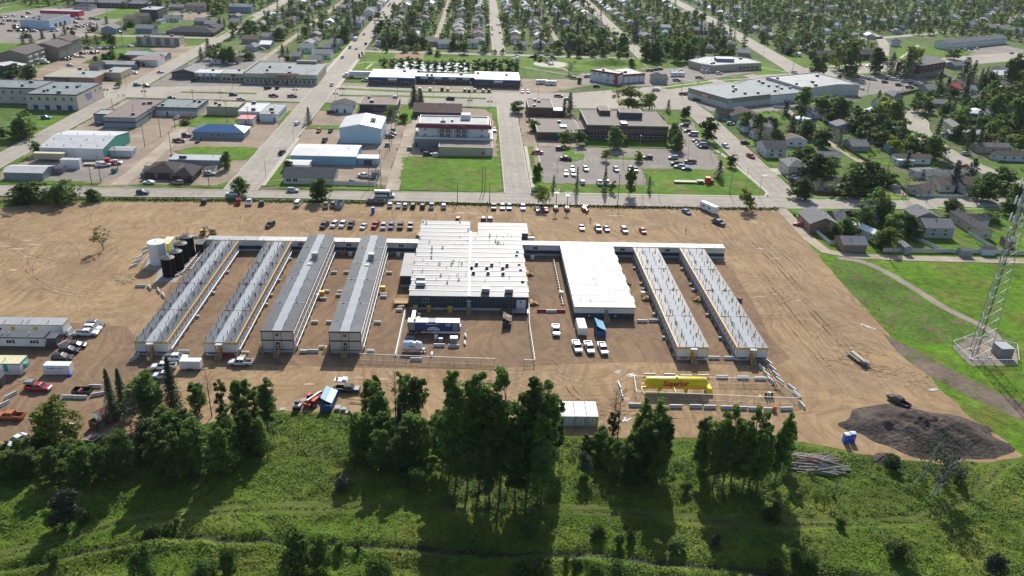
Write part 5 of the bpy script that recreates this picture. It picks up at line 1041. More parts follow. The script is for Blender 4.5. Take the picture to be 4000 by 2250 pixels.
BLK=blk(); spots=[(-43.1,237.1),(-39.2,237.3),(-26.1,237.4),(-43.1,223.4),(-39.0,223.2),(-39.1,220.8),(-43.2,218.3),(-26.3,221.9),(-26.1,220.2),(-43.0,203.6),(-39.0,203.7),(-26.0,203.8),(-20.8,211.6),(-20.4,213.5),(-43.0,187.3),(-38.6,189.6),(-26.0,187.7),(-57.4,186.2),(-60.6,214.2)]
BLKL={0:'concrete block farthest up the court between the cream wings',1:'concrete block against the right cream wing, level with the rooftop unit',2:'concrete block farthest up the court left of the kitchen block',3:'concrete block just behind the left yellow box',4:'concrete block behind, of the pair against the right cream wing',5:'concrete block in front, of the pair against the right cream wing',6:'concrete block just in front of the left yellow box',7:'concrete block behind, of the pair below the right yellow box',8:'concrete block in front, of the pair below the right yellow box',9:'concrete block in the lower middle of the court between the cream wings',10:'concrete block against the right cream wing near its front end',11:'concrete block left of the generator in the court',12:'concrete block beside the west barrier line',13:'concrete block lying askew beside the pale timber deck',14:'concrete block at the front of the left cream wing',15:'concrete block between the front barrier and the yellow side stairs',16:'concrete block at the front right corner of the right cream wing',17:'concrete block at the front of the second wing, beside the red barrier',18:'concrete block in the court right of the second wing'}
for i,(x,y) in enumerate(spots): thing('concrete_block',BLKL[i],'concrete block',(x,y,0),.5 if i==13 else 0,'concrete ballast blocks',BLK)
def cabinet(name,label,x,y,w,d,h,m,top=None,cat='cabinet',grp=None,rz=0):
 b=MB(); b.box(-w/2,w/2,-d/2,d/2,.08,h); b.box(-w/2-.04,w/2+.04,-d/2-.04,d/2+.04,h,h+.07,m=1); b.box(-w/2+.1,w/2-.1,-d/2-.03,-d/2,.25,h-.15,m=2); b.box(-w/2,w/2,-d/2+.05,d/2-.05,0,.08,m=2)
 return thing(name,label,cat,(x,y,0),rz,grp,b.mesh(name,[M[m],M[top or m],M['black'] if m in('metal',) else M[m]]))
for (x,y),l in zip([(-43.9,220.4),(-26.7,224.3),(-12.4,211.6),(-6.4,211.3),(-16.2,211.7)],['yellow distribution box at the left cream wing','yellow distribution box at the right cream wing','smaller yellow box at the front wall of the kitchen block','larger yellow box at the front wall of the kitchen block','yellow box behind the duct at the kitchen block corner']):
 cabinet('distribution_box',l,x,y,1.3 if x!=-12.4 else 1.1,1.0,1.7,'yellow','tankyel','box','yellow distribution boxes')
for (x,y),l in zip([(-45,219.4),(19.4,251),(26.4,223.6),(20.4,267.6),(19.0,267.4),(-24.5,251.5),(-40,251.3)],['white cabinet beside the left yellow distribution box','white cabinet east of the kitchen block in the court','white cabinet beside the long pipe of the white block','white utility cabinet behind the link corridor','grey utility cabinet behind the link corridor','white cabinet below the corridor window','white cabinet under the corridor stairs']):
 cabinet('utility_cabinet',l,x,y,1.2,.8,1.2,'white','seam','cabinet','white utility cabinets')
UB=shared('ub',lambda:MB().box(-.4,.4,-.3,.3,.15,.75).box(-.3,.3,-.2,.2,0,.15).mesh('heat_trace_box',M['conc']))
for x,ys,l in [(51.9,(244,232,228,221,211,197),'west wall of the inner right wing'),(67.4,(244,232,228,220.5,211,197),'west wall of the outer right wing'),(-58.4,(247,230.5,220,214),'east side of the second wing'),(-75.2,(236,221,206),'east wall of the outermost left wing')]:
 for i,y in enumerate(ys): thing('heat_trace_box','pale box %s from the back along the %s'%(ORD[i],l),'box',(x,y,0),0,'pale boxes along the wings',UB)
cabinet('white_cabinet','white topped cabinet behind the timber stairs halfway up the right wings',51.2,224.5,1.1,.8,1.1,'white','seam','cabinet')
cabinet('crate','wooden crate on the dirt right of the outermost right wing',79.9,221.4,1.2,1.2,1.0,'wooddk',None,'crate')

# ---------------------------------------------------------------- generator trailer, fuel tank
def text(txt,size,loc,rot,m,parent,name='lettering',ext=.012,bold=False,align='CENTER'):
 c=bpy.data.curves.new(name+'_curve','FONT'); c.body=txt; c.size=size; c.extrude=ext; c.align_x=align; c.align_y='CENTER'; c.resolution_u=2; c.materials.append(M[m])
 if bold: c.offset=size*.035
 q=bpy.data.objects.new('tmp',c); me=bpy.data.meshes.new_from_object(q); bpy.data.objects.remove(q)
 o=link(name,me,parent,loc); o.rotation_euler=rot; return o
def wheelmesh(r,w):
 def fn():
  b=MB(); b.cyl((0,-w/2,0),(0,w/2,0),r,n=14); b.cyl((0,-w/2-.01,0),(0,w/2+.01,0),r*.55,n=10,m=1); return b.mesh('wheel',[M['tyre'],M['rim']])
 return shared(('wh',r,w),fn)
def generator():
 t=thing('generator_trailer','navy blue power trailer with white globe and lettering','generator',(-17.3,197.6,0)); L=13.9; d=2.6
 b=MB(); b.box(0,L,0,d,1.15,3.7); b.obj('body',M['genblue'],t)
 for i in range(28):
  if 11<=i<=14: continue
  b=MB(); b.box(L*i/28+.02,L*(i+1)/28-.02,-.05,d+.05,3.7,3.76+.03*(i%2)); b.obj('roof_panel',M['genroof'],t)
 b=MB(); b.box(L*11/28+.1,L*13/28-.05,.1,d-.1,3.55,3.8); b.box(L*13/28+.05,L*15/28-.1,.1,d-.1,3.55,3.8); b.obj('radiator',M['black'],t)
 for x0,x1 in ((.15,1.9),(12.0,13.5)): b=MB(); b.box(x0,x1,-.04,0,1.4,3.5); b.obj('louvre_panel',M['grey'],t)
 for x0,x1 in ((3.9,4.8),(9.1,10.0)):
  b=MB();
  for (p,q,r_,s_) in ((x0,x1,3.2,3.24),(x0,x1,1.5,1.54),(x0,x0+.04,1.5,3.2),(x1-.04,x1,1.5,3.2)): b.box(p,q,-.03,0,r_,s_)
  b.obj('door',M['grey'],t)
 b=MB(); b.box(2.0,2.8,-.03,0,1.8,2.3); b.obj('control_panel',M['dkmetal'],t)
 text('POWER & HVAC',.46,(6.6,-.03,3.2),(pi/2,0,0),'wlet',t,bold=True)
 b=MB(); b.cyl((10.35,-.04,3.2),(10.35,0,3.2),.2,n=14); b.box(10.7,11.5,-.03,0,3.2,3.32); b.box(10.7,11.4,-.03,0,3.02,3.1); b.box(10.3,11.5,-.03,0,2.8,2.86); b.box(10.3,11.3,-.03,0,2.62,2.68); b.obj('logo',M['wlet'],t)
 b=MB(); b.cyl((10.35,-.06,3.2),(10.35,-.04,3.2),.07,n=8); b.obj('logo_mark',M['genblue'],t)
 cx,cz,R,H_=6.9,1.35,1.75,1.15
 for i in range(6):
  for j in range(3):
   a0=-1+2*(i+.07)/6; a1=-1+2*(i+.93)/6; v0=(j+.08)/3; v1=(j+.9)/3
   f=lambda a,v:(cx+R*sin(a*pi/2)*cos(v*pi/2),-.025,cz+H_*sin(v*pi/2))
   b=MB(); b.quad(f(a0,v0),f(a1,v0),f(a1,v1),f(a0,v1)); b.obj('globe_gore',M['wlet'],t)
 b=MB(); b.box(.2,L-.2,.3,d-.3,.85,1.15); b.obj('chassis',M['black'],t)
 for X in (.9,1.9,3.0):
  for Y in (.1,d-.1): link('wheel',wheelmesh(.5,.3),t,(X,Y,.5))
 b=MB(); b.box(3.6,6.6,-.05,.05,.75,1.15); b.obj('fuel_box',M['grey'],t)
 for i in range(6): b=MB(); b.box(6.8+i*1.15,7.85+i*1.15,-.25,.1,.65,1.1); b.obj('cable_cover',M['seam'],t)
 for X in (11,12.6): b=MB(); b.box(X-.1,X+.1,.2,.4,0,.9); b.obj('landing_leg',M['metal'],t)
 b=MB(); b.box(L,L+.35,.4,d-.4,.9,2.4); b.obj('end_cabinet',M['white'],t)
 ac_unit(t,1.9,1.2,3.75,.5,.5,.5)
generator()
def fueltank():
 t=thing('fuel_tank','white horizontal fuel tank on skid behind the wire fence','tank',(-15.4,188.6,0))
 b=MB(); b.lathe((-2.2,0,1.65),[(.1,-.38),(.75,-.25),(1.1,0),(1.1,4.4),(.75,4.65),(.1,4.78)],24,ax='x'); b.obj('shell',M['tankwhite'],t,smooth=True)
 b=MB(); b.box(-2.6,3.4,-1.0,-.8,.1,.35); b.box(-2.6,3.4,.8,1.0,.1,.35)
 for X in (-1.6,1.6): b.box(X-.15,X+.15,-.9,.9,.2,.9)
 b.obj('skid',M['metal'],t)
 for X in (-.4,1.3): b=MB(); b.cyl((X,0,2.7),(X,0,2.95),.3,n=12); b.obj('hatch',M['seam'],t)
 b=MB()
 for X in (-2.4,.4): b.bar((X,.9,2.6),(X,.9,3.6),.06)
 b.bar((-2.4,.9,3.6),(.4,.9,3.6),.06); b.bar((-2.4,-.1,2.95),(-2.4,.9,3.6),.05); b.box(-2.4,.4,.3,.9,2.72,2.76); b.obj('walkway',flatcol('blue_steel',(.05,.16,.4)),t)
 b=MB(); b.cyl((2.4,-.3,1.2),(3.5,-.3,1.2),.1,n=8); b.cyl((3.5,-.3,.3),(3.5,-.3,1.6),.08,n=8); b.cyl((2.5,.3,.7),(3.6,.3,.7),.1,n=8); b.box(2.6,3.2,-.5,.5,.35,.9); b.obj('pump',M['seam'],t)
 text('TANKS',.5,(-.1,-1.08,1.9),(pi/2,0,0),'blet',t,bold=True)
 b=MB(); b.box(-.9,.9,-1.12,-1.07,1.5,1.54); b.obj('small_print',M['redlet'],t)
fueltank()
cabinet('transformer','grey green cabinet with white roof in front of the generator',-4.8,192.9,1.9,1.5,1.9,'grey','seam','cabinet')
cabinet('meter_box','small white box under the middle of the generator',-9.6,195.4,.9,.6,1.1,'white','seam','box'); cabinet('meter_box','white and grey fan box in front of the generator',-8.3,193.8,1.0,.7,1.1,'grey','seam','box')
for (x,y,l) in [(-1.8,196.8,'white wrapped bundle nearest the right end of the generator'),(-1.9,192.6,'white wrapped bundle lying in front of the generator end'),(-10.3,186.6,'white wrapped bundle by the wire fence')]:
 b=MB(); r=random.Random(int(x*10))
 b.loft([[(.35*k*cos(a)+r.uniform(-.05,.05),i*.55-1.0,.4+.38*k*sin(a)) for a in [j*pi/4 for j in range(8)]] for i,k in enumerate((.4,.9,1,.8,.3))]); thing('wrapped_bundle',l,'bundle',(x,y,0),r.uniform(-.3,.3),'white wrapped bundles',b.mesh('wrapped_bundle',M['seam']))
def ducts():
 t=thing('air_duct','galvanised air duct between the generator and the kitchen block','duct',(-16.8,200.5,0))
 for i in range(5): b=MB(); b.box(0,1.0,i*2.1,i*2.1+2.0,1.2,1.7); b.box(.1,.3,i*2.1+.5,i*2.1+.7,0,1.2,m=1); b.box(.7,.9,i*2.1+.5,i*2.1+.7,0,1.2,m=1); b.obj('duct_segment',[M['metal'],M['dkmetal']],t)
 b=MB(); b.box(-.5,.9,-.4,0,1.2,2.0); b.obj('duct_elbow',M['metal'],t)
ducts()
for i in range(4): cabinet('yellow_white_box','white topped box %s from the generator beside the duct'%ORD[i],-15.0,201.5+i*2.3,.85,.8,.9,'yellow','white','box','white topped boxes by the duct')
# ---------------------------------------------------------------- gas compound
def gastank():
 t=thing('propane_tank','long yellow propane tank with red lettering on yellow legs','tank',(49.3,170.3,0))
 b=MB(); R=1.35; b.lathe((-6.9,0,2.55),[(.12,-.85),(.7,-.72),(1.12,-.4),(R,0),(R,13.8),(1.12,14.2),(.7,14.52),(.12,14.65)],32,ax='x'); b.obj('shell',M['tankyel'],t,smooth=True)
 for X in (-4.0,2.6):
  b=MB(); b.loft([[(X-.3,-1.1,1.7),(X+.3,-1.1,1.7),(X+.3,1.1,1.7),(X-.3,1.1,1.7)],[(X-.15,-1.0,.1),(X+.15,-1.0,.1),(X+.15,1.0,.1),(X-.15,1.0,.1)]]); b.obj('leg',M['tankyel'],t)
 b=MB()
 for Y in (-1.5,1.5): b.bar((-8.0,Y,.2),(8.4,Y,.2),.16,.22)
 for X in (-8.0,-4,0,2.6,8.4): b.bar((X,-1.5,.2),(X,1.5,.2),.14,.2)
 b.bar((-8,-1.5,.2),(-8.1,1.5,1.2),.12); b.bar((-8.1,1.5,1.2),(-6.8,1.5,1.2),.12)
 for X in (4.4,5.0,5.6): b.bar((X,-1.0,.2),(X+.3,.6,1.5),.14,.2)
 b.obj('skid_frame',M['tankyel'],t)
 b=MB(); b.loft([[(7.1,-1.3,1.7),(8.6,-1.3,1.5),(8.6,1.0,1.5),(7.1,1.0,1.7)],[(7.4,-1.5,.3),(9.0,-1.5,.2),(9.0,1.2,.2),(7.4,1.2,.3)]]); b.obj('valve_cover',M['tankyel'],t)
 b=MB(); b.cyl((.0,0,3.85),(0,0,4.15),.32,n=12); b.obj('manhole',M['tankyel'],t)
 b=MB(); b.bar((6.3,-1.0,3.4),(6.2,0,4.5),.07); b.bar((6.3,-1.36,2.3),(6.3,-1.0,3.4),.06); b.obj('relief_valve',M['metal'],t)
 a=radians(68); ny=-cos(radians(22))*R;
 text('Superior',1.75,(-.35,-1.30,2.85),(radians(75),0,0),'redlet',t,bold=True,ext=.05)
 text('Propane',.55,(.9,-1.18,1.98),(radians(105),0,0),'blet',t,bold=True,ext=.04)
 for X,Z,s in ((-2.55,3.62,.26),(.95,3.55,.2)):
  pts=[(0,1),(.2,.6),(.45,.7),(.4,.35),(.85,.4),(.7,.1),(.95,-.1),(.4,-.45),(.1,-.4),(.08,-.8),(-.08,-.8),(-.1,-.4),(-.4,-.45),(-.95,-.1),(-.7,.1),(-.85,.4),(-.4,.35),(-.45,.7),(-.2,.6)]
  b=MB(); b.quad(*[(X+px_*s,-.92+.55*pz*s*-1*-.6,Z+pz*s*.8) for px_,pz in reversed(pts)]); o=b.obj('leaf_mark',M['redlet'],t)
 return t
gastank()
def vap():
 t=thing('vaporiser_unit','small gas vaporiser unit with yellow stand in the fenced compound','gas unit',(71.4,167.8,0))
 for X in (-.6,.15,.9): b=MB(); b.cyl((X,0,.25),(X,0,1.5),.3,n=12); b.obj('cylinder',M['dkmetal'] if X!=.15 else M['metal'],t)
 b=MB(); b.box(-1.0,1.3,-.5,.5,.05,.25); b.bar((-1,-.4,1.5),(1.3,-.4,1.5),.07); b.bar((.1,.1,1.5),(.1,.1,2.1),.06); b.obj('skid',M['dkmetal'],t)
 b=MB(); b.bar((-1.8,-.3,.1),(-1.5,.3,1.5),.1); b.bar((-1.5,.3,1.5),(-1.1,-.3,.3),.08); b.bar((-2.3,0,.4),(-1.6,0,.5),.1); b.obj('stand',M['tankyel'],t)
vap()
M['mesh']=bpy.data.materials.new('chain_link')
M['mesh'].use_nodes=True
def _ml():
 n=M['mesh'].node_tree.nodes; l=M['mesh'].node_tree.links; b=n['Principled BSDF']; b.inputs['Base Color'].default_value=(.42,.43,.43,1); b.inputs['Roughness'].default_value=.5
 t=n.new('ShaderNodeBsdfTransparent'); m=n.new('ShaderNodeMixShader'); m.inputs[0].default_value=.17; l.new(t.outputs[0],m.inputs[1]); l.new(b.outputs[0],m.inputs[2]); l.new(m.outputs[0],n['Material Output'].inputs[0])
_ml()
def fence(label,pts,h=1.8,kind='wire',sp=3.0,group=None,rail='metal',post='metal',boards=None,closed=False):
 pts=[Vector((p[0],p[1],0)) for p in pts]; o0=pts[0].copy(); t=thing('fence',label,'fence',(o0.x,o0.y,0),0,group)
 if closed: pts.append(pts[0])
 pm=shared(('post',h,kind,post),lambda:(MB().cyl((0,0,0),(0,0,h+.05),.05,n=6) if kind=='wire' else MB().box(-.07,.07,-.07,.07,0,h+.08)).mesh('post',M[post]))
 for i in range(len(pts)-1):
  a,b_=pts[i]-o0,pts[i+1]-o0; d=(b_-a).length; n=max(1,round(d/sp)); ang=atan2((b_-a).y,(b_-a).x)
  for k in range(n+(1 if i==len(pts)-2 else 0)): link('post',pm,t,a+(b_-a)*k/n)
  if kind=='wire':
   b=MB(); b.bar((a.x,a.y,h),(b_.x,b_.y,h),.09); b.bar((a.x,a.y,.1),(b_.x,b_.y,.1),.03); b.obj('rail',M['seam'],t)
   b=MB(); b.quad((a.x,a.y,.05),(b_.x,b_.y,.05),(b_.x,b_.y,h),(a.x,a.y,h)); b.obj('wire_mesh',M['mesh'],t)
  else:
   W_=d/n
   bm_=shared(('fb',round(W_,2),h,boards),lambda:_boards(W_,h,boards))
   for k in range(n): link('fence_panel',bm_,t,a+(b_-a)*k/n,ang)
 return t
def _boards(W_,h,m):
 b=MB(); n=max(3,int(W_/.3))
 for i in range(n): b.box(.08+(W_-.16)*i/n+.01,.08+(W_-.16)*(i+1)/n-.01,-.03,.0,.08,h-.03*(i%2))
 b.box(.05,W_-.05,0,.05,.3,.4); b.box(.05,W_-.05,0,.05,h-.35,h-.25); return b.mesh('fence_panel',M[m])
fence('white railed wire fence around the gas compound',[(39.8,174.2),(73.2,173.8),(74.5,173.6),(78.0,165.2),(76.6,164.8),(39.2,167.2)],1.8,closed=True)
fence('wire fence in front of the white fuel tank',[(-28.3,183.8),(-7.6,182.6),(5.7,182.0)],1.8)
fence('wire fence running down from the corner of the kitchen block',[(16.2,214),(15.6,202.2),(15.9,181.9)],1.8)
fence('short wire fence stub at the foot of the long wire fence',[(13.2,182.1),(15.7,181.9)],1.6)
fence('wire fence beside the white storage tank',[(-101.8,238.3),(-102.2,245.2),(-100.5,247)],1.8)
fence('wire fence around the lattice tower pad',[(130.9,194.2),(130.6,184),(143.5,184.5),(148.3,193.3),(140,199.3)],1.8,closed=True)
# ---------------------------------------------------------------- containers, trailers, bins, machines
def container(label,x,y,w,d,h,wall,roof,rz=0,grp=None,ribs=True,cat='container',name='shipping_container',z0=.0):
 t=thing(name,label,cat,(x,y,0),rz,grp)
 b=MB(); b.box(-w/2,w/2,-d/2,d/2,z0,h-.06); b.obj('body',M[wall],t)
 b=MB(); b.box(-w/2-.03,w/2+.03,-d/2-.03,d/2+.03,h-.06,h+.02)
 if ribs:
  n=max(4,int(max(w,d)/.9))
  for i in range(n):
   if w>d: X=-w/2+w*(i+.5)/n; b.box(X-.12,X+.12,-d/2+.1,d/2-.1,h+.02,h+.05)
   else: Y=-d/2+d*(i+.5)/n; b.box(-w/2+.1,w/2-.1,Y-.12,Y+.12,h+.02,h+.05)
 b.obj('roof',M[roof],t)
 b=MB()
 for s in (-1,1):
  for q in (-1,1): b.box(s*w/2-.07,s*w/2+.07,q*d/2-.07,q*d/2+.07,z0,h-.05)
 b.obj('corner_posts',M[wall] if wall!='white' else M['skirt'],t)
 return t
for i,x in enumerate((19.2,21.85,24.5,27.15)):
 t=container('white shipping container with pale roof, %s from the left of the row of four'%ORD[i],x+.1,158.2,2.44,6.06,2.6,'white','roofwhite',-.02,'row of white shipping containers')
 b=MB(); b.box(-.03,.03,-3.08,-3.03,.15,2.4); b.box(-.9,-.84,-3.1,-3.05,.15,2.4); b.box(.84,.9,-3.1,-3.05,.15,2.4); b.obj('door_bars',M['metal'],t)
def cargo(label,x,y,w,d,h,rz,wall='white',roof='seam',wheels=True,name='cargo_trailer',cat='trailer',tongue=1):
 t=thing(name,label,cat,(x,y,0),rz); z0=.45 if wheels else .12
 b=MB(); c=.18; b.loft([[(X,Y*k,Z) for Y,Z in ((-d/2,z0),(d/2,z0),(d/2,h-c),(d/2-c,h),(-d/2+c,h),(-d/2,h-c))] for X,k in ((-w/2,1),(w/2-.2,1),(w/2,.94))]); b.obj('body',M[wall],t)
 b=MB(); b.box(-w/2+.05,w/2-.2,-d/2+c,d/2-c,h,h+.03); b.obj('roof',M[roof],t)
 if wheels:
  for X in (-.45,.4):
   for Y in (-d/2,d/2): link('wheel',wheelmesh(.36,.22),t,(X,Y,.36))
  b=MB(); b.bar((w/2-.1,-.4,.45),(w/2+1.1,0,.45),.1); b.bar((w/2-.1,.4,.45),(w/2+1.1,0,.45),.1); b.obj('tow_bar',M['black'],t)
 b=MB(); b.box(-w/2-.04,-w/2,-d/2+.15,d/2-.15,z0+.1,h-.2); b.obj('rear_door',M[roof],t)
 return t
cargo('white cargo trailer beside the dark spruce and white pickups',-68.5,178.7,5.0,2.2,2.5,.0)
cargo('bright white enclosed trailer facing the camera behind three white pickups',29.8,200.6,6.0,2.5,2.6,-pi/2+.02,roof='roofwhite')
t=cargo('long white storage unit with dark lettering in the left yard',-99.0,176.2,6.1,2.4,2.5,.0,wheels=False,name='storage_unit',cat='container')
b=MB(); b.box(-2.0,-1.75,-1.24,-1.2,1.75,2.05); b.quad((-1.6,-1.23,1.78),(-.2,-1.23,1.78),(-.2,-1.23,1.98),(-1.6,-1.23,1.98)); b.box(.2,1.9,-1.23,-1.2,1.86,1.92); b.box(.3,1.5,-1.23,-1.2,1.7,1.74); b.obj('lettering',M['blet'],t)
b=MB(); b.box(-.45,.45,-.3,.3,0,.45); b.box(-.3,.3,-.2,.2,.45,.55); thing('blue_tarp_bag','bright blue bag at the corner of the white storage unit','bag',(-95.9,174.6,0),me=b.mesh('blue_tarp_bag',M['toilet']))
def office(label,x1,y0,L,d,h,wall,roof,trim,base,rz=0.02,shut=None,win=(),doors=()):
 t=thing('office_trailer',label,'office trailer',(x1,y0,0),rz)
 b=MB(); b.box(-L,0,.02,d-.02,.9,h-.05); b.obj('wall',M[wall],t)
 b=MB(); b.box(-L+.03,-.03,.05,d-.05,0,.9); b.obj('skirting',M[base],t)
 n=int(L/3)
 for i in range(n): b=MB(); b.box(-L+L*i/n+.02,-L+L*(i+1)/n-.02,-.05,d+.05,h-.05,h+.03); b.obj('roof_panel',M[roof],t)
 b=MB(); b.box(-L,.06,-.06,.04,h-.28,h-.04); b.box(-.02,.06,.04,d,h-.28,h-.04); b.obj('fascia',M[trim],t)
 for X in win:
  window(t,1.3,.9,(X,.0,2.2),0)
  if shut:
   b=MB(); b.box(X+.85,X+1.4,-.05,0,1.7,2.7); b.obj('shutter',M[shut],t)
 for X,m in doors: b=MB(); b.box(X-.5,X+.5,-.05,0,.9,2.9); b.obj('door',M[m],t)
 for X in (-4,-9,-10.5,-15): b=MB(); b.cyl((X,d*.4,h),(X,d*.4,h+.6),.1,n=8); b.box(X-.2,X+.2,d*.4-.2,d*.4+.2,h+.6,h+.66); b.obj('roof_vent',M['metal'],t)
 return t
t=office('yellow trimmed office trailer with white gas bottles at its end',-105.6,193.8,24,4.0,3.6,'panel','roofpale','yellow','grey',0.0,None,(-16,),[(-12.5,'orange'),(-6.9,'orange'),(-19,'orange')])
for i in range(3): b=MB(); b.lathe((.6,.8+i*.9,0),[(.3,.05),(.38,.2),(.38,1.5),(.2,1.7)],12); b.obj('gas_bottle',M['seam'],t)
office('old grey office trailer with dark red shutters',-107.3,187.3,22,3.8,3.4,'skirt','roofgrey','black','dkmetal',0.0,'maroon',(-2.8,-8.6,-13.0))
t=office('pale green walled office trailer with cream roof',-107.2,174.9,16,3.9,3.1,'panel','cream_roof','teal','panel',.0,None,(),[(-3.4,'teal')])
b=MB(); b.box(0,.7,1.5,2.6,1.0,2.2); b.obj('air_conditioner',flatcol('mint_box',(.10,.42,.34)),t)
t=office('white office trailer with navy end steps at the left edge',-111.0,168.6,14,3.8,3.1,'panel','roofwhite','skirt','panel',.0)
b=MB(); b.box(0.1,2.2,.4,3.2,.0,2.4); b.obj('porch_box',M['navy'],t)
t=thing('entry_porch','dark boxed entry porch at the end of the grey office trailer','porch',(-107.0,187.6,0)); b=MB(); b.box(0,2.2,.3,3.0,0,2.9); b.obj('wall',M['dkmetal'],t); b=MB(); b.box(-.1,2.3,.2,3.1,2.9,3.0); b.obj('roof',M['roofgrey'],t)
def planks(label,x,y,n,L,rz,z=0.0,seed=1,m='wood'):
 t=thing('timber_planks',label,'planks',(x,y,0),rz); r=random.Random(seed)
 for i in range(n):
  b=MB(); a=r.uniform(-.25,.25); X,Y=r.uniform(-.5,.5),i*.24-n*.12; b.bar((X-L/2*cos(a),Y-L/2*sin(a),.06+.03*(i%3)),(X+L/2*cos(a),Y+L/2*sin(a),.06+.03*(i%3)),.2,.06); b.obj('plank',M[m],t)
planks('boards on the ground at the end of the pale green office trailer',-105.8,173.4,3,2.6,1.0)
planks('loose yellow planks on the dirt right of the black flatbed truck',-26.6,165.8,4,4,.02,seed=3)
planks('loose planks on the dirt beyond the blue bin',-25.8,163.6,3,4,.0,seed=4,m='wooddk')
planks('bleached poles at the grass edge behind the big poplars',-6.5,159.0,4,5,.15,seed=5)
planks('yellow boards glimpsed behind the left spruces',-65.8,160.6,6,3.2,.1,seed=6)
planks('scattered white boards on the ground right of the shipping containers',35.2,157.8,5,2.0,.9,seed=8,m='white')
planks('white pallet boards on the dirt north west of the gas tank',39.8,177.6,5,1.6,.3,seed=9,m='white')
planks('slatted pallet on the dirt north west of the gas tank',36.7,179.0,6,1.6,.2,seed=10,m='conc')
planks('white survey boards at the edge of the field',112.5,205.5,3,4.5,-.9,seed=11,m='white')
planks('pale boards lying east of the black pickup',114.3,172.0,3,2.2,.3,seed=12,m='white')
def bin_(label,x,y,w,L,h,body,lid,rz,open_=.6,grp=None):
 """rubbish skip with slanted hinged lid"""
 t=thing('rubbish_skip',label,'skip',(x,y,0),rz,grp)
 b=MB(); k=.08
 b.box(-w/2,w/2,-L/2,L/2,.15,.3); b.box(-w/2,-w/2+k,-L/2,L/2,.3,h); b.box(w/2-k,w/2,-L/2,L/2,.3,h); b.box(-w/2+k,w/2-k,-L/2,-L/2+k,.3,h); b.box(-w/2+k,w/2-k,L/2-k,L/2,.3,h)
 for i in range(6): Y=-L/2+L*(i+.5)/6; b.box(-w/2-.07,-w/2,Y-.06,Y+.06,.3,h-.1); b.box(w/2,w/2+.07,Y-.06,Y+.06,.3,h-.1)
 b.obj('body',M[body],t)
 if lid:
  b=MB(); y0,y1=-L/2+L*(1-open_)*.35,L/2; ht=1.25
  b.loft([[(w/2+.05,y0,h+.05),(w/2+.05,y1,h+.05),(w/2+.05,y1,h+.12),(w/2+.05,y0,h+.12)],[(-w*.05,y0,h+ht*.5),(-w*.05,y1,h+ht*.5),(-w*.05,y1,h+ht*.5+.07),(-w*.05,y0,h+ht*.5+.07)],[(-w/2-.05,y0+.2,h+ht),(-w/2-.05,y1,h+ht),(-w/2-.05,y1,h+ht+.07),(-w/2-.05,y0+.2,h+ht+.07)]]); b.obj('lid',M[lid],t)
  b=MB(); b.quad((-w/2,y1-.02,h),(w/2,y1-.02,h+.05),(-w/2,y1-.02,h+ht)); b.obj('lid_end',M[body],t)
 b=MB(); r=random.Random(int(x))
 for i in range(10): X=r.uniform(-w/2+.3,w/2-.3); Y=r.uniform(-L/2+.3,L/2-.3); b.bar((X-.3,Y,h*.55),(X+r.uniform(-.5,.5),Y+r.uniform(-.5,.5),h*.6+r.uniform(0,.3)),.25,.15,m=i%3)
 b.obj('rubbish',[M['white'],M['wooddk'],M['bluelid']],t)['kind']='stuff'
 return t
bin_('blue skip with pale blue slanting lid beside the red telehandler',-32.6,163.0,2.5,6.4,1.9,'bluebin','bluelid',-.10)
bin_('skip with rusty patched lid in the yard right of the generator',9.6,203.9,2.3,4.6,1.7,'dkmetal','rust',-.08)
bin_('blue lidded skip in front of the white roofed block stairs',34.9,200.0,2.4,5.8,1.9,'bluebin','bluelid',.03,.8)
bin_('rust red skip half hidden by the dead conifer',-79.8,155.2,2.4,6.2,1.9,'rust','rust',-.55)
bin_('low dark open skip by the front street verge',-37.5,302.6,6.6,2.3,1.6,'dkmetal',None,0)
bin_('grey green skip beside the parked pickups under the verge tree',-50.6,298.6,2.4,5.6,1.8,'grey',None,0)
t=thing('rubbish_bin','black square bin holding a pink bundle, ringed by barriers','skip',(-89.8,167.2,0)); b=MB()
b.box(-2,2,-1.1,1.1,.1,.2); b.box(-2,-1.92,-1.1,1.1,.2,1.1); b.box(1.92,2,-1.1,1.1,.2,1.1); b.box(-1.92,1.92,-1.1,-1.02,.2,1.1); b.box(-1.92,1.92,1.02,1.1,.2,1.1); b.obj('body',M['black'],t)
b=MB(); b.cyl((-.6,-.5,.5),(-.1,.5,.8),.4,n=8); b.obj('pink_bundle',flatcol('pink_plastic',(.62,.12,.2)),t)
def wheel4(t,r,w,xs,d):
 for X in xs:
  for Y in (-d,d): link('wheel',wheelmesh(r,w),t,(X,Y,r))
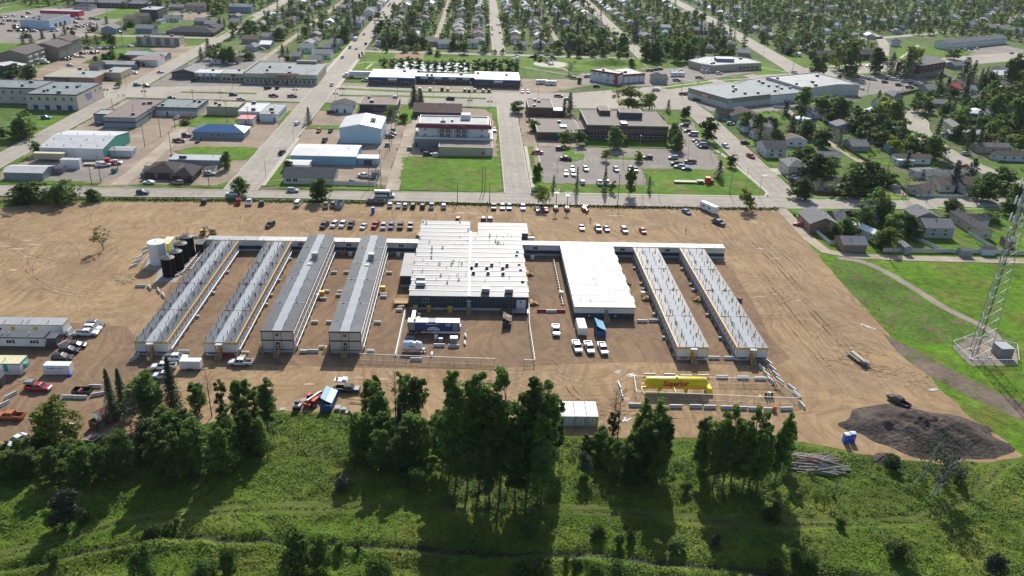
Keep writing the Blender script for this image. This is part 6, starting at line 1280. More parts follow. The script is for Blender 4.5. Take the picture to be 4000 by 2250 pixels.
def telehandler(label,x,y,rz,s=1.0):
 t=thing('telehandler',label,'telehandler',(x,y,0),rz); t.scale=(s,s,s)
 wheel4(t,.62,.45,(-1.6,1.6),1.05)
 b=MB(); b.box(-2.4,2.2,-.55,.55,.6,1.15); b.box(-2.7,-2.2,-.9,.9,.6,1.3); b.obj('chassis',M['machred'],t)
 b=MB(); b.loft([[(-.9,.35,1.15),(.7,.35,1.15),(.7,1.15,1.15),(-.9,1.15,1.15)],[(-.8,.4,2.4),(.3,.4,2.4),(.3,1.1,2.4),(-.8,1.1,2.4)]],m=1); b.box(-.85,.35,.37,1.13,2.4,2.5,m=0); b.obj('cab',[M['machred'],M['glass']],t)
 b=MB(); b.box(-1.4,.9,-1.15,-.4,1.0,1.65); b.obj('engine_cover',M['machred'],t)
 b=MB(); b.bar((-2.3,-.02,2.0),(2.6,-.02,1.5),.36,.42); b.bar((1.6,-.02,1.62),(3.3,-.02,1.35),.26,.3); b.obj('boom',M['metal'],t)
 b=MB(); b.box(3.2,3.35,-.6,.6,.5,1.5); b.bar((3.35,-.4,.5),(4.4,-.4,.5),.12,.06); b.bar((3.35,.4,.5),(4.4,.4,.5),.12,.06); b.obj('fork',M['machred'],t)
telehandler('red telehandler with grey boom beside the blue skip',-36.3,163.6,1.15)
telehandler('red telehandler at the end of the parked row by the verge',42.4,299.4,-1.4,.85)
def skid():
 t=thing('skid_steer','white and maroon skid steer loader beside the telehandler','loader',(-39.5,161.4,0),pi/2); wheel4(t,.42,.32,(-.6,.7),.75)
 b=MB(); b.box(-1.2,1.0,-.6,.6,.4,1.1); b.obj('chassis',M['maroon'],t)
 b=MB(); b.box(-1.2,-.3,-.75,.75,1.1,1.5); b.bar((-1.2,-.72,1.3),(1.3,-.72,.6),.16,.2); b.bar((-1.2,.72,1.3),(1.3,.72,.6),.16,.2); b.obj('lift_arm',M['white'],t)
 b=MB(); b.box(-.4,.7,-.5,.5,1.1,2.0,m=1); b.box(-.45,.75,-.55,.55,2.0,2.1); b.obj('cab',[M['dkmetal'],M['glass']],t)
 b=MB(); b.loft([[(1.2,-.85,.15),(1.9,-.85,.12),(1.3,-.85,.8)],[(1.2,.85,.15),(1.9,.85,.12),(1.3,.85,.8)]]); b.obj('bucket',M['dkmetal'],t)
skid()
def boomlift(label,x,y,rz,H_):
 t=thing('boom_lift',label,'boom lift',(x,y,0),rz); wheel4(t,.45,.35,(-.9,.9),.85)
 b=MB(); b.box(-1.2,1.2,-.7,.7,.5,.9); b.box(-1.3,.8,-.6,.6,.9,1.6,m=1); b.obj('chassis',[M['machred'],M['seam']],t)
 b=MB(); b.bar((-1.0,0,1.6),(.2,0,H_*.55),.28,.3); b.bar((.2,0,H_*.55),(-.3,0,H_),.24,.26); b.obj('boom',M['machred'],t)
 b=MB(); z=H_-.4
 for p,q in (((-.9,-.9),(.5,-.9)),((.5,-.9),(.5,.9)),((.5,.9),(-.9,.9)),((-.9,.9),(-.9,-.9))):
  b.bar((p[0],p[1],z+1.1),(q[0],q[1],z+1.1),.07); b.bar((p[0],p[1],z),(p[0],p[1],z+1.1),.06)
 b.box(-.9,.5,-.9,.9,z-.05,z); b.obj('basket',M['seam'],t)
boomlift('red boom lift with raised white basket, left one of two by the verge',31.2,299.5,pi/2,7.5)
boomlift('red boom lift with raised basket, right one of two by the verge',35.5,299.5,pi/2,6.5)
def roller():
 t=thing('road_roller','yellow road roller parked behind the corridor end','roller',(-90.7,268.4,0),.1)
 b=MB(); b.cyl((2.0,-1,.75),(2.0,1,.75),.75,n=20); b.obj('drum',M['dkmetal'],t)
 for Y in (-.8,.8): link('wheel',wheelmesh(.75,.5),t,(-1.5,Y,.75))
 b=MB(); b.box(-2.5,-.2,-.75,.75,.8,1.6); b.box(1.0,3.0,-1.15,-1.0,.55,1.0); b.box(1.0,3.0,1.0,1.15,.55,1.0); b.box(.6,1.2,-1.1,1.1,.6,1.3); b.box(2.9,3.05,-1.1,1.1,.55,1.0); b.obj('body',M['machyel'],t)
 b=MB(); b.cyl((.4,0,1.75),(2.6,0,1.45),.5,n=10); b.obj('hood',flatcol('pale_cover',(.55,.5,.35)),t)
 b=MB()
 for X in (-1.3,.0):
  for Y in (-.6,.6): b.bar((X,Y,1.6),(X,Y,2.7),.08)
 b.box(-1.5,.2,-.75,.75,2.7,2.8); b.box(-1.1,-.6,-.3,.3,1.6,2.2); b.obj('canopy',M['dkmetal'],t)
roller()
def flatbed_trailer():
 t=thing('flatbed_trailer','flatbed trailer loaded with pale timber and a grey tarp','trailer',(101.3,186.3,0),radians(104.5))
 wheel4(t,.36,.24,(-.9,0,.9),1.1); b=MB(); b.box(-3.8,3.6,-1.15,1.15,.55,.75); b.bar((-3.8,-.5,.6),(-4.9,0,.6),.1); b.bar((-3.8,.5,.6),(-4.9,0,.6),.1); b.obj('deck',M['dkmetal'],t)
 for i in range(5): b=MB(); b.box(-3.3+.05*i,3.2,.2+i*.17-.9,.34+i*.17-.9,.76,1.05+.05*(i%2)); b.obj('plank',flatcol('pale_timber',(.62,.55,.42)),t)
 b=MB(); b.box(-3.4,-1.9,.15,1.05,.76,1.6); b.obj('tarp',M['bluelid'] if 0 else M['grey'],t)
flatbed_trailer()
def toilet(label,x,y,rz=0):
 t=thing('portable_toilet',label,'portable toilet',(x,y,0),rz); b=MB(); b.box(-.58,.58,-.6,.6,.1,2.1); b.box(-.62,.62,-.64,.64,0,.1); b.obj('body',M['toilet'],t)
 b=MB(); b.loft([[(X,Y,Z) for Y,Z in ((-.62,2.1),(.62,2.1),(.55,2.25),(0,2.38),(-.55,2.25))] for X in (-.62,.62)]); b.obj('roof',M['toiletroof'],t)
 b=MB(); b.box(-.4,.4,-.64,-.6,.15,1.95); b.box(-.1,.1,-.66,-.64,1.2,1.35,m=1); b.obj('door',[M['toilet'],M['white']],t)
toilet('bright blue portable toilet, left one beside the topsoil mound',83.0,149.6); toilet('bright blue portable toilet, right one beside the topsoil mound',84.5,150.1)
toilet('single blue portable toilet between the two rows of parked cars',-37.4,292.6)
def logs():
 t=thing('log_pile','heap of long grey poles and logs beyond the right hand trees','log pile',(73,141.5,0)); r=random.Random(3)
 for i in range(85):
  a=r.gauss(-.12,.07) if i<74 else r.uniform(.15,.5)*r.choice([-1,1]); L=r.uniform(6,10.5); x=r.uniform(-2.2,2.4); y=r.uniform(-3.2,3.6); z=.12+max(0,1.3-abs(y)*.36)*r.random()+(.25 if i>=74 else 0); R=r.uniform(.07,.15)
  b=MB(); b.cyl((x-L/2*cos(a),y-L/2*sin(a),z),(x+L/2*cos(a),y+L/2*sin(a),z),R,R*.8,n=6,m=0); b.obj('log',[M['birch'],M['wooddk'],M['concdk'],M['rust']][r.choice([0,0,1,2,2,3])],t)
logs()
def palletstack(label,x,y,n,rz=0,m='wooddk'):
 t=thing('pallet_stack',label,'pallets',(x,y,0),rz)
 for k in range(n):
  for i in range(6): link('slat',shared(('slat',m),lambda:MB().box(-.6,.6,-.06,.06,0,.03).mesh('slat',M[m])),t,(0,-.45+i*.18,.15*k+.12))
  link('pallet_base',shared(('pbase',m),lambda:MB().box(-.58,-.48,-.5,.5,0,.12).box(-.05,.05,-.5,.5,0,.12).box(.48,.58,-.5,.5,0,.12).mesh('pallet_base',M[m])),t,(0,0,.15*k))
palletstack('stack of grey pallets right of the blue skip, left one',-30.4,160.9,5,.1,'conc'); palletstack('stack of grey pallets right of the blue skip, middle one',-29.0,160.6,5,0,'conc')
palletstack('low pallet stack at the grass edge, right one of three',-27.8,159.8,2,-.2,'conc'); palletstack('single pallet behind the grey pallet stacks',-30.5,162.4,1,.2,'conc'); palletstack('lone pallet at the grass edge left of the skid steer',-42.8,161.0,1,.2,'conc')
b=MB(); b.box(-1.1,1.1,-1.3,1.3,.3,.36); b.box(-1.15,-1.05,-1.35,1.35,.25,.5,m=1); b.box(1.05,1.15,-1.35,1.35,.25,.5,m=1); b.box(-1.05,1.05,-1.35,-1.25,.25,.5,m=1); b.box(-1.05,1.05,1.25,1.35,.25,.5,m=1); b.box(-.6,.6,-.8,.5,.36,.5,m=2)
thing('utility_trailer','small open trailer lying in the grass below the rust red skip','trailer',(-79.9,149.2,0),-.35,me=b.mesh('utility_trailer',[M['grey'],M['metal'],M['rust']]))
b=MB(); b.lathe((0,0,0),[(.32,0),(.32,.04),(.2,.06),(.05,.75)],10); thing('traffic_cone','small orange marker cone alone on the dirt','cone',(-84,284.9,0),me=b.mesh('traffic_cone',M['cone']))
b=MB(); b.box(-.5,.5,-.03,.03,.2,1.3); b.box(-.45,-.38,-.03,.03,0,.2); b.box(.38,.45,-.03,.03,0,.2); thing('orange_sign','bright orange panel leaning on the southern barriers','sign',(70.9,161.7,0),me=b.mesh('orange_sign',M['cone']))
b=MB(); b.lathe((0,0,0),[(.3,0),(.3,.05),(.04,.7)],8); thing('survey_marker','tiny orange marker in the rough grass by the footpath','marker',(120.6,217,0),me=b.mesh('survey_marker',M['cone']))
# ---------------------------------------------------------------- lattice tower
def tower():
 t=thing('lattice_tower','tall galvanised lattice mast with antennas at the right edge','tower',(135.3,189.6,0)); H_=52
 ft=[(-2.8,-2.2),(2.8,-1.5),(-.1,3.2)]
 def p(i,z): k=1-.72*min(z/H_,1); return (ft[i%3][0]*k,ft[i%3][1]*k,z)
 for i in range(3):
  b=MB(); z=0
  while z<H_: b.bar(p(i,z),p(i,min(z+6.5,H_)),.15); z+=6.5
  b.obj('leg',M['metal'],t)
  b=MB(); b.cyl((ft[i][0],ft[i][1],-.1),(ft[i][0],ft[i][1],.35),.45,n=12); b.obj('footing',M['conc'],t)
 z=0; k=0
 while z<H_-1:
  dz=3.1*(1-.35*z/H_)
  for i in range(3):
   b=MB(); b.bar(p(i,z),p(i+1,z+dz),.065); b.obj('brace',M['metal'],t)
   b=MB(); b.bar(p(i+1,z),p(i,z+dz),.065); b.obj('brace',M['metal'],t)
   if k%2==0: b=MB(); b.bar(p(i,z),p(i+1,z),.09); b.obj('strut',M['metal'],t)
  z+=dz; k+=1
 b=MB()
 for o in range(4): b.bar((-.5+.18*o,-.2,.5),(-.25+.1*o,-.1,H_-2),.07)
 b.obj('cable_run',M['dkmetal'],t)
 b=MB(); b.bar((-1.5,-1.0,1),(-.5,-.3,H_-1),.06); b.bar((-1.1,-1.1,1),(-.35,-.4,H_-1),.06); b.obj('ladder',M['metal'],t)
 for z in (39,43.5,48):
  b=MB()
  for a in range(3):
   q=a*2*pi/3; b.bar((0,0,z),(1.9*cos(q),1.9*sin(q),z),.1)
  b.obj('antenna_frame',M['metal'],t)
  for a in range(9):
   q=a*2*pi/9; b=MB(); b.box(-.14,.14,-.09,.09,-1.0,1.0); b.obj('antenna_panel',M['seam'],t,(1.9*cos(q),1.9*sin(q),z),q)
 for z,q in ((36,2.5),(34,4.2)): b=MB(); b.cyl((.9*cos(q),.9*sin(q),z),(1.3*cos(q),1.3*sin(q),z),.5,n=14); b.obj('dish',M['seam'],t)
tower()
t=cabinet('equipment_shelter','grey equipment shelter at the foot of the lattice mast',142.3,190.0,3.6,3.9,2.9,'grey','roofpale','shed',rz=.05)
# ---------------------------------------------------------------- people
def person(label,x,y,rz,top,stride=.25,arm=.25):
 t=thing('person',label,'person',(x,y,0),rz); V=[(0,0,.95),(0,0,1.2),(0,0,1.42),(0,0,1.53),(0,0,1.7),
   (.10,-.10,.9),(.10+stride*.4,-.11,.5),(stride*.2,-.11,.06),(.14+stride*.2,-.11,.04),
   (-.0,.10,.9),(-stride*.3,.11,.5),(-stride,.11,.08),(-stride+.13,.11,.04),
   (0,-.2,1.40),(.05,-.25,1.15),(arm,-.26,.95),(0,.2,1.40),(-.02,.25,1.15),(-arm*.5+.1,.27,.93)]
 R_=[.15,.14,.15,.06,.11,.10,.075,.05,.045,.10,.075,.05,.045,.075,.05,.035,.075,.05,.035]
 E_=[(0,1),(1,2),(2,3),(3,4),(0,5),(5,6),(6,7),(7,8),(0,9),(9,10),(10,11),(11,12),(2,13),(13,14),(14,15),(2,16),(16,17),(17,18)]
 me=bpy.data.meshes.new('body'); me.from_pydata(V,E_,[]); o=link('body',me,t)
 sk=o.modifiers.new('s','SKIN');
 for i,v in enumerate(me.skin_vertices[0].data if me.skin_vertices else []): v.radius=(R_[i],R_[i])
 o.modifiers.new('u','SUBSURF').levels=1
 bpy.context.view_layer.update(); dg=bpy.context.evaluated_depsgraph_get(); m2=bpy.data.meshes.new_from_object(o.evaluated_get(dg)); o.modifiers.clear(); o.data=m2
 m2.materials.clear(); m2.materials.append(M[top]); m2.materials.append(M['cloth']); m2.materials.append(M['skin'])
 for p in m2.polygons: z=p.center.z; p.material_index=2 if z>1.53 or (z<1.0 and abs(p.center.y)>.22) else (0 if z>.92 else 1)
 b=MB(); b.lathe((0,0,1.66),[(.125,0),(.13,.06),(.09,.14),(.02,.17)],10); b.obj('hard_hat' if top=='hivis' else 'hair',M['seam'] if top=='hivis' else M['black'],t)
for a in [('person in dark clothes walking on the dirt near the boom lifts',42.9,287,.3,'cloth'),('person in dark clothes walking alone on the right part of the dirt lot',76.4,277.5,2.0,'cloth'),
    ('person standing by the barrier at the end of the office trailers',-104.8,192.6,1,'cloth'),('worker in a green vest below the outermost left stairs',-79.4,180.6,1.5,'hivis'),
    ('pedestrian on the pavement beside the right hand road',116.8,382,1.5,'cloth'),('pedestrian in pale shirt under the trees of the brick pavilion',30.2,392,1.2,'white'),
    ('left one of three pedestrians at the highway crossing',-199.8,474.2,1.2,'cloth'),('middle one of three pedestrians at the highway crossing',-198.0,475,1.2,'cloth'),('right one of three pedestrians at the highway crossing',-196.6,474.5,1.2,'cloth')]: person(*a)
# ---------------------------------------------------------------- vehicles
CC={'w':(.74,.75,.76),'s':(.42,.44,.46),'g':(.13,.14,.15),'k':(.014,.015,.018),'n':(.018,.028,.07),'b':(.05,.13,.33),'r':(.42,.012,.02),'o':(.50,.13,.03),'t':(.34,.29,.2),'m':(.14,.02,.03),'e':(.1,.36,.33)}
CN={'w':'white','s':'silver','g':'grey','k':'black','n':'navy','b':'blue','r':'red','o':'orange','t':'tan','m':'dark red','e':'turquoise'}
def car_parts(kind):
 """returns {part name: MB}; x forward; materials: 0 paint, 1 glass"""
 P={}
 def sec(x,w,z0,z1,c=.10): return [(x,-w+.04,z0),(x,w-.04,z0),(x,w,z0+.18),(x,w,(z0+z1)/2+.1),(x,w-c,z1),(x,-w+c,z1),(x,-w,(z0+z1)/2+.1),(x,-w,z0+.18)]
 b=MB()
 if kind=='sedan': L,w=4.7,.92; b.loft([sec(-2.33,.78,.35,.85),sec(-2.2,.88,.25,.98),sec(-1.5,w,.22,1.0),sec(-.2,w,.22,.95),sec(.9,w,.22,.95),sec(1.9,.88,.24,.80),sec(2.3,.74,.32,.62)]); cab=[(-1.75,.97),(-1.0,1.38),(.25,1.42),(1.05,.95)]
 elif kind=='suv': L,w=4.75,.95; b.loft([sec(-2.35,.86,.38,1.05),sec(-2.25,.92,.3,1.12),sec(-1.5,w,.28,1.12),sec(.3,w,.28,1.08),sec(1.2,w,.28,1.06),sec(2.1,.9,.3,.95),sec(2.36,.8,.38,.72)]); cab=[(-2.3,1.12),(-2.0,1.68),(.15,1.72),(1.1,1.07)]
 elif kind=='van': L,w=5.3,1.0; b.loft([sec(-2.65,.95,.35,1.15),sec(-2.0,w,.3,1.2),sec(1.0,w,.3,1.2),sec(1.9,w,.3,1.15),sec(2.4,.93,.32,1.0),sec(2.65,.85,.4,.75)]); cab=[(-2.63,1.2),(-2.5,2.05),(1.1,2.1),(2.0,1.15)]
 else: L,w=5.9,1.0; b.loft([sec(.55,w,.42,1.18),sec(1.3,w,.42,1.16),sec(2.6,.96,.44,1.08),sec(2.92,.86,.5,.9)]); b.loft([sec(-1.0,w,.42,1.15),sec(.57,w,.42,1.18)])
 if kind=='pickup':
  b.box(-2.95,-.98,-w,-w+.12,.5,1.2); b.box(-2.95,-.98,w-.12,w,.5,1.2); b.box(-2.98,-2.86,-w+.12,w-.12,.5,1.18); b.box(-2.95,-.98,-w+.12,w-.12,.45,.62)
  cab=[(-1.02,1.17),(-.85,1.78),(.75,1.82),(1.5,1.15)]
  k=MB(); k.box(-2.86,-1.0,-w+.12,w-.12,.62,.66); P['bed']=(k,'black')
 P['body']=(b,'car')
 (x0,z0),(x1,z1),(x2,z2),(x3,z3)=cab; wb=w-.06; wt=w-.24
 g=MB(); g.loft([[(x0,-wb,z0),(x3,-wb,z3),(x3,wb,z3),(x0,wb,z0)],[(x1,-wt,z1-.04),(x2,-wt,z2-.04),(x2,wt,z2-.04),(x1,wt,z1-.04)]]); P['windows']=(g,'glass')
 r=MB(); r.loft([[(x1-.05,-wt-.02,z1-.05),(x2+.03,-wt-.02,z2-.05),(x2+.03,wt+.02,z2-.05),(x1-.05,wt+.02,z1-.05)],[(x1+.03,-wt+.05,z1+.02),(x2-.08,-wt+.05,z2+.02),(x2-.08,wt-.05,z2+.02),(x1+.03,wt-.05,z1+.02)]])
 for s in (-1,1):
  m_=(x1+x2)/2; r.bar((m_,s*(wb+.0),z0),(m_,s*(wt+.01),z1-.04),.09,.05); r.bar((x3,s*(wb-.01),z3),(x2,s*wt,z2-.04),.07,.06); r.bar((x0+.03,s*(wb-.01),z0),(x1,s*wt,z1-.04),.12,.08)
  if kind in('suv','van'): r.bar((x1+.35,s*wb,z0),(x1+.35,s*(wt+.01),z1-.04),.1,.05)
 P['roof']=(r,'car')
 hl=MB(); f=L/2-.05
 for s in (-1,1): hl.box(f-.22,f-.0,s*(w-.22)-.16,s*(w-.22)+.16,.62,.78)
 P['headlights']=(hl,'lamp'); tl=MB()
 for s in (-1,1): tl.box(-L/2-.01,-L/2+.1,s*(w-.14)-.1,s*(w-.14)+.1,.75,1.0)
 P['tail_lights']=(tl,'tail')
 gr=MB(); gr.box(f-.06,f+.02,-w+.45,w-.45,.5,.76); gr.box(-L/2-.02,-L/2+.03,-w+.3,w-.3,.36,.5); P['grille']=(gr,'black')
 return P,L,w,(.34 if kind!='pickup' else .40),(-L*.30,L*.31)
CP={k:car_parts(k) for k in('sedan','suv','van','pickup')}
def near_car(kind):
 P,L,w,r,xs=CP[kind]; t=bpy.data.objects.new('parked_'+{'suv':'suv','sedan':'car','van':'van','pickup':'pickup'}[kind],None); COL.objects.link(t)
 for n,(b,m) in P.items():
  if n=='headlights':
   me=shared((kind,n),lambda:MB().box(-.11,.11,-.16,.16,-.08,.08).mesh('headlight',M[m]))
   for s in (-1,1): link('headlight',me,t,(L/2-.15,s*(w-.22),.7))
  elif n=='tail_lights':
   me=shared((kind,n),lambda:MB().box(-.05,.05,-.1,.1,-.12,.12).mesh('tail_light',M[m]))
   for s in (-1,1): link('tail_light',me,t,(-L/2+.04,s*(w-.14),.88))
  else: link(n,shared((kind,n),lambda:b.mesh(n,M[m])),t)
 for X in xs:
  for s in (-1,1): q=link('wheel',shared(('ty',r),lambda:MB().cyl((0,-.11,0),(0,.11,0),r,n=14).mesh('wheel',M['tyre'])),t,(X,s*(w-.1),r)); link('rim',shared(('rm',r),lambda:MB().cyl((0,-.12,0),(0,.12,0),r*.55,n=10).mesh('rim',M['rim'])),q)
 return t
def far_mesh(kind):
 P,L,w,r,xs=CP[kind]; names=['car','glass','lamp','tail','black','tyre']; B=MB()
 for n,(b,m) in P.items():
  k=len(B.v); B.v+=b.v; B.f+=[tuple(i+k for i in f) for f in b.f]; B.m+=[names.index(m)]*len(b.f)
 for X in xs: B.cyl((X,-w-.01,r),(X,w+.01,r),r,n=8,m=5)
 return B.mesh(kind,[M[q] for q in names])
def far_parts(kind):
 P,L,w,r,xs=CP[kind]; names=['car','glass','lamp','tail','black','tyre']; B=MB()
 for n,(b,m) in P.items():
  if n=='windows': continue
  k=len(B.v); B.v+=b.v; B.f+=[tuple(i+k for i in f) for f in b.f]; B.m+=[names.index(m)]*len(b.f)
 for X in xs: B.cyl((X,-w-.01,r),(X,w+.01,r),r,n=8,m=5)
 return B.mesh(kind,[M[q] for q in names])
NEAR={}; FARM={}
ZC=[((-60,290,24,304),'in the row along the grass verge','cars parked along the verge'),((24,290,100,304),'on the dirt by the verge, right part','cars on the dirt right of the kitchen block'),((-90,275,-15,292),'in the row behind the corridor','cars parked behind the corridor'),((-15,275,24,290),'half hidden behind the kitchen block','cars behind the kitchen block'),((24,262,110,290),'on the open dirt behind the right corridor','cars on the dirt behind the right corridor'),
 ((-115,185,-90,215),'parked nose out by the office trailers','cars by the office trailers'),((-115,140,-90,185),'in the left foreground yard','vehicles in the left foreground yard'),((-90,140,-60,165),'under the yellowing tree','car under the tree'),((-90,165,-50,186),'by the ends of the left wings','pickups at the ends of the left wings'),((-45,150,-15,185),'near the blue skip',''),((10,175,45,215),'in front of the white roofed block','pickups in front of the white block'),((90,150,120,185),'beside the topsoil mound',''),
 ((-200,305,130,318),'driving on the front street',''),((-195,318,-99,345),'by the low brown house','cars by the brown house'),((-195,345,-99,430),'beside the blue roofed building','cars by the blue roofed building'),((-99,318,-84,470),'on the main street, near part','cars on the near main street'),((-84,318,-32,345),'behind the dark roofed office','cars behind the office'),((-84,345,-30,470),'beside the tall white shed','cars beside the tall white shed'),((-31,345,14,430),'next to the red trimmed hotel','cars by the hotel'),
 ((24,325,75,372),'in the lower brick office car park','cars in the lower office car park'),((24,372,75,400),'near the brick pavilion','cars near the pavilion'),((75,350,121,400),'in the middle brick office car park','cars in the middle office car park'),((100,390,124,470),'east of the dark brick office','cars in the east office strip'),((24,400,60,470),'between the two brown brick buildings','cars between brick buildings'),
 ((121,318,136,470),'on the right hand road','cars on the right hand road'),((136,325,160,350),'in the driveway by the red fence','trucks in the red fence driveway'),((125,350,240,480),'among the mobile homes','cars among the mobile homes'),((115,270,240,330),'by the houses along the back lane','cars by the back lane houses'),
 ((-260,470,-206,510),'near the two storey beige block','cars near the beige block'),((-206,468,-186,520),'at the highway crossing','cars at the crossing'),((-186,468,-130,505),'on the highway left of the main street','cars on the left highway'),((-130,468,-60,505),'on the highway by the main street','cars on the mid highway'),((-186,505,-100,530),'in front of the green trimmed mall','cars at the green trimmed mall'),((-110,500,-80,545),'on the main street beside the mall','cars beside the mall'),((-84,505,-40,545),'left of the blue fronted strip mall','vehicles left of the strip mall'),((-60,500,34,520),'in the line before the blue fronted strip mall','cars before the strip mall'),((-60,470,34,500),'on the highway before the strip mall','cars on the highway'),
 ((34,480,75,545),'near the bare sandy lot','cars near the sandy lot'),((60,545,125,600),'around the red and white fire hall','cars around the fire hall'),((34,600,75,650),'near the park gazebo','cars near the gazebo'),((122,545,230,640),'in the civic building car park','cars at the civic building'),((100,480,160,545),'on the road before the big grey store','cars before the grey store'),((235,480,345,640),'in the grey store car park','cars in the grey store car park'),((160,470,235,520),'behind the big grey store','cars behind the grey store'),
 ((-84,650,124,668),'on the park street','cars on the park street'),((-110,545,-80,1200),'on the main street beyond the highway','cars on the far main street'),((5,668,30,1200),'on the far middle street','cars on the far middle street'),((30,668,124,1200),'among the houses behind the park','cars behind the park'),((-84,668,5,1200),'among the houses left of the middle street','cars left of the middle street'),((124,640,160,1200),'on the street beside the birch wood','cars beside the birch wood'),
 ((-300,545,-245,650),'in the gravel lot by the brown apartments','cars by the brown apartments'),((-245,510,-200,760),'by the striped building street','cars by the striped building'),((-300,640,-245,760),'beside the slate blue bungalows','cars by the slate blue bungalows'),((-300,760,-245,870),'near the dark apartment block','cars near the dark apartment block'),((-460,630,-300,740),'in front of the white dealership','cars in front of the dealership'),((-460,740,-300,1000),'behind the white dealership','cars behind the dealership'),((-200,530,-110,720),'in a yard left of the main street','cars left of the main street'),
 ((345,640,700,900),'near the long row houses','cars near the row houses'),((230,500,460,760),'on the eastern highway','cars on the eastern highway'),((160,600,700,1200),'in the far eastern streets','cars in the far east')]
KN={'suv':'SUV','sedan':'saloon car','van':'van','pickup':'pickup truck'}
JR=random.Random(3)
for (k,x,y,h,c) in CARS:
 h+=JR.uniform(-4,4)
 ph,grp=next(((p,g) for (a,b_,c_,d),p,g in ZC if a<=x<=c_ and b_<=y<=d),('in the town','cars in the town'))
 lab='%s %s %s'%(CN[c],KN[k],ph); cat={'pickup':'pickup truck','van':'van'}.get(k,'car'); near=y<345 or (0)
 if near:
  if k not in NEAR: NEAR[k]=near_car(k); o=NEAR[k]; o.location=(x,y,.012 if y<306 else .12); o.rotation_euler=(0,0,radians(h))
  else:
   o=NEAR[k].copy(); COL.objects.link(o); o.location=(x,y,.012 if y<306 else .12); o.rotation_euler=(0,0,radians(h))
   for ch in NEAR[k].children: d=ch.copy(); COL.objects.link(d); d.parent=o; [setattr(g2,'parent',d) or COL.objects.link(g2) for g2 in [g.copy() for g in ch.children]]
  for ch in o.children: ch.color=(*CC[c],1)
 else:
  if k not in FARM: FARM[k]=(far_parts(k),shared((k,'windows'),lambda:CP[k][0]['windows'][0].mesh('windows',M['glass'])))
  o=link('parked_'+{'suv':'suv','sedan':'car','van':'van','pickup':'pickup'}[k],FARM[k][0],None,(x,y,.13),radians(h)); o.color=(*CC[c],1)
  link('windows',FARM[k][1],o)
 o['label']=lab; o['category']=cat
 if grp: o['group']=grp
b=MB(); r=random.Random(5)
for i in range(9): b.bar((r.uniform(-.8,.8),r.uniform(-.7,.7),.2+i*.05),(r.uniform(-.8,.8),r.uniform(-.7,.7),.5+i*.07),.12,.1,m=i%2)
thing('scrap_timber','broken timber heaped in the white pickup by the wing stairs','timber',(-73.3,183.6,.62),me=b.mesh('scrap_timber',[M['wood'],M['redplas']]))
b=MB(); b.box(-.7,.7,-.6,.6,0,.9); b.box(-.75,.75,-.65,.65,.9,.95,m=1); thing('wooden_crate','wooden crate in the bed of the white pickup behind the red barrier','crate',(-57.0,182.3,.66),me=b.mesh('wooden_crate',[M['wooddk'],M['wood']]))
b=MB(); b.box(-1.5,1.6,-.9,.9,0,.35); b.box(.4,1.5,-.7,.7,.35,.75); b.cyl((-.9,0,.35),(-.9,0,.9),.25,n=8,m=1); thing('service_deck','pale service deck with tools on the black pickup near the blue skip','deck',(-31.2,171.9,1.1),radians(-5),me=b.mesh('service_deck',[M['seam'],M['dkmetal']]))
def truckcap(lab,x,y,rz,m): b=MB(); b.loft([[(-1.0,-.95,0),(1.0,-.95,0),(1.0,.95,0),(-1.0,.95,0)],[(-.95,-.75,.62),(.95,-.75,.62),(.95,.75,.62),(-.95,.75,.62)]]); thing('truck_cap',lab,'truck cap',(x,y,1.2),rz,me=b.mesh('truck_cap',M[m]))
truckcap('grey cap over the bed of the red pickup in the left yard',-102.6,169.55,radians(-5),'grey')
# ---------------------------------------------------------------- bus, trucks, recreational vehicles
def bus():
 t=thing('minibus','white minibus with dark side windows on the front street','bus',(-35.0,310.8,0)); b=MB()
 b.loft([[(X,-1.15,.45),(X,1.15,.45),(X,1.15,2.6),(X,.95,2.85),(X,-.95,2.85),(X,-1.15,2.6)] for X in (-3.9,2.1)]); b.loft([[(2.1,-1.05,.45),(2.1,1.05,.45),(2.1,1.05,2.3),(2.1,-1.05,2.3)],[(2.9,-1.0,.45),(2.9,1.0,.45),(2.9,1.0,1.35),(2.9,-1.0,1.35)],[(3.9,-.9,.5),(3.9,.9,.5),(3.9,.9,1.1),(3.9,-.9,1.1)]]); b.obj('body',M['white'],t)
 for i in range(5):
  for s in (-1,1): b=MB(); X=-3.5+i*1.0; b.box(X,X+.92,min(s*1.15,s*1.18),max(s*1.15,s*1.18),1.45,2.3); b.obj('window',M['glass'],t)
 b=MB(); b.box(1.2,1.95,-1.19,-1.15,.6,2.4); b.obj('door',M['glass'],t)
 b=MB(); b.loft([[(2.2,-.95,2.2),(2.2,.95,2.2),(2.15,.95,2.25),(2.15,-.95,2.25)],[(3.0,-.93,1.35),(3.0,.93,1.35),(2.93,.93,1.42),(2.93,-.93,1.42)]]); b.obj('windscreen',M['glass'],t)
 for X in (-2.3,2.9):
  for Y in (-1.0,1.0): link('wheel',wheelmesh(.42,.28),t,(X,Y,.42))
bus()
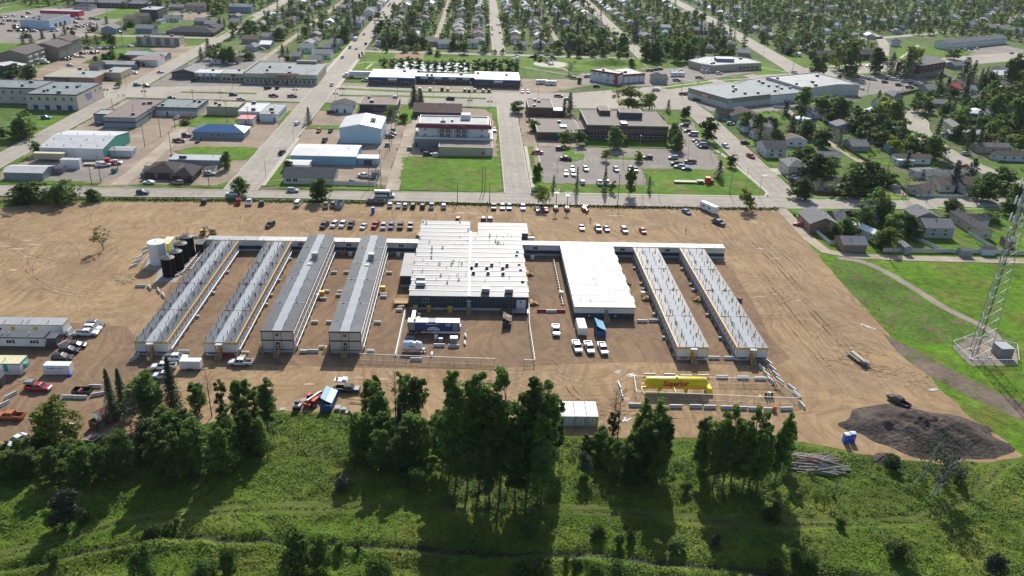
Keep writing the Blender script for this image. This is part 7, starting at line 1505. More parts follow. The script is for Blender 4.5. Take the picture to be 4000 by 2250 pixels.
def semi(lab,x,y,rz,cabm,trailer,L=14):
 t=thing('lorry',lab,'lorry',(x,y,0),rz)
 b=MB(); b.loft([[(4.2,-1.1,.7),(4.2,1.1,.7),(4.2,1.1,1.9),(4.2,-1.1,1.9)],[(5.9,-.95,.7),(5.9,.95,.7),(5.9,.95,1.6),(5.9,-.95,1.6)]]); b.box(2.2,4.2,-1.15,1.15,.7,2.9); b.obj('cab',M[cabm],t)
 b=MB(); b.box(3.9,4.26,-.95,.95,1.95,2.6); b.box(3.2,3.9,-1.18,1.18,1.95,2.6); b.obj('windscreen',M['glass'],t)
 b=MB(); b.box(-1.0,5.6,-.45,.45,.5,.75); b.obj('chassis',M['black'],t)
 for X in (-.6,.7,4.9):
  for Y in (-1.0,1.0): link('wheel',wheelmesh(.5,.35),t,(X,Y,.5))
 if trailer=='box':
  b=MB(); b.box(-L+1.6,1.6,-1.28,1.28,1.1,4.0); b.obj('trailer_box',M['white'],t)
 else:
  b=MB(); b.box(-L+1.8,-1.4,-1.2,1.2,.75,.95); b.box(-1.4,1.6,-1.2,1.2,1.3,1.5); b.obj('flatbed',M['grey'] if 0 else flatcol('pale_deck',(.42,.40,.33)),t)
 for X in (-L+2.5,-L+3.8):
  for Y in (-1.0,1.0): link('wheel',wheelmesh(.48,.35),t,(X,Y,.48))
semi('red lorry with low flatbed standing on the corner lawn',96.2,337.0,0,'machred','flat',13)
semi('long white lorry parked behind the strip mall left end',-80.5,549.0,pi,'white','box',16)
semi('red lorry cab with rusty load behind the teal shed',-158.0,345.5,.2,'machred','flat',8)
def rv(lab,x,y,rz,L=7.5,w=2.5,h=3.0,m='white',grp=None):
 t=thing('caravan',lab,'caravan',(x,y,0),rz,grp); b=MB(); c=.25
 b.loft([[(X,Y*k,Z) for Y,Z in ((-w/2,.5),(w/2,.5),(w/2,h-c),(w/2-c,h),(-w/2+c,h),(-w/2,h-c))] for X,k in ((-L/2,1),(L/2-.4,1),(L/2,.9))]); b.obj('body',M[m],t)
 b=MB(); b.box(-.6,.2,-.4,.4,h,h+.2); b.box(L/4,L/4+.5,-.2,.3,h,h+.12); b.obj('roof_unit',M['seam'],t)
 for s in (-1,1):
  for X in (-L*.3,.6): b=MB(); b.box(X,X+1.1,min(s*w/2,s*(w/2+.03)),max(s*w/2,s*(w/2+.03)),1.6,2.2); b.obj('window',M['glass'],t)
 for X in (-.5,.4):
  for Y in (-w/2+.1,w/2-.1): link('wheel',wheelmesh(.36,.22),t,(X,Y,.36))
rv('large white caravan hitched to the navy pickup on the dirt',91.0,301.5,radians(-62),8.2,2.5,3.1)
rv('white caravan parked on the lawn between the back lane houses',159.8,291.5,-1.2,5.5,2.3,2.7)
rv('white caravan beside the white trailer home on the curved street',225.0,404,.1,7,2.4,2.8)
rv('white camper in the diagonal road driveway',263.8,687,1.4,6,2.3,2.8); rv('white camper parked by the park street',-70,677,1.5,6,2.3,2.8)
rv('long white caravan in the civic car park',140.5,583,.15,10,2.5,3.0); rv('white trailer with emblems on the sandy lot, left one',42.5,543.5,.1,7,2.4,2.7); rv('white trailer with emblems on the sandy lot, right one',48.5,541,.1,7,2.4,2.7)
rv('white caravan roof behind the main street trees',-98.5,702,1.4,6,2.4,2.9)
def boxtruck(lab,x,y,rz,m='white'):
 t=thing('box_truck',lab,'truck',(x,y,0),rz); b=MB(); b.box(-3.8,1.5,-1.2,1.2,.9,3.3); b.obj('box_body',M[m],t)
 b=MB(); b.loft([[(1.6,-1,.5),(1.6,1,.5),(1.6,1,2.3),(1.6,-1,2.3)],[(2.6,-1,.5),(2.6,1,.5),(2.6,1,1.5),(2.6,-1,1.5)],[(3.6,-.9,.5),(3.6,.9,.5),(3.6,.9,1.2),(3.6,-.9,1.2)]]); b.obj('cab',M['white'],t)
 b=MB(); b.box(1.75,2.45,-1.02,1.02,1.55,2.1); b.obj('windscreen',M['glass'],t)
 for X in (-2.4,2.6):
  for Y in (-1.0,1.0): link('wheel',wheelmesh(.45,.3),t,(X,Y,.45))
boxtruck('white box truck on the gravel by the brown apartments',-283.5,567,0); boxtruck('white delivery truck beside the strip mall',-66.5,541,pi)
boxtruck('turquoise bus shaped trailer before the dealership',-340,707,0,'genroof')
b=MB(); b.box(-1.1,1.1,-.6,.6,.45,1.2); b.box(-1.15,1.15,-.65,.65,1.2,1.3); b.cyl((-.3,-.75,.3),(-.3,.75,.3),.3,n=10,m=1); b.bar((1.1,0,.5),(2.0,0,.4),.08,m=1)
thing('light_trailer','small cream generator trailer at the verge left of the parked cars','trailer',(-140.5,300.6,0),me=b.mesh('light_trailer',[M['white'],M['black']]))
# ---------------------------------------------------------------- town: larger buildings
def flatb(label,poly,h,wall,roof,trim='grey',wins=(),units=0,par=.35,cat='building',name='commercial_building',seed=1,panels=0,base=None,band=None,door=None):
 """poly: footprint corners in world metres (ccw from front left). wins: (edge, n, z, w, h, a0, a1, material or None)"""
 cx=sum(p[0] for p in poly)/len(poly); cy=sum(p[1] for p in poly)/len(poly); t=thing(name,label,cat,(cx,cy,0))
 q=[(x-cx,y-cy) for x,y in poly]; k=len(q); a=sum(q[i][0]*q[(i+1)%k][1]-q[(i+1)%k][0]*q[i][1] for i in range(k))
 if a<0: q=q[::-1]
 b=MB(); b.prism(q,0,h); b.obj('wall',M[wall],t)
 def ins(d):
  out=[]
  for i in range(k):
   p0,p1,p2=Vector(q[i-1]),Vector(q[i]),Vector(q[(i+1)%k]); e1=(p1-p0).normalized(); e2=(p2-p1).normalized(); n1=Vector((-e1.y,e1.x)); n2=Vector((-e2.y,e2.x)); n=(n1+n2); n/=max(.3,(1+n1.dot(n2)))
   out.append(tuple(p1+n*d))
  return out
 i0,i1=ins(-.06),ins(.28); b=MB(); n=len(b.v)
 b.v+=[(x,y,h-.25) for x,y in i0]+[(x,y,h+par) for x,y in i0]+[(x,y,h+par) for x,y in i1]+[(x,y,h) for x,y in i1]
 for i in range(k):
  j=(i+1)%k
  for s in range(3): b.f.append((s*k+i,s*k+j,(s+1)*k+j,(s+1)*k+i)); b.m.append(0)
 b.obj('parapet',M[trim],t)
 b=MB(); b.prism(ins(.26),h+.02,h+.10); b.obj('roof',M[roof],t)
 if band or base:
  for (zz0,zz1,mm,nm) in ([(0,base[0],base[1],'wall_base')] if base else [])+([(band[0],band[1],band[2],'wall_band')] if band else []):
   i2=ins(-.04); b=MB(); b.prism(i2,zz0,zz1); b.obj(nm,M[mm],t)
 for (e,n,z,w,hh,a0,a1,m) in wins:
  p,r_=Vector((*q[e],0)),Vector((*q[(e+1)%k],0)); d=r_-p; ang=atan2(d.y,d.x); out=Vector((d.y,-d.x,0)).normalized()*.05
  for i in range(n):
   f=a0+(a1-a0)*((i+.5)/n)
   c=p+d*f+out
   if m is None: window(t,w,hh,(c.x,c.y,z+hh/2),ang)
   else: panelpart('door' if z<.2 else 'sign_panel' if m in('white','redlet','wlet') else 'wall_panel',w,hh,(c.x,c.y,z+hh/2),t,M[m],ang)
 r=random.Random(seed); xs=[p[0] for p in q]; ys=[p[1] for p in q]
 def inside(x,y):
  c=False
  for i in range(k):
   (x1,y1),(x2,y2)=q[i],q[i-1]
   if (y1>y)!=(y2>y) and x<(x2-x1)*(y-y1)/(y2-y1)+x1: c=not c
  return c
 u=0; g=0
 while u<units and g<400:
  g+=1; x,y=r.uniform(min(xs)+2,max(xs)-2),r.uniform(min(ys)+2,max(ys)-2)
  if all(inside(x+i,y+j) for i in (-1.5,1.5) for j in (-1.5,1.5)):
   ac_unit(t,x,y,h+.1,*r.choice([(2.2,1.5,1.2),(1.6,1.2,1.1),(1.6,1.2,1.1)]),m=r.choice(['metal','skirt'])); u+=1
 for _ in range(int(units*1.2)):
  x,y=r.uniform(min(xs)+1,max(xs)-1),r.uniform(min(ys)+1,max(ys)-1)
  if inside(x,y): mushroom(t,x,y,h+.1,.22,.6)
 return t
R4=lambda x0,x1,y0,y1:[(x0,y0),(x1,y0),(x1,y1),(x0,y1)]
flatcol('conc_beige',(.52,.46,.40)); flatcol('roof_bluegrey',(.16,.205,.215),.75,col2=((.11,.13,.13),.12,.5,.66)); flatcol('roof_brown',(.22,.17,.15),.9); flatcol('roof_tan',(.36,.33,.24),.9); flatcol('wall_bluegrey',(.22,.27,.31)); flatcol('wall_white',(.62,.65,.67)); flatcol('wall_tan',(.42,.37,.28)); flatcol('trim_dk',(.03,.04,.04)); flatcol('blue_door',(.03,.06,.2)); flatcol('blue_roof',(.01,.10,.30),.4); flatcol('shopblue',(.012,.06,.16)); flatcol('green_trim',(.03,.20,.15)); flatcol('darkwood',(.05,.035,.04)); flatcol('blue_wall',(.20,.38,.48)); flatcol('shed_bluewhite',(.46,.58,.68)); flatcol('pink_roof',(.55,.20,.20)); flatcol('ltgrey_roof',(.28,.30,.295),.7,col2=((.20,.20,.19),.15,.5,.66)); flatcol('graveltop',(.24,.21,.18),.95); flatcol('greyblock',(.24,.24,.24)); flatcol('red_metal',(.24,.02,.035),.5); flatcol('mural',(.22,.2,.42)); flatcol('apt_tan',(.26,.21,.16)); flatcol('apt_grey',(.17,.18,.17)); flatcol('darkblue_grey',(.055,.065,.08)); flatcol('brown_strip',(.05,.03,.025)); flatcol('store_green',(.25,.27,.20)); flatcol('retail_white',(.55,.53,.50)); flatcol('redsign',(.5,.03,.05)); flatcol('dark_red_siding',(.11,.02,.025)); flatcol('green_wall',(.17,.24,.19)); flatcol('sidewalk_tan',(.36,.32,.27))
flatb('two storey beige concrete block with blue doors at the left crossing',R4(-233,-207,440.5,472.8),8,'conc_beige','roof_bluegrey','trim_dk',
  [(0,6,5.0,1.1,1.6,.03,.97,None),(0,4,.1,2.4,2.5,.05,.95,'blue_door'),(1,4,5.2,1.1,1.6,.25,.98,None),(1,1,3.2,5.5,3.2,.35,.55,'mural')],7,seed=3)
flatb('left extension of the beige concrete block with small windows',R4(-275,-233.4,453.5,474.6),8,'conc_beige','roof_bluegrey','trim_dk',[(0,9,5.2,1.1,1.5,.0,.95,None),(0,4,2.3,1.1,.9,.3,.9,None)],6,seed=4)
flatb('grey block workshop with brown gravel roof and dark band',R4(-181,-165.6,408,449.4),4.8,'wall_bluegrey','roof_brown','greyblock',[],3,seed=5,band=(2.2,3.0,'darkblue_grey'))
flatb('low grey wing of the brown roofed workshop',R4(-189,-181.3,416,426),4.2,'wall_bluegrey','ltgrey_roof','trim_dk',[(0,1,.1,1.2,2.1,.6,.9,'blue_door')],0)
flatb('white and slate workshop with stained roof and teal side',R4(-165.3,-144,434,454),4.2,'wall_white','roof_bluegrey','trim_dk',[(0,1,.1,1,2.1,.2,.35,'darkwood')],3,seed=6,band=(2.6,4.0,'wall_bluegrey'))
flatb('tan flat roofed workshop behind the grassy slope',R4(-140.4,-124,438,452),4.2,'wall_tan','roof_tan','roof_tan',[],2,seed=7)
flatb('white flat roofed shop at the main street crossing',R4(-122,-110.7,430,451),4,'wall_white','roofwhite','white',[],2,seed=8)
flatb('pale flat roofed shop with two dark roof units beside the main street',R4(-110.3,-101.4,426,449.7),3.9,'wall_white','ltgrey_roof','skirt',[(0,1,.1,1,2.1,.75,.9,'greyblock'),(1,8,1.6,1.6,1.3,.1,.95,None)],2,seed=9)
t=flatb('small shop with pink sloping roof',R4(-119.8,-112,419,429.8),2.9,'wall_white','pink_roof','pink_roof',[(0,1,.1,.9,2.1,.4,.7,'greyblock')],0,par=.1)
def pitched(label,x0,x1,y0,y1,h,rise,kind,wall,roof,wins=(),name='building',cat='building',over=.4,gable=None,cxy=None,rz=0,ridge_m=None,objc=None,objr=None,group=None,vents=0):
 """kind gx: ridge along x, gy: ridge along y, hip: hipped"""
 cx,cy=((x0+x1)/2,(y0+y1)/2) if cxy is None else cxy; w,d=(x1-x0)/2,(y1-y0)/2; t=thing(name,label,cat,(cx,cy,0),rz,group)
 b=MB(); b.box(-w,w,-d,d,0,h)
 if kind=='gx':
  for s in (-1,1): b.loft([[(s*w,-d,h),(s*w,d,h),(s*w,0,h+rise)],[(s*(w-.15),-d,h),(s*(w-.15),d,h),(s*(w-.15),0,h+rise)]])
 elif kind=='gy':
  for s in (-1,1): b.loft([[(-w,s*d,h),(w,s*d,h),(0,s*d,h+rise)],[(-w,s*(d-.15),h),(w,s*(d-.15),h),(0,s*(d-.15),h+rise)]])
 o=b.obj('wall',M[wall],t)
 if objc: o.color=(*objc,1)
 b=MB(); e=over; k=.12
 if kind=='gx':
  m=rise/d; zz=h-e*m
  for s in (-1,1): b.loft([[(X,s*(d+e),zz+.03),(X,0,h+rise+.03),(X,0,h+rise+.03+k),(X,s*(d+e),zz+.03+k)] for X in (-w-e,w+e)])
 elif kind=='gy':
  m=rise/w; zz=h-e*m
  for s in (-1,1): b.loft([[(s*(w+e),Y,zz+.03),(0,Y,h+rise+.03),(0,Y,h+rise+.03+k),(s*(w+e),Y,zz+.03+k)] for Y in (-d-e,d+e)])
 elif kind=='hip':
  W_,D_=w+e,d+e; z=h-.05; zr=h+rise
  if W_>D_: A=[(-W_+D_,0,zr),(W_-D_,0,zr)]
  else: A=[(0,-D_+W_,zr),(0,D_-W_,zr)]
  c=[(-W_,-D_,z),(W_,-D_,z),(W_,D_,z),(-W_,D_,z)]
  if W_>D_: b.quad(c[0],c[1],A[1],A[0]); b.quad(c[2],c[3],A[0],A[1]); b.quad(c[1],c[2],A[1]); b.quad(c[3],c[0],A[0])
  else: b.quad(c[0],c[1],A[0]); b.quad(c[1],c[2],A[1],A[0]); b.quad(c[2],c[3],A[1]); b.quad(c[3],c[0],A[0],A[1])
  b.quad(*[(x,y,z-.02) for x,y,_ in reversed(c)]); b.box(-W_,W_,-D_,D_,z-.18,z-.03)
 else: b.box(-w-e*.5,w+e*.5,-d-e*.5,d+e*.5,h,h+.18)
 o=b.obj('roof',M[roof],t)
 if objr: o.color=(*objr,1)
 for (f,n,z,ww,hh,a0,a1,m) in wins:
  for i in range(n):
   q=a0+(a1-a0)*((i+.5)/n)
   if f=='S': c=(-w+2*w*q,-d-.02); an=0
   elif f=='E': c=(w+.02,-d+2*d*q); an=pi/2
   elif f=='W': c=(-w-.02,d-2*d*q); an=-pi/2
   if m is None: window(t,ww,hh,(c[0],c[1],z+hh/2),an)
   else: panelpart('door',ww,hh,(c[0],c[1],z+hh/2),t,M[m],an)
 r=random.Random(int(abs(cx)*3+cy));
 for _ in range(vents):
  b=MB(); X=r.uniform(-w*.7,w*.7); Y=r.uniform(-d*.45,d*.1) if kind!='gy' else r.uniform(-d*.7,d*.7); X=X if kind!='gy' else r.uniform(-w*.4,w*.4)
  zt=h+rise*(1-(abs(Y)/d if kind!='gy' else abs(X)/w)) if kind!='flat' else h; b.cyl((X,Y,zt-.2),(X,Y,zt+.6),.14,n=6); b.obj('roof_vent',M['dkmetal'],t)
 return t
pitched('building with bright blue hipped roof and grey walls',-133.2,-109.4,391,402.6,3.3,2.4,'hip','wall_bluegrey','blue_roof',[('S',3,1.4,1.2,1.1,.33,.66,None)],over=.5)
t=pitched('large white roofed shed with teal gable end',-185.4,-159,353,382,4.8,1.9,'gx','wall_white','roofwhite',over=.2)
b=MB(); b.loft([[(13.23,-14.5,0),(13.23,14.5,0),(13.23,14.5,4.8),(13.23,0,6.65),(13.23,-14.5,4.8)],[(13.3,-14.5,0),(13.3,14.5,0),(13.3,14.5,4.8),(13.3,0,6.65),(13.3,-14.5,4.8)]]); b.obj('gable_cladding',M['teal'],t)
for i in range(12): b=MB(); X=-11+(i%4)*7; Y=-12+(i//4)*7; b.cyl((X,Y,4.8+1.9*(1-abs(Y)/14.5)),(X,Y,5.4+1.9*(1-abs(Y)/14.5)),.22,n=7); b.obj('roof_vent',M['metal'],t)
pitched('low white annex at the teal end of the big shed',-159,-149.2,358.4,364.4,2.7,.5,'gx','wall_white','roofpale',[('E',1,.8,1,1,.2,.6,None)])
pitched('long low blue grey building with white metal roof, bottom left',-185.9,-170.8,323.3,332.9,3.0,1.1,'gx','wall_bluegrey','roofwhite',[('S',4,1.2,.7,1.2,.1,.85,None),('E',1,.8,1.0,1.2,.3,.7,None)])
pitched('small grey shed with peaked roof beside the white container',-170.3,-167.2,332,335.8,2.3,.6,'gx','greyblock','roofgrey')
container('tan semi trailer body along the big white shed',-180.2,349.9,12.5,2.6,3.6,'wall_tan','cream_roof',0,z0=1.0)
container('white refrigerated container with white roof',-167.3,340.7,7.6,2.9,3.8,'white','roofwhite',0)
t=pitched('dark brown hipped house, left half, behind the white saloon',-132.9,-120.7,327.6,341,3.0,2.6,'hip','darkwood','rooftile',[('S',1,.7,.7,1.9,.3,.45,None),('S',1,.7,.7,1.9,.78,.92,None)],over=.6,objr=(.055,.045,.045))
t=pitched('dark brown hipped house, right half, with glazed corner',-120.5,-113,324,337,2.9,2.4,'hip','darkwood','rooftile',[('S',1,1.0,2.2,1.2,.4,.7,None),('E',1,1.2,1.4,1.2,.2,.5,None)],over=.6,objr=(.055,.045,.045))
for (x,y,z) in ((-2.0,1,2.9),):
 b=MB(); b.bar((x-1.2,y-1,z+1.2),(x,y-.4,z+2.3),.14); b.bar((x+1.2,y-1,z+1.2),(x,y-.4,z+2.3),.14); b.bar((x-1.2,y-1,z+1.2),(x+1.2,y-1,z+1.2),.1); b.obj('gable_trim',M['white'],t)
flatb('long slate walled building with pale metal roof behind the brown house',R4(-129.3,-107.2,345.5,353.6),3,'wall_bluegrey','roofpale','roofpale',[],2,par=.08,seed=4)
pitched('long white roofed warehouse with blue walls',-79.6,-51.5,352.6,371,3.9,.8,'gx','blue_wall','roofwhite',[('S',3,1.9,.6,.6,.2,.6,None)],over=.25,vents=1)
pitched('open annex with white roof at the end of the blue warehouse',-51.3,-41.9,353.4,359.3,3.0,.25,'gx','blue_wall','roofwhite',[('S',1,0.05,3.5,2.3,.25,.75,'darkblue_grey')],over=.2)
t=pitched('tall pale blue metal shed with white gable roof',-64,-44.5,389,412,7.2,1.9,'gy','shed_bluewhite','roofwhite',[('E',5,1,1.2,1.4,.1,.9,None)],over=.2)
b=MB(); b.box(4.0,6.2,-2,.2,8.5,10.0); b.obj('rooftop_unit',M['metal'],t)
for i in range(6): b=MB(); X=2+i*1.0; b.cyl((X,-5-(i%2),8.2),(X,-5-(i%2),9.2),.18,n=6); b.obj('roof_vent',M['dkmetal'],t)
t=pitched('beige office with dark shingle roof at the front street corner',-77,-56.9,325,338,3.0,2.1,'gx','wall_tan','rooftile',[('S',2,1.1,1.7,1.2,.04,.3,None)],over=.5,objr=(.055,.065,.08),vents=3)
for p in t.children:
 if p.name.startswith('wall'): p.data.materials[0]=flatcol('cream_block',(.55,.53,.45))
pitched('small weathered grey shed behind the office fence',-42.9,-39.9,335,338.2,2.5,.5,'gx','greyblock','roofgrey')
pitched('small white roofed garage behind the corner office',-80.5,-70.2,342.4,349.4,2.8,.4,'gx','wall_white','roofwhite')
fence('cream board fence behind the corner office',[(-57,325),(-40.5,324.6),(-40.4,334)],1.7,'board',3,boards='fencew',post='fencew')
fence('grey board fence around the brown house yard',[(-113,340),(-108.5,343.5),(-108,337.5),(-112.5,337)],1.7,'board',3,boards='conc',post='conc')
fence('grey board fence left of the brown house',[(-138.5,346),(-137.5,340),(-132.8,339.5)],1.9,'board',3,boards='conc',post='conc')
def hotel():
 t=flatb('grey block ground floor of the red trimmed hotel',R4(-28.6,8.3,384.4,404),4.4,'greyblock','ltgrey_roof','white',[(0,1,.2,1.2,2.1,.0,.06,'blue_door')],0,par=.5,cat='hotel',name='hotel')
 ox,oy=t.location.x,t.location.y
 def bx(n,m,x0,x1,y0,y1,z0,z1): b=MB(); b.box(x0-ox,x1-ox,y0-oy,y1-oy,z0,z1); return b.obj(n,M[m],t)
 t['label']='red and white three storey hotel with two gabled balconies over a grey block base'
 bx('upper_wall','wall_white',-26.6,6.2,386.6,402.4,4.5,10.4)
 bx('roof','ltgrey_roof',-26,5.6,387,402,10.5,10.6)
 b=MB()
 for (x0,x1,y0,y1) in ((-26.7,6.3,386.5,386.9),(-26.7,6.3,402.1,402.5),(-26.7,-26.3,386.9,402.1),(5.9,6.3,386.9,402.1)): b.box(x0-ox,x1-ox,y0-oy,y1-oy,10.4,11.2)
 b.obj('parapet',M['white'],t)
 b=MB(); f=lambda x,y,z:(x-ox,y-oy,z)
 b.loft([[f(-26.8,386.5,10.7),f(6.4,386.5,10.7),f(6.4,386.6,10.8),f(-26.8,386.6,10.8)],[f(-27.4,385.6,9.0),f(7.0,385.6,9.0),f(7.0,386.6,9.0),f(-27.4,386.6,9.0)]])
 for x0,x1 in ((-28.2,-26.8),(6.4,7.8)): b.loft([[f(x0,386,9.0),f(x1,386,9.0),f(x1,403,9.0),f(x0,403,9.0)],[f((x0+x1)/2-.2,386.6,10.6),f((x0+x1)/2+.2,386.6,10.6),f((x0+x1)/2+.2,402,10.6),f((x0+x1)/2-.2,402,10.6)]])
 b.obj('mansard_roof',M['red_metal'],t)
 bx('stair_box','wall_white',-6.8,-2.4,396.5,401.5,10.6,13.0)
 for cx in (-14.2,-6.6):
  b=MB()
  for s in (-1,1): b.bar(f(cx+s*3.6,384.9,8.9),f(cx,384.9,10.7),.25,.35)
  b.obj('gable_beam',M['red_metal'],t)
  b=MB(); b.bar(f(cx,385,8.9),f(cx,385,10.5),.16); b.bar(f(cx-1.4,385,9.6),f(cx,385,8.9),.12); b.bar(f(cx+1.4,385,9.6),f(cx,385,8.9),.12)
  for X in (-3,3): b.bar(f(cx+X,385,4.5),f(cx+X,385,9.0),.16)
  b.obj('gable_frame',M['darkwood'],t)
  for z in (4.6,7.2):
   bx('balcony','roofpale',cx-3,cx+3,385,386.6,z-.05,z+.08)
   b=MB(); b.bar(f(cx-3,385,z+1),f(cx+3,385,z+1),.09)
   for i in range(13): b.bar(f(cx-3+i*.5,385,z),f(cx-3+i*.5,385,z+1),.05)
   b.obj('railing',M['darkwood'],t)
   for X in (-1.9,-.9,.9,1.9): window(t,.7,1.7,(cx+X-ox,386.55-oy,z+1.1),0)
 for X in (-23.5,3.2):
  for z in (5.6,8.2): window(t,.9,.7,(X-ox,386.55-oy,z),0)
 for X in (-24.6,-20.3,2,4.5): bx('air_conditioner','metal',X,X+.9,385.4,386,4.9,5.5)
 for x,y in ((-16,391),(-14.6,391.2),(-11,393)): ac_unit(t,x-ox,y-oy,10.6,1,1,.9)
 b=MB(); b.cyl(f(-15.3,391.5,10.6),f(-15.3,391.5,13),.2,n=8); b.obj('chimney',M['white'],t)
hotel()
t=flatb('low tan block annex with round emblem in front of the hotel',R4(-16.6,8.1,371.2,383.9),3.9,'wall_tan','graveltop','wall_tan',[(0,1,1.0,.7,1.0,.8,.84,'darkwood')],0,par=.25)
b=MB(); b.box(9.3,11.7,-6.46,-6.42,.9,3.3,m=0); b.obj('emblem_board',M['white'],t)
b=MB()
for i in range(20):
 a0,a1=2*pi*i/20,2*pi*(i+1)/20; p=lambda R,a:(10.5+R*cos(a),-6.49,2.1+R*sin(a)); b.quad(p(.85,a0),p(1.0,a0),p(1.0,a1),p(.85,a1)); b.quad(p(.5,a0),p(.56,a0),p(.56,a1),p(.5,a1))
b.box(10.2,10.8,-6.49,-6.46,2.02,2.18); b.obj('emblem',M['blet'],t)
pitched('brown shingled building with long low roof behind the hotel',-33,-7.8,442,462,3.4,2.6,'gx','darkwood','rooftile',over=.6,objr=(.10,.065,.06),vents=7)
pitched('white walled house with dark grey gable beside the highway',-77.8,-66.2,449.5,461,3.6,1.8,'gy','wall_white','rooftile',[('S',2,.1,1,2,.1,.8,'darkwood')],objr=(.05,.055,.06))
flatb('brown flat roofed shop with four front windows',R4(-63,-42.6,453,473.5),4.2,'darkwood','roof_brown','sidewalk_tan',[(0,5,.9,1.8,1.2,.35,.95,None)],3,seed=2)
flatb('brown brick hall with gravel roof behind the middle street',R4(28.5,42.2,448.6,470),5.8,'brick','graveltop','sidewalk_tan',[(0,1,.4,3.5,1.8,.25,.6,'darkwood'),(0,1,3,1,1.4,.65,.75,'blue_door')],3,seed=12)
flatb('low brick wing right of the brown brick hall',R4(42.4,48,449.2,457),4.2,'brick','roofpale','sidewalk_tan',[],0,par=.15)
flatb('dark brick pavilion with gravel roof and blue skylight',R4(30.6,51.5,403.2,431.6),3.8,'brick','graveltop','sidewalk_tan',[(0,1,.2,6,2.2,.3,.6,'darkblue_grey')],1,seed=5)
b=MB(); b.box(-1.6,1.6,-1.8,1.8,0,.7); b.box(-1.7,1.7,-1.9,1.9,.7,.85,m=1); thing('skylight_box','blue skylight box on the pavilion roof','skylight',(44.5,414,3.9),me=b.mesh('skylight_box',[M['blue_wall'],M['bluelid']]))
flatb('large dark brick office building with overhanging upper floor',R4(55.3,95.9,404.6,438),7.6,'brick','graveltop','sidewalk_tan',[(0,12,4.4,2.6,1.0,.03,.47,None),(0,12,4.4,2.6,1.0,.5,.97,None),(0,14,1.2,2.2,1.4,.04,.96,None)],0,seed=5,band=(3.0,3.5,'darkwood'))
def bb(lab,x0,x1,y0,y1,z0,z1,m,tm='graveltop',par='sidewalk_tan'):
 t=thing('roof_penthouse',lab,'penthouse',((x0+x1)/2,(y0+y1)/2,z0)); w,d=(x1-x0)/2,(y1-y0)/2; b=MB(); b.box(-w,w,-d,d,0,z1-z0); b.obj('wall',M[m],t)
 b=MB(); b.box(-w-.05,w+.05,-d-.05,d+.05,z1-z0,z1-z0+.25); b.obj('coping',M[par],t); b=MB(); b.box(-w+.3,w-.3,-d+.3,d-.3,z1-z0+.25,z1-z0+.3); b.obj('roof',M[tm],t)
bb('dark penthouse box in the middle of the brick office roof',73.5,85.2,419,428,7.7,10.8,'darkblue_grey'); bb('brick stair tower at the back of the brick office roof',64.3,69.8,426,437.5,7.7,10.0,'brick')
bb('glazed lantern at the front edge of the brick office roof',72.2,75.4,404.2,410,7.7,8.6,'brick','bluelid')
b=MB(); b.loft([[(96.1,431,0),(99.6,431,0),(99.6,437.5,0),(96.1,437.5,0)],[(96.1,431,8.3),(99.6,431,5.5),(99.6,437.5,5.5),(96.1,437.5,8.3)]]); thing('stair_annex','slanting brick stair annex on the east wall of the brick office','annex',(0,0,0),me=b.mesh('stair_annex',M['brick']))
flatb('dark link between the brick pavilion and the brick office',R4(51.7,55.1,408,426),4.4,'darkblue_grey','graveltop','sidewalk_tan',[],0)
t=flatb('big grey roofed store with green band and red banner',[(131.2,512.6),(147.6,483),(178.6,499.7),(162.6,529.5)],6,'retail_white','roof_bluegrey','trim_dk',[(1,1,3.6,2.4,1.4,.0,.12,'wall_white')],5,seed=2,band=(3.2,5.7,'store_green'),par=.1)
d=Vector((147.6-131.2,483-512.6,0)).normalized(); c=Vector((131.2,512.6,0))+d*15; o=panelpart('sign_panel',7.5,1.8,(c.x-t.location.x-.12*abs(d.y),c.y-t.location.y-.12*d.x-.1,4.3),t,M['redsign'],atan2(d.y,d.x))
for i,wd in enumerate((5.4,5.8)): panelpart('sign_lettering',wd,.35,(c.x-t.location.x-.2,c.y-t.location.y-.2,4.65-i*.75),t,M['wlet'],atan2(d.y,d.x))
flatb('middle part of the grey store with many roof units',[(162.9,529.9),(178.9,499.3),(204.6,511.6),(208.2,521.2),(194.2,558.4),(179,548)],5.2,'wall_white','roof_bluegrey','greyblock',[],7,seed=8)
flatb('rear part of the grey store with high parapet wall',[(192.2,551.6),(205.4,515),(232.1,531.7),(247.9,532.9),(234.3,573.3)],6.6,'retail_white','ltgrey_roof','retail_white',[],5,seed=9,par=.6)
flatb('tan and slate civic building with white roof edge',[(156.6,621.2),(162.2,609.8),(169.6,602.4),(189.4,611.9),(211,619.5),(205.4,637),(193.8,644.3),(175,640)],4.8,'wall_tan','ltgrey_roof','white',[(3,5,1.2,2.2,1.4,.1,.9,None),(1,2,.1,2.6,3,.1,.9,'wall_white')],3,seed=4)
bb('blue grey plant room on the civic building roof',177,190,619,627,4.9,7.0,'wall_bluegrey','bluelid','wall_bluegrey')
flatb('two storey red and white front part of the fire hall',[(76.2,560.7),(84.5,554),(93.1,547.5),(97,553),(86.6,566)],7,'wall_white','ltgrey_roof','maroon',[(0,2,4.4,1.1,1.1,.1,.9,None),(1,2,4.4,1.1,1.1,.1,.9,None),(1,2,1.4,1.1,1.1,.1,.9,None),(1,1,.1,2.6,6.6,.7,1,'redsign')],1,seed=3,band=(5.9,6.9,'red_metal'))
flatb('fire hall garage with four white doors',[(97.2,552.9),(112.9,560),(104,578.8),(87,566.2)],5.5,'conc_beige','ltgrey_roof','maroon',[(0,4,.1,3.2,3.6,.02,.98,'white')],1,seed=6,band=(4.5,5.4,'red_metal'))
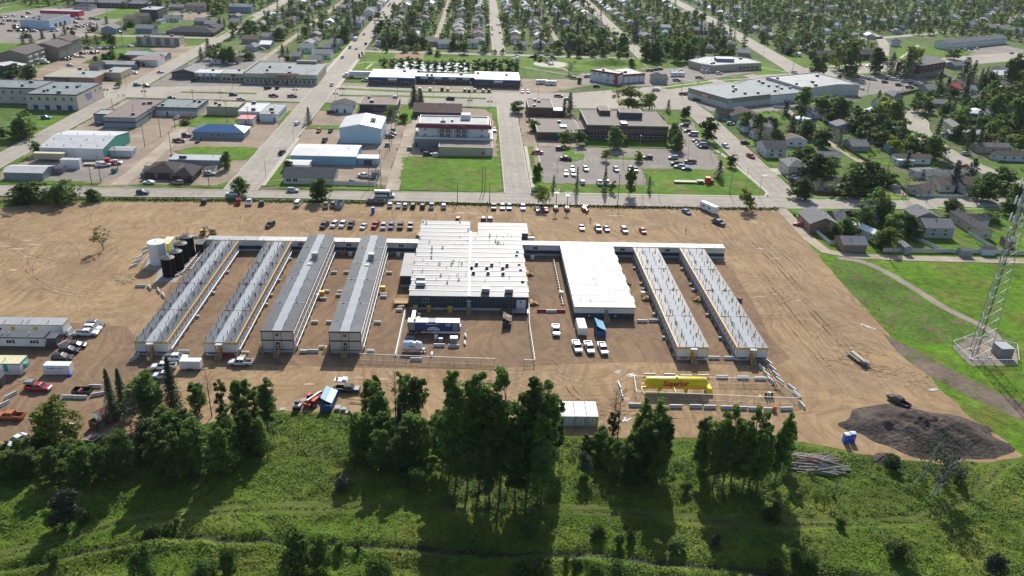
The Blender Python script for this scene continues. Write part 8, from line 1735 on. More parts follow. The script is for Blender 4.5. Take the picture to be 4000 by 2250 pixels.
for (lab,x0,x1,y0,y1,h,n) in [('left blue fronted block of the white roofed strip mall',-66.8,-38.3,526,553,5,3),('lower middle part of the strip mall with shop signs',-38.1,-1,536,547.5,4.3,5),('right blue fronted block of the white roofed strip mall',-.8,27.8,527.5,554,5,3)]:
 w=[(0,n,.4,4.6 if n<5 else 5,2.2,.06,.94,None)]+([(0,1,3.3,5.5,1.2,.42,.62,'white')] if n<5 else [(0,4,3.0,4.6,.9,.02,.98,'white')])
 t=flatb(lab,R4(x0,x1,y0,y1),h,'brick','roofwhite','white',w,2 if n<5 else 3,seed=int(h*x1),band=(h-2.2,h-.1,'shopblue'),par=.2)
for x0,x1,lab,wall,sign in [(-173.2,-158,'grey and blue shop with round sign boards','wall_bluegrey','white'),(-157.6,-142.6,'tan fronted shop with dark sign','wall_tan','darkwood')]:
 flatb(lab,R4(x0,x1,526,539 if x0<-160 else 542),4.6,wall,'roofwhite' if x0<-160 else 'ltgrey_roof','white' if x0<-160 else 'wall_tan',[(0,5,.6,2.0,1.8,.05,.95,None),(0,3 if x0<-160 else 1,3.0,2.6,1.2,.1,.9,sign)],1,seed=5)
pitched('blue grey gabled shop with dark purple front at the mall end',-189,-173.6,531,552,3.6,2.0,'gy','darkblue_grey','roofgrey',[('S',5,.5,2,1.8,.05,.95,None)],vents=3)
t=flatb('long tan shopping hall with green trim and red script sign',[(-142.2,521),(-97.7,520.5),(-98.5,560),(-142.6,562)],6,'wall_tan','roof_bluegrey','wall_tan',[(0,16,1.0,1.5,2.0,.02,.98,None),(1,8,1.0,1.2,1.5,.05,.95,None)],4,seed=3,band=(2.9,3.9,'green_trim'),base=(1.0,'sidewalk_tan'))
b=MB(); b.box(8.5,10,-20.5,-20.3,4.3,5.4);
for i in range(12): b.box(-2+i*.75,-1.4+i*.75,-20.62,-20.5,4.5,5.2+.2*(i%2));
b.obj('script_sign',M['redsign'],t); b=MB(); b.box(-9,12,-20.55,-20.2,5.6,7.0); b.obj('raised_parapet',M['wall_tan'],t)
b=MB(); b.box(3,16,18,20,6.3,8.0); b.obj('rear_wall',M['wall_tan'],t)
b=MB(); b.box(-22,-21.2,-20,20,6.2,7.2); b.obj('party_wall',M['sidewalk_tan'],t)
flatb('tan roofed low shops, left part, behind the crossing',R4(-254.3,-240.3,504.5,531),4.3,'darkblue_grey','roof_tan','roof_tan',[(0,3,.6,1.8,2,.1,.9,None)],1,seed=2,par=.1)
flatb('stained grey roofed low shops, middle part, behind the crossing',R4(-240.1,-225,505,525),4.3,'brickred','ltgrey_roof','sidewalk_tan',[(0,4,.6,1.6,2,.1,.9,None)],1,seed=3,par=.1)
flatb('tan walled low shop with grey roof at the left street',R4(-226.5,-216,521,539),4.4,'wall_tan','ltgrey_roof','wall_tan',[(1,2,.8,1.4,1.4,.2,.8,None)],1,seed=4,par=.2)
pitched('long low grey roofed shed behind the shops',-243.3,-219.8,557,568,2.8,1.2,'gx','wall_bluegrey','ltgrey_roof')
flatb('white garage with brown roof and red corner facing the left street',R4(-227,-210.5,568.3,583),4,'wall_white','roof_brown','pink_roof',[(1,2,.1,4,3,.1,.9,'wall_white')],0,seed=4,par=.1)
pitched('grey gabled hall behind the white garage, left part',-239.5,-226,590,603,3.3,1.5,'gx','greyblock','roofpale'); pitched('grey gabled hall behind the white garage, right part',-225.8,-212,588.5,600,3.3,1.5,'gx','greyblock','roofpale')
t=flatb('beige block with brown vertical stripes on bare ground',R4(-254,-222.5,650,662),6,'conc_beige','graveltop','greyblock',[],3,seed=4)
for i in range(5):
 for j in range(5): b=MB(); X=-15.3+i*6.9+j*.75; b.box(X,X+.36,-6.12,-6.0,.5,5.6); b.obj('wall_stripe',M['brown_strip'],t)
def apt(lab,x0,x1,y0,y1,h,front,side,bal=True):
 t=pitched(lab,x0,x1,y0,y1,h,2.4,'gy',front,'rooftile',[('E',5,1.0,1.4,1.1,.05,.95,None),('E',5,3.9,1.4,1.1,.05,.95,None),('E',5,6.8,1.4,1.1,.05,.95,None)],cat='apartment building',name='apartment_building',over=.6,objr=(.13,.11,.105))
 w=(x1-x0)/2; d=(y1-y0)/2; b=MB(); b.box(w,w+.1,-d,d,0,h-.1); b.obj('side_cladding',M[side],t)
 if bal:
  for k in range(3):
   for Y in (-.72,-.1,.55):
    b=MB(); b.box(w+.1,w+1.5,Y*d-1.6,Y*d+1.6,.6+k*2.9,.75+k*2.9); b.box(w+1.42,w+1.5,Y*d-1.6,Y*d+1.6,.75+k*2.9,1.7+k*2.9); b.obj('balcony',M['white'],t)
apt('brown roofed apartment block with white balconies, nearest of three',-303,-286,551,577,8.6,'apt_tan','apt_grey')
apt('brown roofed apartment block, middle of three',-297,-279,580,600,8.6,'apt_tan','apt_grey',False); apt('brown roofed apartment block, farthest of three',-296,-282.5,606,622,8.6,'apt_tan','apt_grey',False)
pitched('white roofed gabled building at the left edge behind a round bush',-300,-281,527,540,4.6,1.4,'gy','darkblue_grey','roofwhite'); pitched('pinkish brown roofed building at the left edge',-303,-285,496,512,3.6,2,'gx','wall_tan','rooftile',objr=(.17,.13,.13))
flatb('white dealership hall with slate roof',R4(-370,-346.5,714.5,753),7,'shed_bluewhite','darkblue_grey','wall_white',[(1,3,.1,4,3.6,.15,.8,'darkwood')],3,seed=3)
flatb('low fuel station canopy with red edge behind the dealership',R4(-392,-358,795,806),4.5,'redsign','roofpale','redsign',[],0,seed=1,par=.1)
pitched('long dark hip roofed care home with row of white windows',-250,-212.5,703,722,3.0,3.2,'hip','brick','rooftile',[('S',9,1.0,1.9,1.2,.05,.97,None)],over=.5,objr=(.045,.05,.06))
pitched('rear gabled wing of the dark hip roofed care home',-228,-214,723,741,3.0,2.6,'gy','brick','rooftile',objr=(.045,.05,.06))
flatb('four storey dark slate apartment box with balconies',R4(-297,-281.5,777,802),10,'darkblue_grey','roofpale','darkblue_grey',[(0,3,2,1.1,1.2,.3,.6,None),(1,4,1,2,1.2,.1,.95,None),(1,4,4,2,1.2,.1,.95,None),(1,4,7,2,1.2,.1,.95,None)],1,seed=3,cat='apartment building',name='apartment_building')
t=flatb('three storey apartment house with dark red upper walls and grey base',[(310.6,615),(319,598),(351,622),(357,647),(340,655)],9,'dark_red_siding','rooftile','darkwood',[(0,3,6.5,1.2,1.2,.1,.9,None),(0,3,3.8,1.2,1.2,.1,.9,None),(0,3,1.2,1.2,1.2,.1,.9,None),(1,6,6.2,1.4,1.2,.05,.95,None),(1,6,3.6,1.4,1.2,.05,.95,None)],0,seed=3,base=(3.4,'greyblock'),cat='apartment building',name='apartment_building',par=.05)
for p in t.children:
 if p.name.startswith('roof'): p.color=(.13,.125,.13,1)
L_=hypot(504-418,797-746); pitched('long two storey white row house with grey roof and parked cars',-L_/2,L_/2,-6,6,5.4,2.4,'gx','wall_white','rooftile',[('S',22,1,1.1,1.1,.02,.98,None),('S',22,3.7,1.1,1,.02,.98,None)],cxy=(458,777),rz=radians(31),objr=(.17,.17,.18),cat='row house',name='row_house',vents=6)
pitched('second long white row house with grey roof farther back',-35,35,-6,6,5,2.4,'gx','wall_white','rooftile',[('S',18,3.4,1.1,1,.02,.98,None)],cxy=(546,878),rz=radians(-58),objr=(.16,.16,.17),cat='row house',name='row_house')
pitched('dark timber row of flats under tall trees beside the east highway',-32,32,-6,6,4.4,2.6,'gx','darkwood','rooftile',[('S',8,1,1.6,1.4,.05,.95,None)],cxy=(300,679),rz=radians(17),objr=(.09,.07,.065),cat='row house',name='row_house')
pitched('sage green house with dark cross gabled roof by the grey store',-8,8,-6.5,6.5,3.6,2.8,'gy','green_wall','rooftile',[('S',2,4.0,.8,1,.4,.6,None)],cxy=(149,456),rz=0,objr=(.055,.045,.045))
pitched('dark gabled front wing of the sage green house',-4.5,4.5,-4,4,3.4,2.2,'gx','green_wall','rooftile',cxy=(139.5,458),objr=(.055,.045,.045))
def gazebo():
 t=thing('gazebo','small white gazebo with grey two tier roof in the park','gazebo',(54.5,617,0));
 for i in range(6): a=i*pi/3; b=MB(); b.cyl((2*cos(a),2*sin(a),0),(2*cos(a),2*sin(a),2.6),.12,n=6); b.obj('post',M['white'],t)
 b=MB(); b.lathe((0,0,2.6),[(2.8,0),(1.0,1.1),(.9,1.1)],6); b.lathe((0,0,3.7),[(.8,0),(.8,.5),(1.2,.5),(.05,1.3)],6); b.obj('roof',M['roofpale'],t)
 b=MB(); b.lathe((0,0,0),[(2.4,.05),(2.4,.25)],6); b.obj('base',M['wooddk'],t)
gazebo()
# ---------------------------------------------------------------- houses
RC={'rg':(.20,.205,.21),'rb':(.125,.095,.085),'rd':(.06,.06,.068),'rw':(.70,.71,.70),'rred':(.45,.04,.05)}
WC={'white':(.60,.63,.65),'cream':(.52,.48,.40),'grey':(.30,.32,.34),'blue':(.22,.28,.35),'tan':(.36,.31,.25),'brick':(.26,.17,.13),'dark':(.06,.055,.055)}
for (x,y,w,d,rz,h,rt,rc,wc,lab) in HOUSES:
 if w<1: continue
 if y>480: d=min(d,13 if w<20 else 14);
 else: d=min(d,14 if rt!='gy' else 24)
 cy=y; r=random.Random(int(x*7+y)); v=r.uniform(.85,1.15); small=w*d<22
 ww=[] if small else [('S',max(1,int(w/4.5)),1.2,1.3 if w>6 else .9,1.0,.08,.92,None)]+[('E' if x<0 else 'W',2 if d>8 else 1,1.2,1.1,1.0,.15,.85,None)]
 if h>4.3 and not small: ww+=[('S',max(1,int(w/5)),h-1.9 if h<5.5 else 3.6,1.1,1.0,.1,.9,None)]
 pitched(lab,-w/2,w/2,-d/2,d/2,(h if h<4.3 else h-.4),{'flat':0,'gx':min(2.2,d*.2),'gy':min(2.2,w*.22),'hip':2.2}[rt],rt,'wallpaint','rooftile',ww,name='shed' if small else 'house',cat='shed' if small else 'house',cxy=(x,cy),rz=radians(rz),objc=tuple(c*v for c in WC[wc]),objr=tuple(c*v for c in RC[rc]),over=.45 if not small else .2,vents=0 if small or y>480 else 2)
HG=[]
def occupied(x,y,m=9):
 return any(abs(x-a)<m and abs(y-b_)<m+2 for a,b_ in HG)
for (x,y,*_r) in HOUSES: HG.append((x,y))
BLK_=[(301,551),(458,777),(546,878),(430,760),(480,790),(560,850),(300,679),(280,672),(320,690),(335,625),(183,622),(165,610),(200,630),(98,626),(98,640),(-371,733),(-231,712),(-289,790),(-358,733)]
rr=random.Random(21); SPOT=[]
def row(xs,y0,y1,step,rz,where):
 y=y0
 while y<y1:
  SPOT.append((xs+rr.uniform(-1.5,1.5),y+rr.uniform(-2,2),rz,where)); y+=step*rr.uniform(.95,1.25)
row(-76,708,1090,19,pi/2,'right of the far main street'); row(-106,775,1090,19,pi/2,'left of the far main street')
row(-52,715,1060,20,pi/2,'along the lane behind the main street'); row(2,710,1100,18,pi/2,'left of the far middle street'); row(-16,720,1080,20,pi/2,'behind the far middle street'); row(33,712,1100,18,pi/2,'right of the far middle street'); row(54,725,1080,20,pi/2,'left of the lane behind the park'); row(84,715,1080,20,pi/2,'right of the lane behind the park')
row(114,700,1100,18,pi/2,'left of the birch wood street'); row(148,725,1100,19,pi/2,'right of the birch wood street'); row(176,760,1100,22,pi/2,'two rows right of the birch wood street'); row(226,790,1080,20,pi/2,'left of the diagonal street'); row(274,745,1100,20,pi/2,'right of the diagonal street')
row(-134,690,1060,24,pi/2,'on the lane left of the main street'); row(-168,720,1060,24,pi/2,'between the lane and the left street'); row(-188,745,1060,22,pi/2,'right of the left street')
row(-126,655,700,20,pi/2,'left of the near main street trees'); row(-160,660,700,20,pi/2,'beside the hedged lane')
for (x0,y0,x1,y1,n,rz,wh) in [(300,740,520,960,9,.75,'south of the east street'),(285,775,500,990,9,.75,'north of the east street'),(355,690,470,1050,0,1.2,''),(380,720,372,1000,7,1.4,'west of the curving far street'),(420,850,455,1150,8,1.4,'east of the curving far street'),(270,930,520,1110,9,.5,'in the far eastern rows'),(520,900,690,1120,7,.9,'toward the top right corner'),(300,1000,480,1150,6,.5,'in the last eastern row'),(480,940,620,1180,6,.9,'beyond the second row house'),(230,430,290,500,0,0,''),(560,1000,700,1210,5,.9,'at the top right corner'),(190,1120,480,1200,9,.2,'along the top edge, right part'),(620,880,700,960,3,.9,'below the far east field')]:
 for i in range(n): f=i/max(1,n-1); SPOT.append((x0+(x1-x0)*f+rr.uniform(-5,5),y0+(y1-y0)*f+rr.uniform(-5,5),rz+rr.uniform(-.1,.1),wh))
for (x,y,rz,wh) in [(318,520,.4,'among the trees right of the grey store'),(285,505,0,'among the trees right of the grey store'),(300,480,.2,'among the trees right of the grey store'),(340,530,.3,'among the trees right of the grey store'),(360,560,.3,'among the trees right of the grey store'),(385,590,.5,'among the trees right of the grey store'),(230,470,1.4,'near the curved street head'),(290,470,1.2,'near the curved street head'),(305,440,1.2,'right of the curved street'),(320,480,.4,'right of the curved street'),(290,415,1.2,'right of the curved street'),(325,415,.4,'right of the curved street'),(215,455,.1,'left of the curved street'),(200,440,.1,'left of the curved street'),(165,500,0,'left of the curved street'),(222,500,.2,'behind the big store'),(250,500,.2,'behind the big store'),(160,405,0,'among the near mobile homes'),(165,375,0,'among the near mobile homes'),(220,430,1.3,'left of the curved street'),(345,470,.3,'right of the curved street'),(350,505,.3,'right of the curved street'),(375,530,.3,'right of the curved street'),(240,292,.1,'at the right edge behind the mast'),(222,285,.1,'at the right edge behind the mast')]: SPOT.append((x,y,rz,wh))
SPOT=[q for q in SPOT if abs(q[0])<.62*q[1]+25]; SPOT.sort(key=lambda q:q[1]); NH=0; FAR_H=[MB(),MB()]
for (x,y,rz,wh) in SPOT:
 if occupied(x,y) or any(hypot(x-a,y-b_)<22 for a,b_ in BLK_): continue
 HG.append((x,y)); w=rr.uniform(10,15); d=rr.uniform(7.5,9.5); rt=rr.choice(['gx','gx','gx','hip','gy']); rc=rr.choice(['rg','rg','rg','rb','rd','rw' if rr.random()<.35 else 'rg']); wc=rr.choice(['white','white','grey','tan','cream','blue']); v=rr.uniform(.85,1.25); h=rr.choice([2.8,2.9,3.2,4.4])
 near=y<760; NH+=1
 if NH>195:
  c_,s_=cos(rz),sin(rz); T_=lambda X,Y,Z:(x+X*c_-Y*s_,y+X*s_+Y*c_,Z); a,e=w/2,d/2
  for s in (-1,1): FAR_H[0].quad(*[T_(*q) for q in ([(-a,s*e,0),(a,s*e,0),(a,s*e,h),(-a,s*e,h)])]); FAR_H[0].quad(*[T_(*q) for q in ([(s*a,-e,0),(s*a,e,0),(s*a,e,h),(s*a,0,h+1.7),(s*a,-e,h)])])
  for s in (-1,1): FAR_H[1].quad(*[T_(*q) for q in ([(-a-.4,s*(e+.4),h-.1),(a+.4,s*(e+.4),h-.1),(a+.4,0,h+1.8),(-a-.4,0,h+1.8)])],m=rr.randrange(3))
  continue
 two=h>4
 lab='%s %s house %s'%('two storey' if two else {'rg':'grey roofed','rb':'brown roofed','rd':'dark roofed','rw':'white roofed'}[rc],wc,wh)
 pitched(lab,-w/2,w/2,-d/2,d/2,h+(.8 if two else 0),1.7,rt,'wallpaint','rooftile',[('W' if x<0 and rz>1 else 'E',1,1.2,1.1,1.0,.2,.8,None),('S',2,1.2,1.3,1.0,.1,.9,None)] if near else [('S',2,1.2,1.3,1.0,.1,.9,None)],name='house',cat='house',cxy=(x,y),rz=rz,objc=tuple(c*v for c in WC[wc]),objr=tuple(c*v*1.15 for c in RC[rc]),group='houses '+wh)
for b,n,ms in ((FAR_H[0],'distant_house_walls',[M['wall_white']]),(FAR_H[1],'distant_house_roofs',[flatcol('far_pale_roof',(.36,.38,.39),.6),M['roof_brown'],M['wall_bluegrey']])): o=b.obj(n,ms); o['kind']='stuff'
fence('white board fence around the brick house yard',[(125.2,285),(125.8,268.6),(131,268.4)],1.5,'board',2.4,boards='fencew',post='fencew')
fence('white board fence between the fenced lawns',[(155.8,288),(164,262.8),(180.2,262.4)],1.6,'board',2.4,boards='fencew',post='fencew')
fence('white board fence right of the fenced lawn',[(183,281),(184.6,262.3),(180.4,262.3)],1.6,'board',2.4,boards='fencew',post='fencew')
fence('grey board fence along the back lane under the trees',[(142.5,262.6),(163.8,262.6)],1.5,'board',2.4,boards='conc',post='conc')
fence('pale board fence along the back lane toward the mast',[(184.8,262.2),(206,262)],1.5,'board',2.4,boards='conc',post='conc')
fence('dark red board fence around the cream mobile home',[(139,332),(139.5,327.2),(145,324.4),(171,324.2),(173,331)],1.6,'board',2.6,boards='fencer',post='fencer')
fence('white board fence in front of the timber deck house',[(184.6,324.6),(207,324.8),(208,331)],1.4,'board',2.6,boards='fencew',post='fencew')
fence('weathered board fence along the lane between mobile homes, left side',[(180.6,478),(177.2,440),(178.4,402)],1.6,'board',3,boards='fenceb',post='fenceb')
fence('weathered board fence along the lane behind the cream home, right side',[(184.4,402),(185.8,372),(185,344),(182.5,330)],1.6,'board',3,boards='fenceb',post='fenceb')
fence('white board fence by the brown roofed double garage',[(176,345),(180,337),(187,333)],1.4,'board',2.6,boards='fencew',post='fencew')
fence('grey picket fence behind the white brown roofed hut',[(183,411),(213,411)],1.4,'board',3,boards='conc',post='conc')
fence('long white fence behind the grey store lane',[(178,490),(196,485)],1.6,'board',3,boards='fencew',post='fencew')
fence('white board fence beside the slate blue bungalow',[(-262,706),(-250,706),(-243,742)],1.6,'board',4,boards='fencew',post='fencew')
fence('long pale fence along the alley by the apartment lot',[(-292,632),(-262,634),(-253,660)],1.6,'board',4,boards='fencew',post='fencew')
fence('dark board fence behind the store car park',[(272,532),(318,566)],1.8,'board',4,boards='fenceb',post='fenceb')
fence('brown board fence behind the green garden strip',[(-131,652),(-103,654)],1.8,'board',4,boards='fencer',post='fencer')
fence('wire fence along the front street, far left',[(-200,306),(-150,303.6)],1.5,'wire',4)
fence('wire fence across the far left lawn',[(-260,395),(-207,402)],1.5,'wire',5)
for i,(x,y,lab,m) in enumerate([(-131.5,357.5,'blue bin behind the long slate building','bluebin'),(-134.3,330.4,'dark green bin at the left wall of the brown house','teal'),(-147.8,335,'dark green bin at the asphalt yard edge','teal'),(-184.6,411,'dark blue bin by the grey workshop wing','bluebin'),(-41.3,385,'green bin behind the tall pale shed','teal'),(-30.5,379,'green bin at the left corner of the hotel','teal'),(-17.8,369.5,'pale green bin at the corner of the hotel annex','skirt'),(-41.3,413,'green bin between poles behind the tall pale shed','teal'),(-153,427.6,'white bin at the slate workshop wall','white'),(-148,428,'turquoise bin at the slate workshop wall','teal')]):
 b=MB(); b.loft([[(-1,-.8,.1),(1,-.8,.1),(1,.8,.1),(-1,.8,.1)],[(-1.1,-.9,1.3),(1.1,-.9,1.3),(1.1,.9,1.6),(-1.1,.9,1.6)]]); b.box(-1.12,1.12,-.92,.92,1.6,1.66,m=1); thing('rubbish_container',lab,'bin',(x,y,0),0,'bins behind the shops',b.mesh('rubbish_container',[M[m],M['black']]))
pitched('small brown roofed shack beside the slate workshop',-1.9,1.9,-1.6,1.6,2.4,.7,'gx','brickred','rooftile',cxy=(-147.3,427),objr=(.15,.11,.09),name='shed',cat='shed')
# ---------------------------------------------------------------- trees: leaf clusters on limbs, made with numpy
def leaves(P, N, size, mat_, name='crown', asp=1.0, jit=1.05):
 """one folded quad per point P facing roughly N"""
 n=len(P); rs=np.random.RandomState(n%9973)
 Nn=N+rs.normal(0,jit,(n,3)); Nn/=np.linalg.norm(Nn,axis=1)[:,None]+1e-9
 A=np.cross(Nn,rs.normal(0,1,(n,3))); A/=np.linalg.norm(A,axis=1)[:,None]+1e-9; B=np.cross(Nn,A)
 s=(size*rs.uniform(.6,1.35,n))[:,None]; v=np.empty((n,4,3)); v[:,0]=P-A*s*asp; v[:,1]=P-B*s*.6+Nn*s*.25; v[:,2]=P+A*s*asp; v[:,3]=P+B*s*.6+Nn*s*.25
 return v.reshape(-1,3)
def mesh_quads(name,v,mat_):
 n=len(v)//4; me=bpy.data.meshes.new(name); me.vertices.add(4*n); me.vertices.foreach_set('co',v.astype('f').ravel()); me.loops.add(4*n); me.loops.foreach_set('vertex_index',np.arange(4*n,dtype='i'))
 me.polygons.add(n); me.polygons.foreach_set('loop_start',np.arange(0,4*n,4,dtype='i')); me.polygons.foreach_set('loop_total',np.full(n,4,dtype='i')); me.materials.append(mat_); me.update(calc_edges=True); return me
def dec_points(seed,nl,per,base=.22,lump=.13,shape=1.0,rad=.25,sq=.75):
 """unit tree: height 1, crown radius rad; returns points, normals, lump centres"""
 rs=np.random.RandomState(seed); P=[];N=[];C=[]; nL=5 if rad<.2 else 3; LD=[(rs.uniform(.15,.62)*rad*np.cos(j*2.4+seed),rs.uniform(.15,.62)*rad*np.sin(j*2.4+seed),1.0 if j==0 else rs.uniform(.72,.97)) for j in range(nL)]
 for i in range(nl):
  u=rs.rand()**.75; ld=LD[rs.randint(nL)]; z=base+(ld[2]-base-lump*.5)*u; prof=np.sin(np.pi*min(1,(.12+.80*u)**shape))**.75; a=rs.rand()*6.283; r=rad*prof*np.sqrt(rs.uniform(.15,1))*rs.uniform(.75,1.08); r*=.66; c=np.array([ld[0]+r*np.cos(a),ld[1]+r*np.sin(a),z]); C.append(c)
  k=int(per*rs.uniform(.5,1.5)); d=rs.normal(0,1,(k,3)); d[:,2]=d[:,2]*.8+.25; d/=np.linalg.norm(d,axis=1)[:,None]; L=lump*rs.uniform(.5,1.35)*(1.05-.4*u)
  q=c+d*L*np.array([1,1,sq])*rs.uniform(.45,1.05,(k,1)); P.append(q); N.append(d)
 return np.concatenate(P),np.concatenate(N),np.array(C)
def trunk_mesh(seed,C,base,r0,m,name='trunk',nb=9,bend=.03):
 rs=random.Random(seed); b=MB(); pts=[(0,0,-.02)]+[(rs.uniform(-bend,bend)*z*2,rs.uniform(-bend,bend)*z*2,z) for z in (.25,.5,.75,.93)]
 for i in range(4): b.cyl(pts[i],pts[i+1],r0*(1-i*.24),r0*(1-(i+1)*.24)*.96,n=6,caps=False)
 idx=list(range(len(C))); rs.shuffle(idx)
 for i in idx[:nb]:
  c=C[i]; z=max(base*.6,c[2]-.16-rs.random()*.1); k=min(3,int(z/.25)); f=(z-pts[k][2])/(pts[k+1][2]-pts[k][2]+1e-6) if k<4 else 0; f=min(1,max(0,f)); s=[pts[k][j]+(pts[k+1][j]-pts[k][j])*f for j in range(3)]
  b.cyl(s,tuple(c),r0*.38,r0*.10,n=5,caps=False)
 return b.mesh(name,M[m],True)
PROTO={}
def add_proto(kind,P,N,size,mat_,trunk): PROTO.setdefault(kind,[]).append((mesh_quads('crown',leaves(P,N,size,mat_),mat_),trunk))
ASP={}
def dproto(kind,asp,n,seed,nl,per,base,lump,size,m,shape=.9,bark='bark',nb=7,r0=.014,bend=.03):
 ASP[kind]=asp
 for s in range(n):
  P,N,C=dec_points(seed+s,nl,per,base,lump,shape,asp*.5-lump*.35); add_proto(kind,P,N,size,m[s%len(m)] if isinstance(m,list) else m,trunk_mesh(s,C,base,r0,bark if s%2 or bark!='bark' else 'bark',nb=nb,bend=bend))
dproto('big',.30,5,100,150,75,.19,.052,.0125,L_big,1.0,nb=14,r0=.011)
dproto('mid',.52,6,200,100,56,.05,.082,.022,[L_dec,L_big],.85)
dproto('yelmid',.6,2,300,60,70,.08,.11,.024,L_yel)
dproto('bush',1.0,3,400,34,70,.05,.24,.05,L_bush,.7)
dproto('will',.9,2,450,40,80,.08,.2,.036,L_will,.7,'deadtw',12)
dproto('pop',.36,3,480,44,60,.08,.075,.021,L_dec,.9)
dproto('thin',.4,2,470,26,16,.25,.08,.02,[L_will,L_bush],1.1,'birch',20,.013,.08)
dproto('lone',.95,1,560,30,26,.3,.11,.026,L_yel,.9,'deadtw',26,.02,.06)
dproto('dec',.78,5,500,44,32,.10,.15,.046,L_dec,.85,nb=4,r0=.02)
dproto('yel',.75,3,520,30,36,.14,.17,.046,L_yel,.85,nb=4,r0=.02)
dproto('red',.8,1,540,18,40,.06,.2,.05,L_red,.9,nb=4,r0=.02)
def spruce_points(seed,lev,br,per,droop=.16):
 rs=np.random.RandomState(seed); P=[];N=[]
 for i in range(lev):
  z=.06+.92*(i/lev)**.93; R=.20*(1-z)**.85*rs.uniform(.7,1.18)+.008; nb=max(4,int(br*(1-z*.55)))
  for j in range(nb):
   a=6.283*(j+rs.rand()*.8)/nb+i*1.3; L=R*rs.uniform(.65,1.12); t=rs.uniform(.12,1,per);
   x=np.cos(a)*L*t; y=np.sin(a)*L*t; zz=z-droop*2*L*t*t+rs.normal(0,.004,per); w=rs.normal(0,.011,per)*(1.1-t*.7)
   P.append(np.stack([x-np.sin(a)*w,y+np.cos(a)*w,zz],1)); N.append(np.tile([np.cos(a)*.4,np.sin(a)*.4,1.0],(per,1)))
 return np.concatenate(P),np.concatenate(N)
def spr_trunk(r0=.014,m='bark'): b=MB(); b.cyl((0,0,-.02),(0,0,.98),r0,r0*.15,n=6,caps=False); return b.mesh('trunk',M[m],True)
ASP['spr']=ASP['sprnear']=.34
for s in range(3): P,N=spruce_points(s,34,16,13); add_proto('sprnear',P,N,.0125,L_spr,spr_trunk(.009))
for s in range(3): P,N=spruce_points(20+s,17,11,6); add_proto('spr',P,N,.024,L_spr,spr_trunk(.01))
def twigs(seed,n,cone,m,dens=4):
 rs=random.Random(seed); b=MB(); b.cyl((0,0,-.02),(rs.uniform(-.02,.02),0,.98),.013,.003,n=5,caps=False)
 for i in range(n):
  z=rs.uniform(.15,.96); a=rs.uniform(0,6.28); L=(.42*(1-z)**.8+.03) if cone else rs.uniform(.12,.3)*(1.2-z*.6); up=rs.uniform(-.25,.1) if cone else rs.uniform(.4,1.0)
  e=(cos(a)*L,sin(a)*L,z+L*up); b.cyl((0,0,z),e,.004,.0012,n=3,caps=False)
  for k in range(dens): f=rs.uniform(.3,1); q=(e[0]*f,e[1]*f,z+L*up*f); aa=a+rs.uniform(-1.2,1.2); l=L*rs.uniform(.15,.4); b.cyl(q,(q[0]+cos(aa)*l,q[1]+sin(aa)*l,q[2]+l*rs.uniform(-.4,.5)),.002,.0008,n=3,caps=False)
 return b.mesh('branches',M[m])
DEADM=twigs(1,40,False,'deadtw',3); DEADS=twigs(2,150,True,'deadtw',7)
LM=[(-91,240,'the black round tanks'),(-80,188,'the outermost left wing'),(-63,188,'the second yellow wing'),(-49,190,'the left cream wing'),(-32,190,'the right cream wing'),(-10,197,'the blue generator trailer'),(23,158,'the white shipping containers'),(49,170,'the yellow propane tank'),(73,142,'the log pile'),(103,154,'the topsoil mound'),(135,190,'the lattice mast'),(-33,161,'the blue skip'),(-90,167,'the black bin'),(-80,155,'the rust red skip'),
 (-67,331,'the dark roofed office'),(-54,400,'the tall pale shed'),(-10,395,'the red trimmed hotel'),(-20,452,'the brown shingled building'),(41,417,'the brick pavilion'),(75,420,'the dark brick office'),(88,336,'the red flatbed lorry'),(-120,397,'the blue hipped roof'),(-172,367,'the teal ended shed'),(-178,328,'the low blue grey building'),(-123,334,'the dark brown house'),(-220,457,'the beige concrete block'),(-172,430,'the brown roofed workshop'),
 (-52,540,'the left strip mall block'),(-20,540,'the middle of the strip mall'),(14,540,'the right strip mall block'),(54,617,'the park gazebo'),(95,560,'the fire hall'),(98,626,'the grassy mound'),(183,620,'the civic building'),(155,505,'the big grey store'),(215,545,'the rear of the grey store'),(335,620,'the dark red apartment house'),(300,679,'the timber row of flats'),(458,777,'the white row house'),(154,330,'the cream mobile home'),(143,355,'the grey hip roofed house'),(128,286,'the brick house'),(169,281,'the balcony house'),(187,287,'the end on mobile home'),(205,340,'the timber deck house'),(209,375,'the porch mobile home'),(260,425,'the white trailer home'),
 (-120,540,'the green trimmed mall'),(-238,656,'the striped block'),(-231,712,'the care home'),(-294,565,'the nearest brown apartments'),(-288,610,'the far brown apartments'),(-358,733,'the white dealership'),(-289,790,'the slate apartment box'),(-235,562,'the long grey shed'),(-92,700,'the far main street'),(17,720,'the far middle street'),(-33,720,'the lane behind the park'),(69,720,'the right park lane'),(130,700,'the birch wood street'),(245,720,'the diagonal street'),(-150,640,'the hedged lane'),(256,440,'the curved street')]
KLAB={'dec':('round leafy tree','tree'),'yel':('yellowing leafy tree','tree'),'spr':('dark spruce','spruce'),'pop':('slim upright poplar','tree'),'dead':('bare dead tree','dead tree'),'deadspr':('grey dead conifer','dead tree'),'bir':('sparse pale barked birch','birch'),'bush':('low green bush','bush'),'will':('grey green willow bush','bush'),'red':('purple leaved tree','tree'),'lone':('leaning half bare yellowing tree','tree')}
def rel(x,y):
 d,lx,ly,n=min((hypot(x-a,(y-b_)*.8),a,b_,n) for a,b_,n in LM); dx,dy=x-lx,y-ly
 if abs(dx)>abs(dy): return ('left of ' if dx<0 else 'right of ')+n
 return ('behind ' if dy>0 else 'in front of ')+n
tr=random.Random(77)
